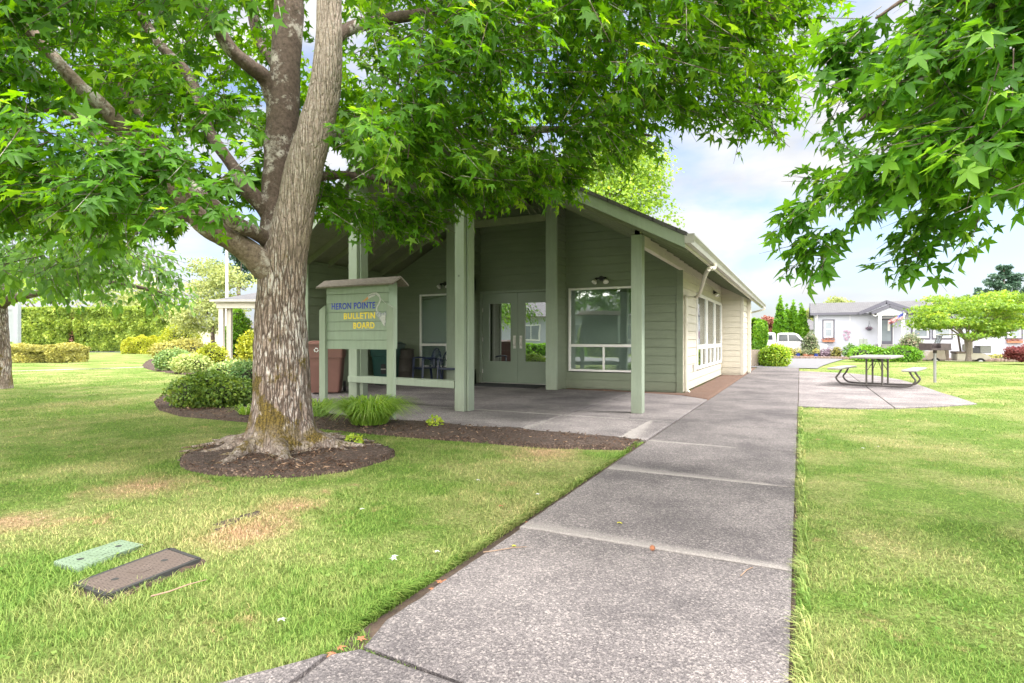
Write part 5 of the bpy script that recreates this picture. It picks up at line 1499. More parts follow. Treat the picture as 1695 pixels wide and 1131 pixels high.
def sprays(boughs, per, leaves, size, hi_dist=4.6, center=None, twig_len=0.30, droop=0.55, rnd=None, tpl_hi=None, tpl_lo=None, gapf=1.3):
    """leafy shoots spread through flat boughs. boughs: (x,y,z,rx,ry,rz)"""
    B = np.array(boughs); n = int(len(B) * per); idx = rng.integers(0, len(B), n); b = B[idx]
    u = unit(n) * (rng.random(n) ** 0.45)[:, None]
    O = b[:, :3] + u * b[:, 3:6]
    gap = np.array([mnoise.noise(Vector(p * gapf)) for p in O]); keep = gap > -0.24 - 0.15 * rng.random(n)
    O, u, idx = O[keep], u[keep], idx[keep]; n = len(O)
    out = nrm(np.column_stack([O[:, 0] - center[0], O[:, 1] - center[1], np.zeros(n)]))
    d = nrm(out * 0.7 + unit(n) * 0.55 + nrm(u) * 0.5 + np.array((0, 0, -droop * 0.6)))
    L = twig_len * (0.6 + 0.8 * rng.random(n))
    W, F, k = scatter((twV, twF), O - d * L[:, None] * .4, d, np.tile((0.0, 0.3, 1.0), (n, 1)) + 0.2 * unit(n), L * 1.3)
    tw = (W, F, np.zeros(len(W)))
    # leaves
    m = n * leaves; ti = np.repeat(np.arange(n), leaves)
    f = np.tile(np.linspace(0.05, 1.05, leaves), n) + 0.1 * (rng.random(m) - .5)
    side = unit(m); side = nrm(side - d[ti] * np.sum(side * d[ti], 1)[:, None])
    pet = (0.03 + 0.04 * rng.random(m)) * (size / 0.115)
    P = O[ti] - d[ti] * L[ti][:, None] * .4 + d[ti] * (L[ti] * f)[:, None] + side * pet[:, None]
    tip = nrm(side * 0.75 + d[ti] * 0.5 + np.array((0, 0, -droop)) + 0.3 * unit(m))
    nor = nrm(np.array((0, 0, 1.0)) + 0.55 * out[ti] + 0.45 * unit(m))
    curl = -0.3 + 2.6 * rng.random(m)
    sz = size * (0.42 + 0.75 * rng.random(m)) * np.where(f > 0.9, 0.85, 1.0)
    toneb = rng.random(len(B)) * 0.35
    var = np.clip(rng.random(m) * 0.6 + toneb[idx][ti] + 0.12 * (f > 0.85) * rng.random(m) * 2, 0, 1)
    dist = np.linalg.norm(P - np.array((0, 0, EYE)), axis=1)
    parts = []
    for sel, tpl in ((dist < hi_dist, tpl_hi or star_leaf(True)), (dist >= hi_dist, tpl_lo or star_leaf(False))):
        if sel.any():
            W, F, k = scatter(tpl, P[sel], tip[sel], nor[sel], sz[sel], curl[sel]); parts.append((W, F, np.repeat(var[sel], k)))
    return parts, tw
def canopy():
    bs = []
    rnd = random.Random(5)
    def addb(px, py, d, rx, rz):
        c = at(px, py, d); bs.append((c[0], c[1], c[2], rx, rx * (0.8 + .4 * rnd.random()), rz))
    # underside fringe that follows the drooping boughs
    x = -300
    while x < 1385:
        dd = 4.0 + 2.3 * rnd.random() if x < 420 else 5.6 + 1.6 * rnd.random()
        if x > 850: dd = 5.2 + 1.6 * rnd.random()
        rz = 0.20 + .08 * rnd.random(); rx = .30 + .15 * rnd.random()
        rxp = rx / dd * 955
        lo = min(interp(LOW, x - rxp * .6), interp(LOW, x), interp(LOW, x + rxp * .6))
        if 350 < x < 560 or (250 < x <= 350 and rnd.random() < .4): dd = 6.9 + .6 * rnd.random(); lo = min(lo, 372 if x < 480 else 400)
        addb(x, lo - rz / dd * 955 - (18 if x < 560 else -2), dd, rx, rz)
        x += 26 if x > -50 else 60
    for layer, (n, da, db) in enumerate(((205, 4.4, 5.9), (185, 5.9, 7.4), (115, 7.0, 8.8))):
        k = 0
        while k < n:
            px = rnd.uniform(-350, 1375); py = rnd.uniform(-190, 400)
            d = rnd.uniform(da, db)
            if px < 420 and layer == 0: d = rnd.uniform(3.7, 5.4)
            if px > 850: d = min(d, 7.0) - rnd.random() * .5
            if px > 1150: d = min(d, 6.5)
            rx = rnd.uniform(.38, .7); rz = rnd.uniform(.20, .36)
            rxp, rzp = rx / d * 955, rz / d * 955
            lo = min(interp(LOW, px - rxp * .75), interp(LOW, px), interp(LOW, px + rxp * .75))
            if py > lo - rzp - 22: continue
            # leave the trunk and its main fork in view
            tx = interp([(-100, 545), (0, 540), (200, 505), (440, 465)], py); clear = 66 if py > -60 else 30
            if d < 6.35 and abs(px - (tx - 22)) < clear + rxp * .8 and rnd.random() < 0.985: continue
            lx = interp([(0, 15), (150, 135), (260, 245), (370, 335), (440, 430)], py)
            if d < 5.0 and abs(px - lx) < 40 + rxp * .75 and 10 < py < 300: continue
            if px < 420 and layer == 1 and rnd.random() < .28: continue
            if any(abs(px - interp(tb_, py)) < 20 + rxp * .5 and d < dm_ and y0_ < py < y1_ for tb_, dm_, y0_, y1_ in (([(0, 215), (180, 330), (300, 400)], 6.0, 0, 330), ([(0, 330), (60, 365), (130, 440)], 5.7, 0, 140))): continue
            if d < 5.6 and abs(px - interp([(20, 0), (130, 150), (250, 260)], py) if py < 260 else 999) < 0: continue
            addb(px, py, d, rx, rz); k += 1
    # bright sprays hanging close on the left
    for (px, py, d) in ((150, 245, 3.7), (250, 270, 3.8), (300, 235, 4.0), (200, 300, 3.6), (330, 300, 3.9), (130, 330, 3.9), (270, 340, 3.8), (60, 300, 3.9), (20, 250, 3.8), (340, 345, 4.2), (90, 60, 4.2), (15, 120, 3.9), (250, 130, 4.4), (370, 180, 4.6)):
        addb(px, py, d, .27, .16)
    for (px, py, d) in ((745, 318, 6.6), (760, 300, 6.4), (830, 315, 6.6), (865, 292, 6.5), (890, 280, 6.6), (925, 292, 6.5), (950, 300, 6.6), (905, 255, 6.2), (980, 250, 6.4), (800, 312, 6.9), (700, 360, 6.6), (670, 355, 6.4), (560, 345, 6.5), (610, 355, 6.7)):
        addb(px, py, d, .26, .20)
    # crown above the picture, which shades the scene
    for _ in range(60):
        a = rnd.random() * 6.283; rr = 5.2 * math.sqrt(rnd.random()); z = 4.6 + rnd.random() * (4.6 * (1 - (rr / 6) ** 2))
        x, y = TREE[0] + math.cos(a) * rr, TREE[1] + math.sin(a) * rr
        bs.append((x, y, z, rnd.uniform(.6, .95), rnd.uniform(.6, .95), rnd.uniform(.3, .5)))
    return bs
bs = canopy()
parts, tw = sprays(bs, 15, 7, 0.102, center=(TREE[0], TREE[1]))
cr_ = leaf_obj('crown', parts, 'gum_leaf', gum, off=TREE)
V_, F_, A_ = tw
link('twigs', fast_mesh('twigs', V_ - np.array(TREE), F_, 3, M['dark_bark']), gum)

# second sweetgum reaching in from the right
t2 = cl(5.0, 2.6); T2 = (t2[0], t2[1], 0.0)
gum2 = thing('sweetgum_tree', 'sweetgum bough with big star leaves hanging in at the upper right', 'tree', T2)
mb = MB(T2)
mb.tube(catmull([(T2[0], T2[1], -.05), (T2[0], T2[1], .5), (T2[0] + .05, T2[1], 2), (T2[0] - .05, T2[1] + .1, 3.6), (T2[0], T2[1], 6)], 5), [.34, .30, .27, .26, .25, .245, .24, .235, .23, .225, .22, .215, .21, .2, .19, .17, .15, .13, .11, .09, .07][:21], 20)
mb.build('trunk', 'limb', gum2, smooth=True)
for lb in ([(2600, 100, 3.0, 38), (2300, 60, 3.0, 30), (2000, 40, 3.0, 24), (1800, 20, 3.0, 18), (1690, 40, 3.1, 13), (1600, 95, 3.2, 9), (1500, 150, 3.3, 6), (1420, 200, 3.4, 3)],
           [(1800, 20, 3.0, 13), (1700, 130, 3.2, 9), (1620, 220, 3.4, 7), (1540, 300, 3.5, 4), (1460, 360, 3.6, 2)],
           [(1690, 40, 3.1, 9), (1600, 0, 3.0, 7), (1520, -10, 3.0, 4), (1450, 30, 3.0, 2)]):
    o = limb_mesh(lb, off=T2).build('limb', 'dark_bark', gum2)
    o.data.polygons.foreach_set('use_smooth', np.ones(len(o.data.polygons), dtype=bool))
LOW2 = [(1270, 330), (1290, 372), (1320, 395), (1332, 455), (1368, 455), (1385, 405), (1430, 385), (1470, 402), (1485, 455), (1530, 462), (1550, 405), (1600, 410), (1640, 372), (1695, 350), (1900, 360)]
XMIN = [(-300, 1470), (0, 1455), (40, 1400), (90, 1352), (180, 1355), (240, 1345), (300, 1305), (345, 1282), (400, 1305), (470, 1320)]
bs2 = []; rnd = random.Random(9)
k = 0
while k < 235:
    px = rnd.uniform(1280, 1850); py = rnd.uniform(-380, 465); d = rnd.uniform(2.7, 4.6)
    if px > 1600: d = rnd.uniform(2.45, 4.6)
    rx, rz = rnd.uniform(.15, .30), rnd.uniform(.10, .17)
    rp, zp = rx / d * 955, rz / d * 955
    lo = min(interp(LOW2, px - rp * .6), interp(LOW2, px + rp * .6))
    xm = max(interp(XMIN, py - zp * .7), interp(XMIN, py + zp * .7))
    if py > lo - zp - 8 or px < xm + rp * .95 + 8: continue
    c = at(px, py, d); bs2.append((c[0], c[1], c[2], rx, rx, rz)); k += 1
for (px, py, d) in ((1345, 425, 3.5), (1350, 400, 3.6), (1370, 118, 3.4), (1395, 95, 3.3), (1505, 428, 3.3), (1520, 395, 3.4), (1310, 352, 3.6), (1590, 385, 3.2), (1425, 45, 3.3), (1380, 180, 3.5)):
    c = at(px, py, d); bs2.append((c[0], c[1], c[2], .12, .12, .09))
parts, tw = sprays(bs2, 7.5, 6, 0.104, hi_dist=9, center=(T2[0], T2[1]), twig_len=.2, gapf=2.2)
leaf_obj('crown', parts, 'gum_leaf_b', gum2, off=T2)
V_, F_, A_ = tw
link('twigs', fast_mesh('twigs', V_ - np.array(T2), F_, 3, M['dark_bark']), gum2)

# cherry at the far left
c0 = G(-6, 642); CH = (c0[0], c0[1], 0.0)
ch = thing('cherry_tree', 'cherry tree with a slim mossy trunk at the left edge of the lawn', 'tree', CH)
cd = 13.3
for lb, s_ in (([(-4, 652, cd, 24), (0, 635, cd, 16), (2, 600, cd, 13), (0, 540, cd, 11.5), (-4, 490, cd, 11), (-20, 440, cd, 10), (-60, 380, cd, 8), (-90, 300, cd, 6)], 'trunk'),
               ([(-2, 510, cd, 8), (12, 498, cd - .1, 7.5), (40, 490, cd - .4, 6.5), (80, 482, cd - 1, 5), (130, 465, cd - 1.8, 4.2), (200, 470, cd - 2.4, 3.5), (270, 485, cd - 2.6, 2)], 'limb'),
               ([(-8, 470, cd, 8), (30, 420, cd, 6), (90, 390, cd - .5, 5), (170, 400, cd - 1, 4), (240, 440, cd - 1.5, 2)], 'limb')):
    o = limb_mesh(lb, off=CH, seg=12).build(s_, 'dark_bark' if s_ == 'limb' else 'bark', ch)
    o.data.polygons.foreach_set('use_smooth', np.ones(len(o.data.polygons), dtype=bool))
bs3 = []; rnd = random.Random(3)
CLOW = [(-300, 520), (0, 500), (60, 505), (120, 512), (170, 515), (230, 520), (290, 520), (300, 485), (335, 495), (345, 470)]
CTOP = [(-300, 250), (100, 330), (200, 380), (260, 415), (300, 450), (345, 470)]
k = 0
while k < 120:
    px = rnd.uniform(-260, 325); py = rnd.uniform(300, 515); d = rnd.uniform(8.6, 13.5)
    rx, rz = rnd.uniform(.4, .7), rnd.uniform(.14, .24); zp = rz / d * 955
    if py > interp(CLOW, px) - zp - 8 or py < interp(CTOP, px): continue
    if py > 470 and px < 60 and rnd.random() < .6: continue
    c = at(px, py, d); bs3.append((c[0], c[1], c[2], rx, rx, rz)); k += 1
parts, tw = sprays(bs3, 11, 9, 0.155, hi_dist=0, center=(CH[0], CH[1]), twig_len=.5, droop=.7, tpl_lo=oval_leaf(.26))
leaf_obj('crown', parts, 'cherry_leaf', ch, off=CH)
V_, F_, A_ = tw
link('twigs', fast_mesh('twigs', V_ - np.array(CH), F_, 3, M['dark_bark']), ch)

# ================================================================== OTHER TREES AND SHRUBS
def loc_of(px, depth):
    x, y = cl((px - 847.5) / 955 * depth, depth); return (x, y, gz(x, y))
def zof(py, depth): return EYE - (py - 561) / 955 * depth
def bush(name, label, cat, px, depth, w, h, mat, n, size, lumps=5, tpl=None, group=None, inner=True, seed=0, squash=1.0, varlo=0, varhi=1, round_=False, up=.6):
    """w,h in pixels of the full photograph"""
    L = loc_of(px, depth); W = w / 955 * depth / 2; H = h / 955 * depth
    r = random.Random(seed + int(px)); bl = []
    if round_: bl = [(L[0], L[1], L[2] + H * .5, W, W * squash, H * .5)]
    else:
        for i in range(lumps):
            t = (i + .5) / lumps * 2 - 1
            k = .55 + .15 * r.random(); ox = t * W * (1 - k * .75)
            oy = (r.random() - .5) * W * .6 * squash
            hh = H * (1 - .28 * abs(t) ** 2 - .12 * r.random())
            bl.append((L[0] + ox * cs - oy * sn, L[1] + ox * sn + oy * cs, L[2] + hh * .5, W * k, W * k * squash, hh * .52))
    root = thing(name, label, cat, L, 0, group)
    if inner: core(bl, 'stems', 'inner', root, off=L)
    leaf_obj('foliage', [blob_leaves(bl, n, size, tpl, shell=.7 if inner else .3, varlo=varlo, varhi=varhi, up=up)], mat, root, off=L)
    return root
def tree(name, label, px, depth, base_py, top_py, w, mat, n, size, trunk_r=.12, trunk_h=.35, blobs=14, tpl=None, seed=1, spread=1.0, flat=.45, cat='tree', group=None, bark='smooth_bark', shell=.2, forks=5, ztop=None):
    L = loc_of(px, depth); Z0 = zof(base_py, depth); Z1 = zof(top_py, depth); W = w / 955 * depth / 2; H = Z1 - L[2]
    r = random.Random(seed); root = thing(name, label, cat, L, 0, group)
    bl = []
    for i in range(blobs):
        a = r.random() * 6.283; t = r.random(); rr = W * .68 * math.sqrt(r.random()) * spread; z = Z0 + (Z1 - Z0) * (.12 + .74 * t)
        sh = math.sqrt(max(.12, 1 - ((t - .35) / .75) ** 2))
        k = W * (.26 + .2 * r.random())
        bl.append((L[0] + math.cos(a) * rr * sh, L[1] + math.sin(a) * rr * sh, z, k, k, k * flat * (.8 + .4 * r.random())))
    mb = MB(L)
    th = max(.3, (Z0 - L[2]) + (Z1 - Z0) * .15)
    mb.tube([(L[0], L[1], L[2] - .1), (L[0] + .02, L[1], L[2] + th * .4), (L[0], L[1], L[2] + th)], [trunk_r * 1.25, trunk_r, trunk_r * .85], 12)
    mb.build('trunk', bark, root, smooth=True)
    lm = MB(L)
    for i in range(min(forks, len(bl)) if forks else 0):
        b = bl[i]; s0 = Vector((L[0], L[1], L[2] + th * .9)); e = Vector(b[:3]); m_ = s0.lerp(e, .5) + Vector((0, 0, -.08 * H))
        lm.tube(catmull([tuple(s0), tuple(m_), tuple(e)], 4), [trunk_r * .6, trunk_r * .5, trunk_r * .45, trunk_r * .4, trunk_r * .33, trunk_r * .25, trunk_r * .2, trunk_r * .12, trunk_r * .08], 7)
    if forks: lm.build('branches', bark, root, smooth=True)
    leaf_obj('crown', [blob_leaves(bl, n, size, tpl, shell=shell, droop=.4)], mat, root, off=L)
    return root
tf = tuft_leaf()
# --- left garden
bush('azalea_bush', 'dense dark green azalea with bright tips on the mulch left of the big trunk', 'shrub', 352, 9.6, 134, 58, 'shrub_leaf', 9000, .048, 5, seed=2, squash=.75)
bush('boxwood_bush', 'soft grey green shrub just behind the azalea and beside the trunk', 'shrub', 405, 11.2, 62, 62, 'varieg_leaf', 2600, .05, 3, seed=5, varlo=.0, varhi=.45)
bush('variegated_bush', 'blue green variegated shrub, leftmost mound of the bed before the portico', 'shrub', 291, 20.5, 66, 37, 'varieg_leaf', 4200, .075, 3, seed=3, varlo=0, varhi=.7)
bush('variegated_bush', 'cream and yellow variegated mound in front of the blue green one', 'shrub', 318, 19.0, 68, 34, 'varieg_leaf', 4200, .07, 3, seed=4, varlo=.45, varhi=1)
bush('gold_spirea', 'yellow spirea between the variegated mounds and the portico post', 'shrub', 352, 19.6, 50, 46, 'yellow_leaf', 3000, .07, 3, seed=6)
bush('variegated_bush', 'low green and cream shrub in front of the portico post', 'shrub', 383, 16.9, 58, 28, 'varieg_leaf', 3000, .065, 3, seed=7)
bush('nandina', 'yellow leaved nandina with bare canes under the portico', 'shrub', 411, 22, 40, 62, 'yellow_leaf', 1800, .09, 3, seed=8, inner=False)
def hedge(name, label, x0, x1, depth, dep, py_top, mat, n, size, rz=0.0, rnd_=.15, base=None, varlo=0, varhi=1, cat='hedge'):
    L = loc_of((x0 + x1) / 2, depth); L = (L[0], L[1], 0.0 if base is None else base)
    W = (x1 - x0) / 955 * depth; H = zof(py_top, depth) - L[2]
    root = thing(name, label, cat, L, TH + rz)
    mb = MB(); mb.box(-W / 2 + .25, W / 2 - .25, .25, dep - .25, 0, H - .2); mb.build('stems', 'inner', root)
    leaf_obj('foliage', [box_leaves(-W / 2, W / 2, 0, dep, 0, H, n, size, rnd=rnd_, varlo=varlo, varhi=varhi, lump=.16)], mat, root)
    return root
hedge('cedar_hedge', 'tall clipped cedar hedge left of the brown gap', 24, 109, 50, 2.2, 512, 'hedge_leaf', 9000, .22, -.05, varlo=.05)
hedge('cedar_hedge', 'long tall clipped cedar hedge right of the brown gap', 121, 286, 50, 2.2, 512, 'hedge_leaf', 17000, .22, -.05)
bush('dead_cedar', 'brown dead cedar filling the gap between the two tall hedges', 'shrub', 114, 50.6, 16, 72, 'rusty_leaf', 900, .2, 3)
hedge('low_hedge', 'low clipped yellow green hedge standing before the white notice board', -60, 109, 27.6, 1.6, 577, 'boxhedge_leaf', 11000, .11, -.06, .08)
hedge('gold_hedge', 'bright yellow rounded hedge beside the left street', 201, 262, 43.5, 2.0, 560, 'yellow_leaf', 5000, .12, -.1, .4, varlo=.2)
bush('photinia_hedge', 'green and bronze hedge on bare stems in front of the round bush', 'hedge', 302, 31.5, 122, 34, 'boxhedge_leaf', 6000, .11, 6, seed=4, squash=.3, varlo=.1)
bush('dome_bush', 'neatly clipped round yellow green dome behind the bronze hedge', 'shrub', 300, 40, 55, 50, 'yellow_leaf', 5000, .1, round_=True, varhi=.75)
tree('pale_tree', 'airy pale green tree with a leaning trunk behind the portico', 352, 37, 556, 418, 150, 'pale_leaf', 9500, .15, .13, blobs=30, seed=12, bark='dark_bark', flat=.45)
tree('spruce_tree', 'blue grey conifer showing above the pale tree', 395, 58, 470, 398, 110, 'conifer_leaf', 3500, .3, .2, blobs=14, seed=4, flat=.3, bark='dark_bark')
tree('distant_tree', 'light green tree crown behind the tall hedges', 230, 64, 515, 470, 170, 'pale_leaf', 3000, .3, .2, blobs=16, seed=5, flat=.6)
tree('distant_tree', 'rounded green tree crown behind the left tall hedge', 70, 66, 520, 450, 200, 'lime_leaf', 3000, .3, .2, blobs=16, seed=6, flat=.6)
def cone_tree(name, label, px, depth, base_z, top_py, w, mat, n, size, group=None, taper=.62, cat='tree', wide=.35):
    L = loc_of(px, depth); H = zof(top_py, depth) - L[2]; W = w / 955 * depth / 2; bl = []
    r = random.Random(int(px * 3)); m_ = 7
    for i in range(m_):
        t = i / (m_ - 1); prof = (min(1, .75 + t) if t < wide else 1 - ((t - wide) / (1 - wide)) ** 1.7 * .93)
        bl.append((L[0] + (r.random() - .5) * W * .15, L[1] + (r.random() - .5) * W * .15, L[2] + H * (.07 + .85 * t), W * prof, W * prof, H * .15))
    root = thing(name, label, cat, L, 0, group)
    core(bl, 'stems', 'inner', root, off=L, k=.8)
    leaf_obj('foliage', [blob_leaves(bl, n, size, tf, shell=.82, droop=-.6, up=.1)], mat, root, off=L)
    return root
cone_tree('dwarf_spruce', 'bushy bright green dwarf spruce behind the portico post', 394, 33, 0, 506, 44, 'thuja_leaf', 3500, .12)
def fir(label, px, depth, top_py, w, seed):
    L = loc_of(px, depth); H = zof(top_py, depth) - L[2]; W = w / 955 * depth / 2; r = random.Random(seed); bl = []
    root = thing('fir_tree', label, 'tree', L)
    mb = MB(L); mb.tube([L, (L[0], L[1], L[2] + H * .5), (L[0], L[1], L[2] + H)], [.3, .18, .03], 8); mb.build('trunk', 'dark_bark', root)
    z = .08
    while z < .99:
        rr = W * (1 - z) ** .8 * 1.25; n = max(3, int(9 * (1 - z)) + 3)
        for i in range(n):
            a = r.random() * 6.283; R_ = rr * (.6 + .5 * r.random())
            for t in (.35, .7, 1.0): bl.append((L[0] + math.cos(a) * R_ * t, L[1] + math.sin(a) * R_ * t, L[2] + H * z - .12 * R_ * t + (.25 * t * t * R_ if z > .5 else 0), .42 * (1.2 - t * .5), .42 * (1.2 - t * .5), .16))
        z += .055
    leaf_obj('crown', [blob_leaves(bl, 9000, .34, tf, shell=.1, droop=.1)], 'conifer_leaf', root, off=L)
    return root
# --- behind the clubhouse
tree('maple_tree', 'broad lime green maple crown rising behind the clubhouse roof', 1010, 36, 400, 215, 235, 'maple_far', 17000, .2, .25, blobs=46, seed=21, flat=.7, shell=.5, forks=12)
# --- right garden
L_ = loc_of(1252.5, 24.6)
cone_g = thing('clipped_thuja', 'square clipped green thuja at the far end of the beige wall', 'shrub', L_, TH)
mb = MB(); mb.box(-.22, .22, -.22, .22, 0, 1.75); mb.build('stems', 'inner', cone_g)
leaf_obj('foliage', [box_leaves(-.32, .32, -.32, .32, 0, 1.86, 5000, .075, lump=.10, rnd=.14)], 'thuja_leaf', cone_g)
bush('laurel_bush', 'round lime green bush at the end of the path beside the clipped thuja', 'shrub', 1281, 23.6, 46, 37, 'lime_leaf', 3200, .085, 3, tpl=oval_leaf(.34), seed=3, varlo=.1)
TR = [(1292, 52, 497, 20, 'tallest narrow cedar, leftmost of the four behind the white truck'), (1303, 53.5, 508, 14, 'slim cedar second from the left behind the white truck'), (1313, 52, 503, 18, 'narrow cedar third from the left behind the white truck'), (1327, 51, 508, 17, 'narrow cedar at the right end of the row behind the white truck')]
for (px, d, ty, w, lab) in TR: cone_tree('columnar_cedar', lab, px, d, 0, ty, w, 'thuja_leaf', 2600, .2, 'narrow cedars behind the white truck')
tree('rusty_maple', 'rust pink tree between the clipped thuja and the narrow cedars', 1272, 56, 565, 522, 34, 'rusty_leaf', 2200, .2, .1, blobs=12, seed=3, flat=.7)
tree('olive_tree', 'olive brown tree crown just above the white house roof', 1388, 82, 515, 494, 60, 'pale_leaf', 1500, .32, .2, blobs=12, seed=9, flat=.6)
tree('olive_tree', 'small olive crown in the gap between the cedars and the white house', 1340, 70, 535, 511, 34, 'pale_leaf', 1000, .28, .2, blobs=8, seed=10, flat=.6)
fir('dark blue green fir behind the right end of the white house', 1662, 78, 438, 150, 9)
fir('second dark fir at the right edge behind the white house', 1735, 74, 438, 110, 11)
bush('round_shrub', 'left half of the bright green clipped mound before the steps', 'shrub', 1437, 29.2, 62, 28, 'thuja_leaf', 4200, .08, 4, seed=2, squash=.6)
bush('round_shrub', 'right half of the bright green clipped mound, nearer the rose bush', 'shrub', 1491, 28.6, 64, 27, 'thuja_leaf', 4200, .08, 4, seed=3, squash=.6)
bush('nandina', 'tall green and red nandina at the left corner of the white house', 'shrub', 1341, dY(1341, 49), 26, 42, 'rose_leaf', 2000, .12, 3, seed=3)
bush('lavender', 'mauve flowering clump under the left house window', 'plant', 1366, dY(1366, 49.6), 30, 18, 'purple_leaf', 900, .12, 3, inner=False)
bush('flowering_shrub', 'small yellow green shrub between the lavender and the metal panel', 'plant', 1384, dY(1384, 49.4), 16, 20, 'boxhedge_leaf', 700, .12, 3)
bush('iris_clump', 'spiky grey green plants left of the metal panel', 'plant', 1408, dY(1408, 49.4), 24, 26, 'varieg_leaf', 700, .16, 3, inner=False, varhi=.4)
bush('iris_clump', 'spiky green plants right of the metal panel by the steps', 'plant', 1443, dY(1443, 49.2), 26, 18, 'shrub_leaf', 700, .14, 3, inner=False)
bush('rose_bush', 'tall rose bush with pale blooms right of the porch steps', 'shrub', 1509, dY(1509, 48.6), 40, 46, 'rose_leaf', 3600, .11, 5, seed=4, varlo=.1)
bush('shrub', 'small yellow green bush behind the laurel bush at the driveway', 'shrub', 1303, dY(1303, 47.5), 30, 18, 'boxhedge_leaf', 1000, .12, 3)
bush('ground_cover', 'strip of yellow green ground cover before the right part of the white house', 'plant', 1650, dY(1650, 49.0), 60, 9, 'boxhedge_leaf', 1400, .12, 6)
# Japanese maple in layered tiers
jd_ = 30.0; L_ = loc_of(1603, jd_); jm = thing('japanese_maple', 'wide layered lime green maple with a short pale trunk on the right lawn', 'tree', L_)
mb = MB(L_); mb.tube(catmull([(L_[0], L_[1], -.05), (L_[0], L_[1], .3), (L_[0] + .03, L_[1], .8), (L_[0], L_[1], 1.05)], 3), [.17, .14, .12, .11, .105, .10, .10, .095, .095, .09], 14); mb.build('trunk', 'smooth_bark', jm, smooth=True)
jb = []; rnd = random.Random(31)
TOPJ = [(1515, 520), (1545, 495), (1560, 480), (1590, 490), (1620, 482), (1650, 477), (1700, 486), (1740, 500)]
k = 0
while k < 74:
    px, py = rnd.uniform(1527, 1725), rnd.uniform(480, 556); t = abs(px - 1610) / 120
    if py < interp(TOPJ, px) + 4 or py > 558 - 18 * t: continue
    if py > 545 and abs(px - 1603) > 60: continue
    if py > 541 and px < 1600: continue
    r_px = 17 + rnd.random() * 16; d = jd_ + rnd.uniform(-1.9, 1.9)
    c = at(px, py, d); q = r_px / 955 * d; jb.append((c[0], c[1], c[2], q, q * (.6 + .6 * rnd.random()), .10 + .16 * rnd.random() ** 2)); k += 1
lm = MB(L_)
for b in jb[::4]:
    s0 = Vector((L_[0], L_[1], .95)); e = Vector(b[:3]); m_ = s0.lerp(e, .45) + Vector((0, 0, .12))
    lm.tube(catmull([tuple(s0), tuple(m_), tuple(e)], 4), [.055, .05, .045, .04, .035, .03, .024, .018, .01], 7)
lm.build('branches', 'smooth_bark', jm, smooth=True)
leaf_obj('crown', [blob_leaves(jb, 17000, .11, star_leaf(False), shell=.1, droop=.3, jitter=.9)], 'maple_far', jm, off=L_)
L_ = loc_of(1700, 25.5); rm = thing('red_maple', 'low weeping dark red maple at the right edge of the lawn', 'tree', L_)
rb = []; rnd = random.Random(8)
for i in range(16):
    a = rnd.random() * 6.28; rr = .55 * rnd.random() ** .5; rb.append((L_[0] + math.cos(a) * rr, L_[1] + math.sin(a) * rr, .28 + .55 * (1 - (rr / .75) ** 2) * rnd.random(), .32, .32, .17))
mb = MB(L_); mb.tube([(L_[0], L_[1], -.03), (L_[0] + .04, L_[1], .35), (L_[0], L_[1], .7)], [.07, .06, .03], 8); mb.build('trunk', 'dark_bark', rm)
leaf_obj('crown', [blob_leaves(rb, 6500, .07, tf, shell=.3, droop=.8)], 'red_leaf', rm, off=L_)
# hazy strip of woods all round
def treeline():
    parts = []
    bl = []
    r = random.Random(2)
    for a in np.arange(-1.3, 1.3, .028):
        d = 150 + 25 * r.random(); rr = math.tan(0) ; x, y = cl(d * math.sin(a), d * math.cos(a))
        bl.append((x, y, gz(x, y) + 1.2, 4.5, 3.5, 1.6 + 1.5 * r.random()))
    return leaf_obj('distant_woods', [blob_leaves(bl, 12000, .9, shell=.6)], 'hedge_leaf')
tag(treeline(), 'low far-off band of trees along the horizon', 'woods', kind='stuff')

# ornamental grass
def grass_tuft(px, py, rad, h, n, label):
    L = G(px, py); P = []; V, F, A = [], [], []
    for i in range(n):
        a = rng.random() * 6.283; rr = rad * .42 * math.sqrt(rng.random()); ln = h * (.7 + .6 * rng.random()); out = rad * (.35 + .8 * rng.random())
        b = Vector((math.cos(a) * rr, math.sin(a) * rr, 0)); w = .0045 + .003 * rng.random(); sd = Vector((-math.sin(a), math.cos(a), 0)) * w
        k0 = len(V); m_ = 6; v = rng.random() * .8 + (.2 if rng.random() < .12 else 0)
        for j in range(m_):
            t = j / (m_ - 1); z = ln * (math.sin(t * 2.15) / 1.0) * .9 - (t ** 3) * ln * .25
            p = b + Vector((math.cos(a), math.sin(a), 0)) * out * t ** 1.3 + Vector((0, 0, max(z, .01)))
            ww = (1 - t ** 2 * .9) * 1.2
            V += [tuple(p - sd * ww), tuple(p + sd * ww)]; A += [v, v]
        for j in range(m_ - 1):
            q = k0 + 2 * j; F += [(q, q + 1, q + 3), (q, q + 3, q + 2)]
    o = leaf_obj('grass_clump', [(np.array(V), np.array(F), np.array(A))], 'orn_grass', loc=L)
    return tag(o, label, 'grass clump')
grass_tuft(612, 702, .56, .34, 1000, 'big arching clump of bright ornamental grass before the bulletin board')
grass_tuft(528, 690, .30, .24, 280, 'small ornamental grass clump half hidden between the tree trunk and the board')
grass_tuft(405, 688, .2, .16, 70, 'thin tuft of grass at the left foot of the big tree')

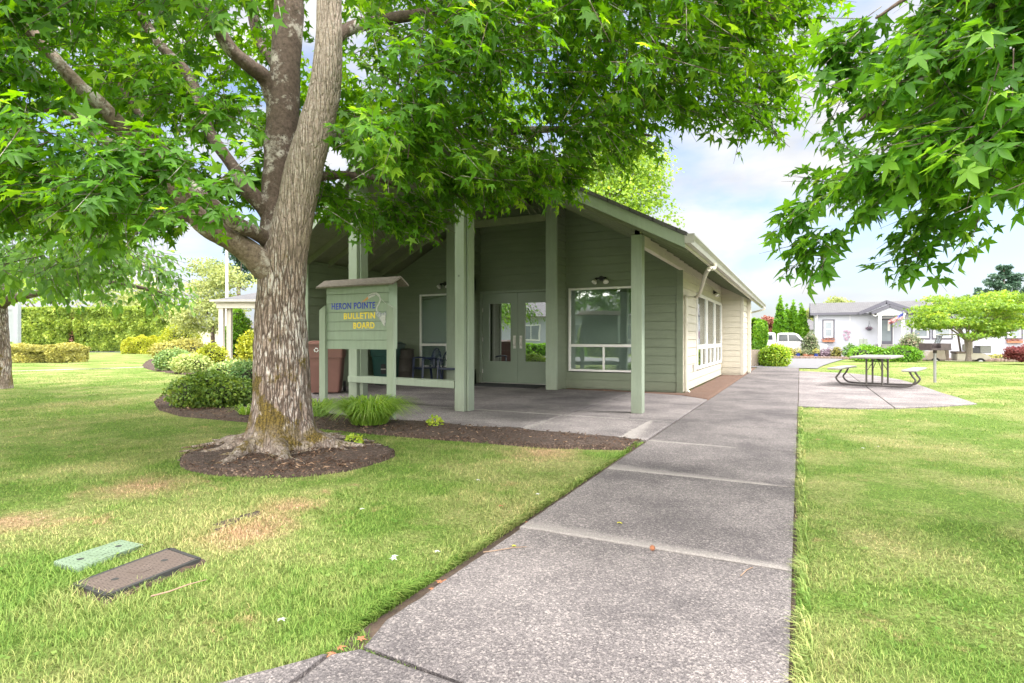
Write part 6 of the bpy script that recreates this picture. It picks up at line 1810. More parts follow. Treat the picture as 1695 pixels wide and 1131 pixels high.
# ================================================================== BULLETIN BOARD
dl, dr = 8.72, 8.12
A_ = Vector((*cl((538 - 847.5) / 955 * dl, dl), 0)); B_ = Vector((*cl((650 - 847.5) / 955 * dr, dr), 0))
ax = (B_ - A_); SWd = ax.length; srz = math.atan2(ax.y, ax.x)
sign = thing('bulletin_board', 'green wooden bulletin board with shingled cap and painted blue and yellow lettering', 'sign', tuple((A_ + B_) / 2), srz)
hw = SWd / 2
zb, zt = zof(578.5, 8.45), zof(471, 8.4)
for s_ in (-1, 1):
    mb = MB(); x = s_ * hw
    mb.box(x - .06, x + .06, -.06, .0, -.02, zt - .36)
    mb.extr([(x - .06, -.06, zt - .36), (x + .06, -.06, zt - .36), (x + (.06 if s_ < 0 else -.06), -.06, zt - .29)], (0, .06, 0))
    mb.build('post', 'trim_green', sign, bevel=.004)
nb = 7; mb = None; bh = (zt - zb) / nb
body = MB(); body.box(-hw + .055, hw - .055, .004, .17, zb + .01, zt - .0)
bd = body.build('case', 'sign_green', sign, bevel=.003)
for i in range(nb):
    mb = MB(); mb.box(-hw + .052, hw - .052, -.022, .002, zb + i * bh + .003, zb + (i + 1) * bh - .003); mb.build('board', 'sign_green', sign, bevel=.003)
mb = MB()
mb.extr([(-hw - .09, -.10, zt - .015), (-hw - .09, .075, zt + .095), (-hw - .09, .25, zt - .015), (-hw - .09, .25, zt - .04), (-hw - .09, .075, zt + .066), (-hw - .09, -.10, zt - .04)], (SWd + .18, 0, 0))
mb.build('shingle_cap', 'wood_weathered', sign, bevel=.004)
mb = MB(); mb.extr([(hw - .055, .002, zt), (hw - .055, .15, zt), (hw - .055, .075, zt + .06)], (.02, 0, 0)); mb.build('gable_end', 'trim_green', sign)
def lettering(txt, x_right, z, h, mat, width=None, x_left=None):
    cu = bpy.data.curves.new('lettering', 'FONT'); cu.body = txt; cu.size = h / .72; cu.extrude = .002; cu.offset = h * .03; cu.space_character = 1.12
    ob = bpy.data.objects.new('lettering', cu); COL.objects.link(ob)
    bpy.context.view_layer.update()
    me = bpy.data.meshes.new_from_object(ob); bpy.data.objects.remove(ob)
    n = len(me.vertices); co = np.zeros(n * 3); me.vertices.foreach_get('co', co); co = co.reshape(-1, 3)
    w = co[:, 0].max() - co[:, 0].min(); k = (x_right - x_left) / w
    # uneven hand painting
    X = (co[:, 0] - co[:, 0].min()) * k + x_left
    Z = co[:, 1] + z + 0.003 * np.sin(X * 37) + 0.002 * np.sin(X * 91 + z * 50); Y = -.0235 - co[:, 2]
    me.vertices.foreach_set('co', np.stack([X, Y, Z], 1).ravel()); me.materials.clear(); me.materials.append(M[mat])
    return link('lettering', me, sign)
def sx(px):     # photo px on the board -> local x
    t = (px - 536.8) / (641.5 - 536.8); return -hw + .055 + t * (SWd - .11)
def sz_(py, px=590):
    t = (px - 536.8) / 104.7; top = 475.5 - 7.5 * t; bot = 578 + .8 * t
    return zb + (bot - py) / (bot - top) * (zt - zb)
lettering('HERON POINTE', sx(620), sz_(511.5), .092, 'blue_letters', x_left=sx(546))
lettering('BULLETIN', sx(620), sz_(528), .088, 'yellow_letters', x_left=sx(567.5))
lettering('BOARD', sx(619), sz_(543.7), .088, 'yellow_letters', x_left=sx(584))
def flat(name, pts, mat, y=-.0245, th=.002):
    mb = MB(); mb.extr([(sx(a), y, sz_(b, a)) for a, b in pts], (0, th, 0)); return mb.build(name, mat, sign)
def stroke(name, pts, w, mat, y=-.0245):
    pts = [(sx(a), sz_(b, a)) for a, b in pts]; mb = MB(); n = len(pts); w = [w] * n if isinstance(w, float) else w
    L1, L2 = [], []
    for i, p in enumerate(pts):
        a, b = pts[max(i - 1, 0)], pts[min(i + 1, n - 1)]; d = Vector((b[0] - a[0], b[1] - a[1])).normalized(); q = Vector((-d.y, d.x)) * w[i] / 2
        L1.append((p[0] + q.x, y, p[1] + q.y)); L2.append((p[0] - q.x, y, p[1] - q.y))
    mb.extr(L1 + L2[::-1], (0, .002, 0)); return mb.build(name, mat, sign)
stroke('heron_neck', [(611, 491), (616, 486.5), (622, 486), (627, 490), (628.5, 497), (625.5, 504), (622.5, 510), (622.5, 516), (626, 521)], [.012, .026, .03, .028, .024, .024, .026, .034, .05], 'heron_white')
flat('heron_head', [(606, 494), (610, 488), (616, 485), (621, 486), (620, 490), (613, 493), (607, 496.5)], 'heron_white', y=-.0265)
flat('heron_beak', [(608, 491.5), (609, 495.5), (603, 499), (597.5, 502)], 'orange', y=-.027)
stroke('heron_crest', [(622, 488), (629, 494), (637, 502.5)], .005, 'heron_white', y=-.0265)
stroke('heron_eyestripe', [(609, 491), (616, 487.5), (623, 489)], .005, 'slate_trim', y=-.0285)
flat('heron_body', [(620.5, 514), (626, 516), (632, 519), (637.5, 515.5), (638.5, 521), (636, 526), (637.5, 532), (635.5, 540), (633, 536.5), (629.5, 531), (625, 526), (621, 520.5)], 'heron_grey', y=-.026)
flat('heron_wing', [(628, 525), (637, 520), (636.5, 532), (635, 540), (631, 533)], 'heron_white', y=-.0285)

# ================================================================== BINS, CHAIRS
def bin_(name, label, px, py, h, w, mat, rz, lidmat=None, dep=None, logo=False, stick=False, cat='bin'):
    p = G(px, py); root = thing(name, label, cat, p, rz)
    d = dep or w * 1.15; bw, bd_ = w * .40, d * .40; tw_, td = w * .5, d * .5; H = h * .92
    mb = MB()
    def ring_(hx, hy, z, r=.05):
        out = []
        for sx_, sy_ in ((1, -1), (1, 1), (-1, 1), (-1, -1)):
            a0 = {(1, -1): -PI / 2, (1, 1): 0, (-1, 1): PI / 2, (-1, -1): PI}[(sx_, sy_)]
            for k in range(4):
                a = a0 + k / 3 * PI / 2; out.append((sx_ * (hx - r) + r * math.cos(a), sy_ * (hy - r) + r * math.sin(a), z))
        return out
    zs = [(0.03, bw, bd_), (H * .55, bw + (tw_ - bw) * .6, bd_ + (td - bd_) * .6), (H * .74, bw + (tw_ - bw) * .8, bd_ + (td - bd_) * .8), (H * .745, bw + (tw_ - bw) * .8 + .022, bd_ + (td - bd_) * .8 + .022), (H, tw_ + .02, td + .02)]
    vs_ = []
    for z, hx, hy in zs: vs_ += ring_(hx, hy, z)
    n = 16; fs = [(i * n + j, i * n + (j + 1) % n, (i + 1) * n + (j + 1) % n, (i + 1) * n + j) for i in range(len(zs) - 1) for j in range(n)]
    fs += [tuple(range(n))[::-1], tuple(range((len(zs) - 1) * n, len(zs) * n))]
    mb.add(vs_, fs); body = mb.build('body', mat, root)
    mb = MB(); vs_ = ring_(tw_ + .035, td + .035, H) + ring_(tw_ + .035, td + .035, H + .03) + ring_(tw_ * .8, td * .8, h)
    fs = [(i * n + j, i * n + (j + 1) % n, (i + 1) * n + (j + 1) % n, (i + 1) * n + j) for i in range(2) for j in range(n)] + [tuple(range(n))[::-1], tuple(range(2 * n, 3 * n))]
    mb.add(vs_, fs); mb.build('lid', mat, root)
    mb = MB(); mb.bar((-tw_ * .8, td + .07, H - .03), (tw_ * .8, td + .07, H - .03), .03, .03); mb.build('handle', mat, root)
    for s_ in (-1, 1):
        mb = MB(); mb.tube([(s_ * (bw + .03), bd_ - .02, .11), (s_ * (bw + .075), bd_ - .02, .11)], .11, 18); mb.build('wheel', 'rubber', root, smooth=True)
    mb = MB(); y = -bd_ - (td - bd_) * .42
    mb.box(-.055, .055, y - .012, y + .02, H * .30, H * .56); mb.build('grab_recess', 'rubber' if mat != 'brown_bin' else mat, root)
    mb = MB(); mb.box(-.06, .06, y - .02, y - .012, H * .40, H * .425); mb.build('catch_bar', 'steel', root)
    if logo:     # three chasing arrows
        yy = -td - .0225
        for k in range(3):
            mb = MB(); a0 = k * 2 * PI / 3 + .5; pts_o, pts_i = [], []
            for t in np.linspace(0, 1.35, 6):
                a = a0 + t; pts_o.append((.045 * math.cos(a) + (-tw_ * .45), yy, H * .90 + .045 * math.sin(a))); pts_i.append((.027 * math.cos(a) - tw_ * .45, yy, H * .90 + .027 * math.sin(a)))
            a = a0 + 1.35; tipp = [(.055 * math.cos(a) - tw_ * .45, yy, H * .9 + .055 * math.sin(a)), (.036 * math.cos(a + .5) - tw_ * .45, yy, H * .9 + .036 * math.sin(a + .5)), (.017 * math.cos(a) - tw_ * .45, yy, H * .9 + .017 * math.sin(a))]
            mb.extr(pts_o + tipp + pts_i[::-1], (0, -.003, 0)); mb.build('recycling_arrow', 'white_sticker', root)
    if stick:
        mb = MB(); mb.box(-.10, .10, -td - .026, -td - .0225, H * .86, H * .96); mb.build('sticker', 'white_sticker', root)
        mb = MB(); mb.box(-.085, .085, -td - .029, -td - .0265, H * .895, H * .945); mb.build('sticker_print', 'blue_glaze', root)
    return root
bin_('wheelie_bin', 'brown wheeled recycling bin with white arrows behind the bulletin board', 541, 650, 1.08, .70, 'brown_bin', R(38), logo=True)
bin_('wheelie_bin', 'pale green wheeled bin with a small blue and white sticker behind the tall left post', 606, 633, 1.02, .58, 'sage_panel', R(30), stick=True)
bin_('wheelie_bin', 'dark green wheeled bin on the porch beside the old drum', 642, 637, 1.04, .62, 'green_bin', R(20))
p = G(668, 636); mb = MB((p[0], p[1], 0)); mb.lathe([(.24, 0), (.26, .04), (.25, .3), (.265, .32), (.25, .34), (.25, .62), (.265, .64), (.25, .66), (.25, .84), (.27, .86), (.2, .88)], (p[0], p[1], 0), 20)
tag(mb.build('drum', 'barrel', loc=(p[0], p[1], 0), smooth=True), 'old dark ribbed drum between the green bin and the plastic chairs', 'drum')
def chair(px, py, rz, label):
    p = G(px, py); root = thing('patio_chair', label, 'chair', p, rz, 'navy plastic chairs on the porch')
    mb = MB(); mb.box(-.23, .23, -.22, .22, .405, .43); mb.box(-.24, .24, -.24, -.215, .38, .43); mb.build('seat', 'navy', root, bevel=.01)
    bk = MB(); zc = .43; n = 13
    outer = [(.27 * math.cos(a), .25 + .03 * math.sin(a), .52 + .36 * math.sin(a)) for a in np.linspace(-.1, PI + .1, 15)]
    bk.tube(outer, .018, 8)
    back_o = bk.build('back_hoop', 'navy', root, smooth=True)
    bl = MB()
    for i in range(-4, 5):
        a = i * .27; top = (math.sin(a) * .25, .27, .52 + .34 * math.cos(a)); bl.bar((i * .022, .21, .42), top, .016, .006)
    for zz, w in ((.6, .24), (.74, .2)): bl.bar((-w, .262, zz), (w, .262, zz), .006, .012)
    bl.build('back_lattice', 'navy', root)
    for s_ in (-1, 1):
        m_ = MB(); m_.tube(catmull([(s_ * .26, .25, .60), (s_ * .285, .05, .655), (s_ * .285, -.18, .655), (s_ * .27, -.25, .62)], 3), .02, 8); m_.build('arm', 'navy', root, smooth=True)
        m_ = MB(); m_.extr([(s_ * .255, -.24, .64), (s_ * .255, -.19, .64), (s_ * .275, -.22, 0), (s_ * .275, -.27, 0)], (s_ * .03, 0, 0)); m_.build('leg', 'navy', root, bevel=.004)
        m_ = MB(); m_.extr([(s_ * .235, .19, .46), (s_ * .235, .25, .46), (s_ * .255, .31, 0), (s_ * .255, .26, 0)], (s_ * .03, 0, 0)); m_.build('leg', 'navy', root, bevel=.004)
    return root
chair(706, 637, R(-30), 'left navy plastic armchair on the porch, beside the drum')
chair(747, 638, R(22), 'right navy plastic armchair partly behind the tall centre post')

# ================================================================== PICNIC TABLE AND GRILL
n0, n1 = Vector((*G(1399, 639)[:2], 0)), Vector((*G(1513, 644.5)[:2], 0))
f0, f1 = Vector((*G(1404, 633.5)[:2], 0)), Vector((*G(1499, 637.2)[:2], 0))
cen = (n0 + n1 + f0 + f1) / 4; pz = math.atan2((n1 - n0).y, (n1 - n0).x); span_ = (n1 - n0).length
table = thing('picnic_table', 'grey plastic picnic table with bent tube legs on the concrete pad', 'picnic table', tuple(cen), pz)
u_ = (n1 - n0).normalized(); nrm_v = Vector((-u_.y, u_.x, 0))
TL = 1.75
ZT, ZS, hwid, bx = .715, .43, .41, .74
def slab_top(name, x0, x1, y0, y1, z, th):
    mb = MB(); mb.box(x0, x1, y0, y1, z - th, z); return mb.build(name, 'grey_plastic', table, bevel=.012)
slab_top('tabletop', -hwid, hwid, -TL / 2, TL / 2, ZT, .05)
for s_ in (-1, 1): slab_top('bench_seat', s_ * bx - .14, s_ * bx + .14, -TL / 2, TL / 2, ZS, .04)
for s_ in (-1, 1):
    y = s_ * .36
    mb = MB(); ft = catmull([(-bx + .06, y, ZS - .04), (-bx + .0, y, ZS - .16), (-bx - .06, y, .17), (-bx + .02, y, .06), (-bx + .16, y, .03), (0, y, .025), (bx - .16, y, .03), (bx - .02, y, .06), (bx + .06, y, .17), (bx, y, ZS - .16), (bx - .06, y, ZS - .04)], 5)
    mb.tube(ft, .021, 10); mb.build('frame', 'grey_tube', table, smooth=True)
    for t in (-.16, .16):
        mb = MB(); mb.tube([(t, y, .03), (t, y, ZT - .05)], .021, 10); mb.build('leg', 'grey_tube', table, smooth=True)
    mb = MB(); mb.tube([(s_ * .16 * 0 - .16, y, .34), (-.02, 0 + s_ * .1, ZT - .06)], .008, 6); mb.tube([(.16, y, .34), (.02, s_ * .1, ZT - .06)], .008, 6); mb.build('brace', 'grey_tube', table)
gp_ = G(1547.5, 631.5); grill = thing('park_grill', 'sooty iron park grill on a single steel post beside the pad', 'grill', gp_, TH + R(8))
mb = MB(); mb.tube([(0, 0, -.05), (0, 0, .78)], .035, 12); mb.build('post', 'galv', grill, smooth=True)
mb = MB(); mb.tube([(0, 0, .74), (0, 0, .84)], .045, 12); mb.build('swivel', 'rust', grill, smooth=True)
mb = MB(); w, d_, z0, z1 = .285, .2, .82, 1.0; t = .008
mb.box(-w, w, -d_, d_, z0, z0 + t); mb.box(-w, w, d_ - t, d_, z0 + t, z1); mb.box(-w, -w + t, -d_, d_ - t, z0 + t, z1); mb.box(w - t, w, -d_, d_ - t, z0 + t, z1); mb.box(-.02, w - t, -d_, -d_ + t, z0 + t, z1); mb.box(-w + t, -.02, -d_, -d_ + t, z0 + t, z0 + .05)
mb.build('firebox', 'rust', grill, bevel=.002)
mb = MB()
for i in range(12): mb.bar((-w + .03 + i * .046, -d_ + .01, z1 - .05), (-w + .03 + i * .046, d_ - .01, z1 - .05), .008, .008)
mb.build('grate', 'rust', grill)

# ================================================================== WHITE HOUSE ACROSS THE STREET
YH = 51.96
Lh = (onY(1350, 561, YH)[0], YH, gz(0, YH)); HG = Lh[2]
house = thing('white_house', 'single storey white manufactured house with slate trim and a small gabled porch', 'house', Lh, 0)
hx = lambda px: onY(px, 561, YH)[0] - Lh[0]
hz = lambda py, px=1440: zof(py, dY(px, YH)) - HG
WEND = hx(1760); HDEP = 8.0
ZE = hz(520, 1370)
mb = MB(); mb.box(0, WEND, 0, HDEP, -.1, ZE); mb.build('wall', 'white_wall', house)
mb = MB()
for px in (1407, 1530, 1600, 1640, 1700): mb.box(hx(px) - .02, hx(px) + .02, -.012, 0, .3, ZE - .05)
mb.box(0, WEND, -.02, 0, .34, .38); mb.box(-.02, .10, -.03, 0, 0, ZE)
mb.build('batten', 'white_paint', house)
# roof: ridge runs along the front; slope up and back
zr_ = ZE + 1.0; ry = HDEP / 2; ov = .35
def roof_(x0, x1, y0, y1, ze, zr, th=.10):
    m_ = MB(); ym = (y0 + y1) / 2
    m_.extr([(x0, y0, ze), (x0, ym, zr), (x0, y1, ze), (x0, y1, ze + th), (x0, ym, zr + th), (x0, y0, ze + th)], (x1 - x0, 0, 0)); return m_
roof_(-ov, WEND, -ov, HDEP + ov, ZE - .02, zr_).build('roof', 'shingle_grey', house)
mb = MB(); mb.extr([(0, 0, ZE - .05), (0, HDEP / 2, zr_ - .02), (0, HDEP, ZE - .05)], (.08, 0, 0)); mb.build('gable', 'white_wall', house)
mb = MB(); mb.box(-ov - .02, WEND, -ov - .05, -ov - .002, ZE - .10, ZE + .09)
mb.bar((-ov - .03, -ov, ZE), (-ov - .03, HDEP / 2, zr_ + .02), .04, .24); mb.bar((-ov - .03, HDEP + ov, ZE), (-ov - .03, HDEP / 2, zr_ + .02), .04, .24)
mb.build('fascia', 'slate_trim', house)
# centre gable and porch gable
def gable(px0, pxp, px1, pe, pp, y0, y1, name, band=.17):
    x0, xp, x1, ze, zp = hx(px0), hx(pxp), hx(px1), hz(pe), hz(pp)
    m_ = MB(); m_.extr([(x0 + .2, y0 + .06, ze), (xp, y0 + .06, zp - .1), (x1 - .2, y0 + .06, ze)], (0, y1 - y0 - .06, 0)); g_ = m_.build(name, 'white_wall', house)
    m_ = MB(); m_.bar((x0, y0, ze - .02), (xp, y0, zp - .03), .06, band, up=(0, 0, 1)); m_.bar((xp, y0, zp - .03), (x1, y0, ze - .02), .06, band); m_.build('barge_board', 'slate_trim', g_)
    m_ = MB(); t = .05
    m_.extr([(x0 - .04, y0 + .03, ze + .06), (xp, y0 + .03, zp + .05), (xp, y0 + .03, zp + .05 + t), (x0 - .04, y0 + .03, ze + .06 + t)], (0, y1 - y0 + .6, 0))
    m_.extr([(x1 + .04, y0 + .03, ze + .06), (xp, y0 + .03, zp + .052), (xp, y0 + .03, zp + .052 + t), (x1 + .04, y0 + .03, ze + .06 + t)], (0, y1 - y0 + .6, 0)); m_.build('gable_roof', 'shingle_grey', g_)
gable(1421, 1466, 1520, 519, 500.5, -.5, 2.2, 'centre_gable', .26)
gable(1438, 1467, 1502, 520, 508.5, -2.0, -.2, 'porch_gable', .20)
ph = 1.0   # porch floor height
fl = hz(570)
mb = MB(); mb.box(hx(1449), hx(1491), -1.9, -.0, -.1, fl); mb.build('porch_floor', 'grey_plastic', house)
st = MB(); ns = 3
for i in range(ns): st.box(hx(1456), hx(1486), -1.9 - .28 * (ns - i), -1.9 - .28 * (ns - i - 1) + (.0 if i < ns - 1 else 0), -.1, fl * (i + 1) / (ns + 1))
st.build('steps', 'grey_plastic', house)
for px in (1451.5, 1488.5):
    mb = MB(); mb.box(hx(px) - .10, hx(px) + .10, -1.85, -1.65, fl, hz(520) - .05); mb.build('porch_post', 'white_paint', house)
mb = MB(); mb.box(hx(1447), hx(1493), -1.9, -1.6, hz(524), hz(519)); mb.build('porch_beam', 'white_paint', house)
for px, s_ in ((1452, -1), (1487, 1)):
    mb = MB(); x = hx(px); mb.bar((x, -1.75, fl + .95), (x + .15 * s_, -2.75, .55 + .3), .06, .1); mb.bar((x, -1.75, fl + .12), (x + .15 * s_, -2.75, .2), .06, .08)
    for t in np.linspace(0, 1, 6):
        zt_ = (fl + .95) * (1 - t) + .85 * t; zb_ = (fl + .12) * (1 - t) + .2 * t; mb.box(x + .15 * s_ * t - .025, x + .15 * s_ * t + .025, -1.775 - t, -1.725 - t, zb_, zt_)
    mb.build('stair_rail', 'white_paint', house)
mb = MB(); mb.box(hx(1453), hx(1479), -.045, -.002, fl, hz(526)); d_ = mb.build('door_frame', 'white_paint', house)
mb = MB(); mb.box(hx(1454.5), hx(1477.5), -.07, -.046, fl + .01, hz(528)); d_ = mb.build('door', 'slate_trim', house)
mb = MB(); mb.box(hx(1457.5), hx(1474.5), -.078, -.071, fl + .25, hz(530.5)); mb.build('screen', 'house_pane', d_)
mb = MB(); mb.box(hx(1469), hx(1473), -.09, -.079, hz(548), hz(531)); mb.build('sidelight', 'lamp_glass', d_)
def hwin(px0, px1, py0, py1, box=False, hung=True):
    x0, x1, z1, z0 = hx(px0), hx(px1), hz(py0, (px0 + px1) / 2), hz(py1, (px0 + px1) / 2); a, b = .11, .20
    m_ = MB(); m_.box(x0, x1, -.04, -.002, z0, z0 + a); m_.box(x0, x1, -.04, -.002, z1 - a, z1); m_.box(x0, x0 + a, -.04, -.002, z0 + a, z1 - a); m_.box(x1 - a, x1, -.04, -.002, z0 + a, z1 - a); w_ = m_.build('window', 'slate_trim', house)
    m_ = MB(); f = .10; X0, X1, Z0, Z1 = x0 + a, x1 - a, z0 + a, z1 - a
    m_.box(X0, X1, -.06, -.003, Z0, Z0 + f); m_.box(X0, X1, -.06, -.003, Z1 - f, Z1); m_.box(X0, X0 + f, -.06, -.003, Z0 + f, Z1 - f); m_.box(X1 - f, X1, -.06, -.003, Z0 + f, Z1 - f)
    zm = (Z0 + Z1) / 2; m_.box(X0 + f, X1 - f, -.055, -.003, zm - .04, zm + .04); m_.build('window_frame', 'white_paint', w_)
    m_ = MB(); m_.box(X0 + f, X1 - f, -.03, -.02, Z0 + f, zm - .04); m_.box(X0 + f, X1 - f, -.034, -.024, zm + .04, Z1 - f); m_.build('pane', 'house_pane', w_)
    if box:
        c = ((x0 + x1) / 2 + Lh[0] * 0, 0); bx_ = thing('flower_box', box, 'flower box', (Lh[0] + (x0 + x1) / 2, Lh[1], Lh[2] + z0 - .16), 0)
        m_ = MB(); m_.box(-.42, .42, -.26, -.06, -.09, .06); m_.build('trough', 'terracotta', bx_)
        leaf_obj('flowers', [blob_leaves([(-.25, -.16, .1, .22, .12, .08), (0, -.16, .1, .22, .12, .1), (.25, -.16, .1, .22, .12, .08)], 260, .07)], 'rusty_leaf', bx_)
hwin(1361, 1381.5, 529, 561, 'flower box of pink blooms under the small left window of the white house')
hwin(1508, 1540, 528, 562); hwin(1542, 1577, 528, 562)
hwin(1664, 1693, 526, 562, 'flower box of red blooms under the right hand window of the white house')
mb = MB(); mb.tube([(hx(1353), -.38, ZE - .05), (hx(1353), -.1, ZE - .3), (hx(1353), -.07, .1)], .04, 8)
mb.tube(catmull([(hx(1439), -1.9, hz(521)), (hx(1444), -1.9, hz(525)), (hx(1450), -1.95, hz(526)), (hx(1450), -1.95, hz(570))], 3), .04, 8); mb.build('downspout', 'white_paint', house, smooth=True)
# things hung on the house
def on_house(px, y, py): return (Lh[0] + hx(px), Lh[1] + y, Lh[2] + hz(py, px))
p = on_house(1438, -.25, 545); hb = thing('hanging_basket', 'dark hanging basket on the wall left of the porch', 'hanging basket', p, 0)
mb = MB(); mb.lathe([(.10, -.12), (.17, 0), (.18, .03)], (0, 0, 0), 14); mb.build('pot', 'slate_trim', hb, smooth=True)
mb = MB(); mb.tube([(0, .2, .62), (0, 0, .62), (0, 0, .5)], .012, 6)
for a in (0, 2.1, 4.2): mb.tube([(.16 * math.cos(a), .16 * math.sin(a), .02), (0, 0, .5)], .007, 5)
mb.build('chain', 'black', hb)
leaf_obj('plant', [blob_leaves([(0, 0, .06, .18, .18, .08)], 160, .08)], 'purple_leaf', hb)
p = on_house(1401, -.06, 553); wd = thing('wall_ornament', 'mauve metal flower ornament on the white wall beside the left window', 'wall ornament', p, 0)
mb = MB()
for i in range(9):
    a = i * 2.4; r = .12 + .04 * (i % 3); c = (math.cos(a) * r, -.01 - .003 * i, math.sin(a) * r * 2.1); mb.lathe([(.02, -.01), (.10, 0), (.02, .01)], c, 8, axis='Y')
mb.build('petals', 'purple_wall' if 'purple_wall' in M else 'rust', wd)
M['mauve_metal'] = pm('mauve_metal', (0.36, 0.25, 0.33), None, 6, 0.6)
wd.children[0].data.materials[0] = M['mauve_metal']
p = on_house(1488, -2.05, 527); fg = thing('flag', 'small striped red white and blue flag on a short pole at the right porch post', 'flag', p, 0)
mb = MB(); mb.tube([(0, 0.1, -.9), (0.03, 0, .42)], .018, 6); mb.build('pole', 'white_paint', fg)
def fpt(u, v): return (.02 - u * .95 + .05 * math.sin(u * 7), -.02 + .07 * math.sin(u * 9 + v), .36 - v * .42 * (1 - .35 * u) - u * .62 + .04 * math.sin(u * 8))
for i in range(13):
    mb = MB(); v0, v1 = i / 13, (i + 1) / 13; us = np.linspace(0 if i > 6 else .42, 1, 8)
    mb.extr([fpt(u, v0) for u in us] + [fpt(u, v1) for u in us[::-1]], (0, .004, 0)); mb.build('stripe', 'flag_red' if i % 2 == 0 else 'flag_white', fg)
mb = MB(); us = np.linspace(0, .42, 5); mb.extr([fpt(u, 0) for u in us] + [fpt(u, 7 / 13) for u in us[::-1]], (0, .004, 0)); ct = mb.build('canton', 'flag_blue', fg)
mb = MB()
for i in range(5):
    for j in range(4):
        c = fpt(.05 + i * .08, (.7 + j * 1.6) / 13); mb.lathe([(.001, -.008), (.016, -.006), (.001, -.004)], c, 5, axis='Y')
mb.build('stars', 'flag_white', ct)
p = loc_of(1429, dY(1429, 48.4)); pn = thing('metal_panel', 'sage green double door panel box on a stake before the white wall', 'utility box', p, 0)
mb = MB(); mb.box(-.25, -.01, -.09, .09, .55, 1.45); mb.build('panel', 'sage_panel', pn, bevel=.01)
mb = MB(); mb.box(.01, .25, -.09, .09, .55, 1.45); mb.build('panel', 'sage_panel', pn, bevel=.01)
mb = MB(); mb.box(-.03, .03, -.03, .03, 0, 1.52); mb.build('stake', 'galv', pn)
# raised border of stones along the bed, pots
mb_n = 0
def border(px0, px1, d, n, label):
    parts = []; c0_ = loc_of((px0 + px1) / 2, dY((px0 + px1) / 2, d)); mb = MB(c0_); r = random.Random(n)
    for i in range(n):
        px = px0 + (px1 - px0) * (i + .5) / n; L = loc_of(px, dY(px, d) + .15 * r.random()); w = (px1 - px0) / n / 955 * dY(px, d) * .52
        mb.lathe([(w * .6, -.05), (w, .05), (w * .9, .13 + .06 * r.random()), (w * .4, .2)], L, 8)
    return tag(mb.build('stone_border', 'stone', loc=c0_), label, 'stone border')
border(1304, 1412, 47.3, 46, 'low row of rough red brown stones edging the flower bed before the left house wall')
border(1560, 1700, 47.3, 50, 'low row of rough stones edging the bed before the right house wall')
drape('flower_bed', [[(x, y) for x in np.arange(-1.6, 24, 1.2)] for y in (47.4, 49, 52.1)], 'redmulch', .03)
def pot(px, d, r_, h, mat, label, plant='rose_leaf'):
    L = loc_of(px, d); root = thing('flower_pot', label, 'flower pot', L)
    mb = MB(); mb.lathe([(r_ * .65, 0), (r_, h), (r_ * 1.1, h), (r_ * 1.1, h * .85), (r_ * .9, h * .85)][:3], (0, 0, 0), 16); mb.build('pot', mat, root, smooth=True)
    leaf_obj('plant', [blob_leaves([(0, 0, h + .12, r_ * 1.1, r_ * 1.1, .2)], 200, .09)], plant, root)
pot(1334, dY(1334, 47.9), .24, .36, 'terracotta', 'terracotta pot with a small plant at the foot of the tall nandina')
pot(1343, dY(1343, 47.9), .20, .30, 'terracotta', 'smaller terracotta pot right of the larger one')
pot(1320, dY(1320, 47.9), .22, .42, 'blue_glaze', 'blue glazed pot in the bed near the truck', 'boxhedge_leaf')
pot(1350, dY(1350, 47.9), .18, .40, 'blue_glaze', 'blue glazed pot at the corner of the white house', 'boxhedge_leaf')
L = loc_of(1246.5, 24.0); pl = thing('planter', 'tall sandy tapered planter between the beige wall and the clipped thuja', 'planter', L, TH)
mb = MB(); vs_ = []
for z, r_ in ((0, .15), (.6, .225), (.66, .235), (.66, .20), (.58, .19)): vs_ += [(-r_, -r_, z), (r_, -r_, z), (r_, r_, z), (-r_, r_, z)]
mb.add(vs_, [(0, 3, 2, 1)] + [(i * 4 + j, i * 4 + (j + 1) % 4, i * 4 + 4 + (j + 1) % 4, i * 4 + 4 + j) for i in range(4) for j in range(4)] + [(16, 17, 18, 19)]); mb.build('pot', 'pot', pl, bevel=.008)

# far grey roofed house between the trees
L = loc_of(1200, 66); fh = thing('far_house', 'far grey roofed house glimpsed behind the trees and the truck', 'house', L, TH)
mb = MB(); mb.box(-4, 11, 0, 7, 0, 2.3); mb.build('wall', 'sage_panel', fh)
mb = MB(); mb.extr([(-4.4, -.4, 2.2), (-4.4, 3.5, 3.6), (-4.4, 7.4, 2.2)], (15.8, 0, 0)); mb.build('roof', 'shingle_grey', fh)
mb = MB(); mb.box(5.9, 7.4, -.04, -.002, .9, 1.9); mb.build('window', 'house_pane', fh)

# ------------------------------------------------------------------ white pickup with canopy
L = loc_of(1298, 45.5); truck = thing('pickup_truck', 'white pickup truck with a matching canopy parked before the narrow cedars', 'truck', L, R(2))
def side_profile(pts, y0, y1, mat, name, parent, bevel=.04):
    mb = MB(); mb.extr([(x, y0, z) for x, z in pts], (0, y1 - y0, 0)); return mb.build(name, mat, parent, bevel=bevel)
arch = lambda cx, r: [(cx + r * math.cos(a), .42 + r * math.sin(a)) for a in np.linspace(PI, 0, 9)]
prof = [(-2.9, .5)] + arch(-1.75, .46) + arch(1.75, .46) + [(2.85, .5), (2.9, .75), (2.85, 1.05), (1.35, 1.2), (-2.9, 1.2)]
side_profile(prof, -.95, .95, 'car_white', 'body', truck)
side_profile([(-.55, 1.2), (-.50, 1.85), (-.25, 1.93), (.65, 1.92), (.95, 1.82), (1.45, 1.2)], -.86, .86, 'car_white', 'cab', truck)
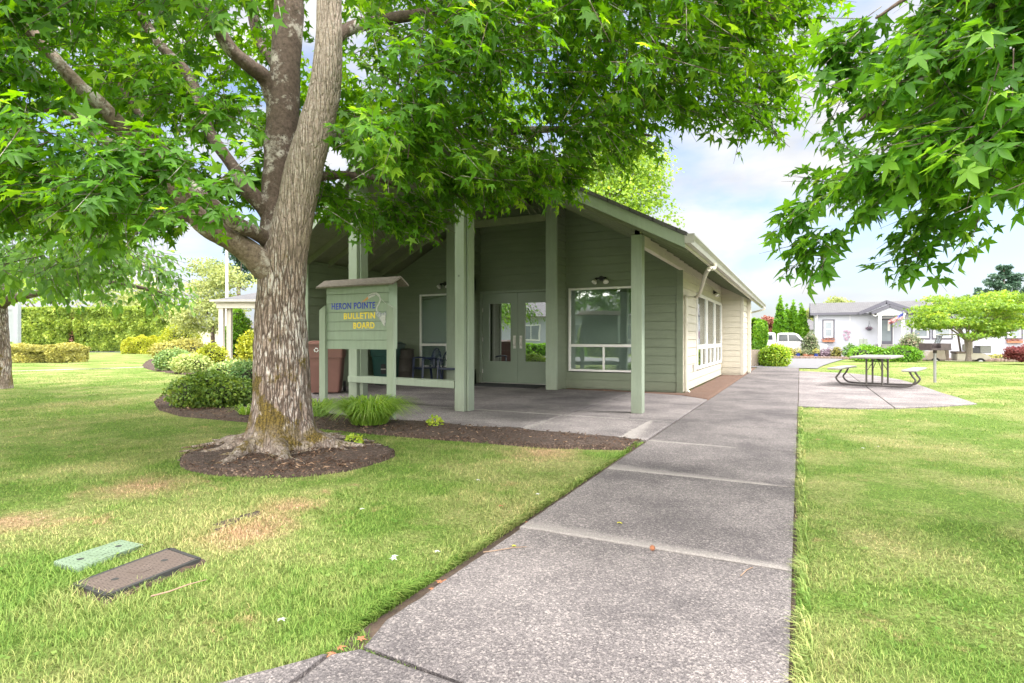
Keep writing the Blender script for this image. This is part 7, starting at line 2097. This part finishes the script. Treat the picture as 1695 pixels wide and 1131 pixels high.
side_profile([(-2.88, 1.2), (-2.78, 1.86), (-2.6, 1.94), (-.8, 1.95), (-.62, 1.9), (-.58, 1.2)], -.88, .88, 'car_white', 'canopy', truck)
side_profile([(-2.6, 1.38), (-2.55, 1.74), (-.85, 1.74), (-.82, 1.38)], -.895, -.884, 'car_glass', 'canopy_window', truck, 0)
side_profile([(-.40, 1.28), (-.36, 1.78), (.22, 1.78), (.24, 1.28)], -.875, -.864, 'car_glass', 'side_window', truck, 0)
side_profile([(.32, 1.28), (.30, 1.78), (.78, 1.76), (1.22, 1.28)], -.875, -.864, 'car_glass', 'side_window', truck, 0)
side_profile([(.98, 1.78), (1.5, 1.22), (1.52, 1.24), (1.0, 1.81)], -.78, .78, 'car_glass', 'windscreen', truck, 0)
for cx in (-1.75, 1.75):
    for s_ in (-1, 1):
        mb = MB(); mb.lathe([(.2, -.11), (.37, -.12), (.40, -.08), (.40, .08), (.37, .12), (.2, .11)], (cx, s_ * .82, .40), 24, axis='Y'); w = mb.build('wheel', 'rubber', truck, smooth=True)
        mb = MB(); mb.lathe([(.05, -.125), (.21, -.125), (.22, -.10), (.22, .10), (.21, .125), (.05, .125)], (cx, s_ * .82, .40), 16, axis='Y'); mb.build('rim', 'galv', w)
for x in (.25, -.48, .0): 
    mb = MB(); mb.box(x - .006, x + .006, -.956, -.951, .6, 1.19); mb.build('door_seam', 'slate_trim', truck)
for x in (-.30, .40):
    mb = MB(); mb.box(x, x + .16, -.975, -.952, 1.06, 1.10); mb.build('door_handle', 'galv', truck)
mb = MB(); mb.box(1.15, 1.35, -1.12, -.96, 1.2, 1.38); mb.build('mirror', 'black', truck, bevel=.02)
mb = MB(); mb.box(2.86, 2.93, -.92, -.6, .78, 1.0); mb.build('headlight', 'lamp_glass', truck); mb = MB(); mb.box(-2.95, -2.88, -.93, .93, .5, .68); mb.build('bumper', 'galv', truck, bevel=.01)

# ------------------------------------------------------------------ golf cart
L = loc_of(1581, 32.6); L = (L[0], L[1], EYE - (553 - 561) / 955 * 32.6 - 1.78); cart = thing('golf_cart', 'tan and cream golf cart with a canopy parked on the street behind the layered maple', 'golf cart', L, R(4))
# faces left: x negative is the front
fz_ = .28
side_profile([(-1.45, .32), (-1.45, .55), (-1.32, .78), (-1.0, .86), (-.62, .86), (-.55, .32)] , -.55, .55, 'tan', 'front_cowl', cart, .03)
side_profile([(-.95, .88), (-.60, .88), (-.55, .32), (-.40, .32), (-.42, .90), (-.62, .93)], -.50, .50, 'tan_dark', 'dashboard', cart, .01)
mb = MB(); mb.box(-1.2, 1.3, -.52, .52, .24, .31); mb.build('floor', 'tan_dark', cart)
mb = MB(); mb.box(-.62, .5, -.60, -.54, .22, .30); mb.build('rocker', 'cream', cart, bevel=.01)
mb = MB(); mb.box(-.05, .55, -.55, .55, .31, .68); mb.build('seat_base', 'cream', cart, bevel=.03)
mb = MB(); mb.box(-.1, .5, -.55, .55, .685, .80); mb.build('seat', 'tan_dark', cart, bevel=.03)
mb = MB(); mb.box(.46, .58, -.53, .53, .82, 1.2); mb.build('backrest', 'cream', cart, bevel=.03)
side_profile([(.55, .34), (.60, .72), (1.2, .70), (1.45, .52), (1.45, .40), (1.25, .36)], -.56, .56, 'cream', 'rear_body', cart, .03)
mb = MB(); mb.box(.66, 1.12, -.45, .45, .71, 1.0); mb.build('bag_well', 'slate_trim', cart, bevel=.02)
mb = MB(); mb.box(1.0, 1.5, -.48, .48, .72, 1.12); mb.build('basket', 'galv', cart, bevel=.02)
side_profile([(-.92, 1.72), (-.85, 1.78), (.75, 1.78), (.85, 1.72)], -.6, .6, 'cream', 'canopy', cart, .02)
for s_ in (-1, 1):
    mb = MB(); mb.bar((-.95, s_ * .52, .85), (-.72, s_ * .52, 1.72), .035, .035); mb.build('windscreen_strut', 'galv', cart)
    mb = MB(); mb.bar((.42, s_ * .54, .66), (.28, s_ * .54, 1.72), .06, .09); mb.build('roof_strut', 'tan_dark', cart)
    mb = MB(); mb.bar((.62, s_ * .54, .66), (.60, s_ * .54, 1.72), .05, .07); mb.build('roof_strut', 'tan', cart)
    for cx in (-1.05, 1.0):
        mb = MB(); mb.lathe([(.1, -.08), (.20, -.09), (.225, -.06), (.225, .06), (.20, .09), (.1, .08)], (cx, s_ * .50, .225), 20, axis='Y'); w = mb.build('wheel', 'rubber', cart, smooth=True)
        mb = MB(); mb.lathe([(.03, -.095), (.11, -.095), (.12, -.05), (.12, .05), (.11, .095), (.03, .095)], (cx, s_ * .50, .225), 14, axis='Y'); mb.build('rim', 'white_paint', w)
mb = MB(); mb.extr([(-.93, -.5, .88), (-.71, -.5, 1.68), (-.70, -.5, 1.68), (-.92, -.5, .88)], (0, 1.0, 0)); mb.build('windscreen', 'glass', cart)
mb = MB(); mb.tube([(-.6, -.25, .75), (-.36, -.25, 1.02)], .02, 8)
c = Vector((-.36, -.25, 1.02)); a1 = Vector((0, 1, 0)); a2 = Vector((.66, 0, .75)).normalized().cross(Vector((0, 1, 0)))
mb.tube([c + (a1 * math.cos(t) + a2 * math.sin(t)) * .16 for t in np.linspace(0, 2 * PI, 17)], .014, 6, cap=False); mb.build('steering_wheel', 'black', cart, smooth=True)

# ================================================================== LEFT SIDE BUILDINGS
L = loc_of(361, 29.5); por = thing('portico_cottage', 'beige cottage with a columned portico and low grey hip roof behind the big trunk', 'building', L, TH)
k2 = 29.5 / 955; px_ = lambda p_: (p_ - 361) * k2; pz_ = lambda q: zof(q, 29.5)
for x0, x1, y in ((361.5, 369, 0), (370.5, 378, .25)):
    mb = MB(); mb.box(px_(x0), px_(x1), y, y + .22, 0, pz_(510)); mb.build('column', 'beige_trim', por, bevel=.01)
mb = MB(); mb.box(px_(359), px_(500), -.06, .30, pz_(510.5), pz_(498)); mb.box(px_(357), px_(500), -.12, .36, pz_(503), pz_(499.5)); mb.build('beam', 'beige_trim', por, bevel=.01)
mb = MB(); x0 = px_(353); ze = pz_(498); mb.add([(x0, -.3, ze), (px_(505), -.3, ze), (px_(505), 7, ze), (x0, 7, ze), (px_(420), 2.9, ze + .85), (px_(505), 2.9, ze + .85)], [(0, 1, 5, 4), (1, 2, 5), (2, 3, 4, 5), (3, 0, 4), (3, 2, 1, 0)]); mb.build('roof', 'shingle_grey', por)
mb = MB(); mb.box(px_(352.5), px_(505), -.36, -.302, ze - .07, ze + .04); mb.build('gutter', 'gutter', por)
ze2 = pz_(490)
mb = MB(); mb.add([(px_(386), 1.6, ze2), (px_(600), 1.6, ze2), (px_(600), 9, ze2), (px_(386), 9, ze2), (px_(450), 5.3, ze2 + 1.2), (px_(600), 5.3, ze2 + 1.2)], [(0, 1, 5, 4), (1, 2, 5), (2, 3, 4, 5), (3, 0, 4), (3, 2, 1, 0)]); mb.build('upper_roof', 'shingle_grey', por)
mb = MB(); mb.box(px_(384.5), px_(600), 1.5, 1.6, ze2 - .14, ze2 + .02); mb.build('upper_fascia', 'gutter', por)
mb = MB(); mb.box(px_(415), px_(520), 3.2, 3.4, 0, pz_(499)); mb.build('wall', 'beige', por)
mb = MB(); mb.box(px_(424), px_(434), 3.14, 3.198, pz_(560), pz_(512)); w = mb.build('window', 'white_frame', por); mb = MB(); mb.box(px_(426), px_(432), 3.12, 3.139, pz_(557), pz_(515)); mb.build('pane', 'house_pane', w)
L = loc_of(375.5, 35); fp = thing('flagpole', 'tall plain white pole rising behind the portico roof', 'pole', L)
mb = MB(); mb.tube([(0, 0, 0), (0, 0, 4), (0, 0, 9.0)], [.09, .08, .06], 12); mb.build('shaft', 'white_paint', fp, smooth=True)
mb = MB(); mb.lathe([(.01, 9.0), (.09, 9.08), (.01, 9.18)], (0, 0, 0), 12); mb.build('finial', 'galv', fp)
L = loc_of(392, 45); bb = thing('beige_shed', 'long low beige clapboard building behind the dome bush', 'building', L, TH + .1)
mb = MB(); siding(mb, (0, 0, 0), (1, 0, 0), (0, -1, 0), -4.2, 5, 0, 2.0, expo=.2); mb.box(-4.2, 5, .02, 4, 0, 2.0); mb.build('wall', 'beige', bb)
mb = MB(); mb.extr([(-4.5, -.3, 1.95), (-4.5, 2, 2.5), (-4.5, 4.3, 1.95)], (10, 0, 0)); mb.build('roof', 'shingle_grey', bb)
L = loc_of(6, 30); nbd = thing('notice_board', 'pale grey framed notice board on two posts behind the low hedge at the left edge', 'notice board', L, TH)
k3 = 30 / 955; qx = lambda p_: (p_ - 6) * k3; qz = lambda q: zof(q, 30)
for a, b in ((25, 32), (-22, -15)):
    mb = MB(); mb.box(qx(a), qx(b), -.1, .12, 0, qz(503)); mb.build('post', 'notice_paint', nbd, bevel=.01)
mb = MB(); mb.box(qx(-15), qx(25), -.05, .05, qz(513), qz(507)); mb.box(qx(-15), qx(25), -.05, .05, qz(566), qz(560)); mb.box(qx(21), qx(25), -.05, .05, qz(560), qz(513)); mb.box(qx(-15), qx(-11), -.05, .05, qz(560), qz(513)); mb.build('frame', 'notice_paint', nbd)
mb = MB(); mb.box(qx(-11), qx(21), -.01, .01, qz(560), qz(513)); mb.build('panel', 'notice_paint', nbd)

# ================================================================== WHAT THE WINDOWS REFLECT, BEHIND THE CAMERA
L = (-19.0, -17.0, -.03); rh = thing('white_house', 'pale grey roofed house behind the viewer, mirrored in the doors', 'house', L)
mb = MB(); mb.box(-12, 12, -7, 0, 0, 3.0); mb.build('wall', 'white_wall', rh)
mb = MB(); mb.extr([(-12.5, -7.5, 2.95), (-12.5, -3.5, 4.5), (-12.5, .5, 2.95)], (25, 0, 0)); mb.build('roof', 'shingle_grey', rh)
for x in (-8.5, -4, -.5, 3.4, 8):
    mb = MB(); mb.box(x - .7, x + .7, .002, .05, 1.0, 2.3); w = mb.build('window', 'white_frame', rh)
    mb = MB(); mb.box(x - .6, x - .03, .05, .06, 1.1, 2.2); mb.box(x + .03, x + .6, .05, .06, 1.1, 2.2); mb.build('pane', 'house_pane', w)
def back_hedge(x, y, w, h, mat, label, n=2500, name='hedge', cat='hedge'):
    root = thing(name, label, cat, (x, y, -.03)); mb = MB(); mb.box(-w / 2 + .1, w / 2 - .1, -.3, .3, 0, h - .1); mb.build('stems', 'inner', root)
    leaf_obj('foliage', [box_leaves(-w / 2, w / 2, -.4, .4, 0, h, n, .13, rnd=.2)], mat, root)
back_hedge(-17, -11, 9, .8, 'thuja_leaf', 'low green hedge behind the viewer mirrored low in the doors')
back_hedge(-23, -12.5, 1.6, 1.3, 'red_leaf', 'dark red bush behind the viewer mirrored in the right door', 900, 'shrub', 'shrub')
back_hedge(-12, -13, 3.0, 1.9, 'hedge_leaf', 'tall clipped shrub behind the viewer mirrored in the right window', 1400)
rows = [[(x, y) for x in np.arange(-60, 60, 6.0)] for y in (-10.2, -8.5, -6.8, -5.2)]
drape('rear_street', rows, 'asphalt', -.002)
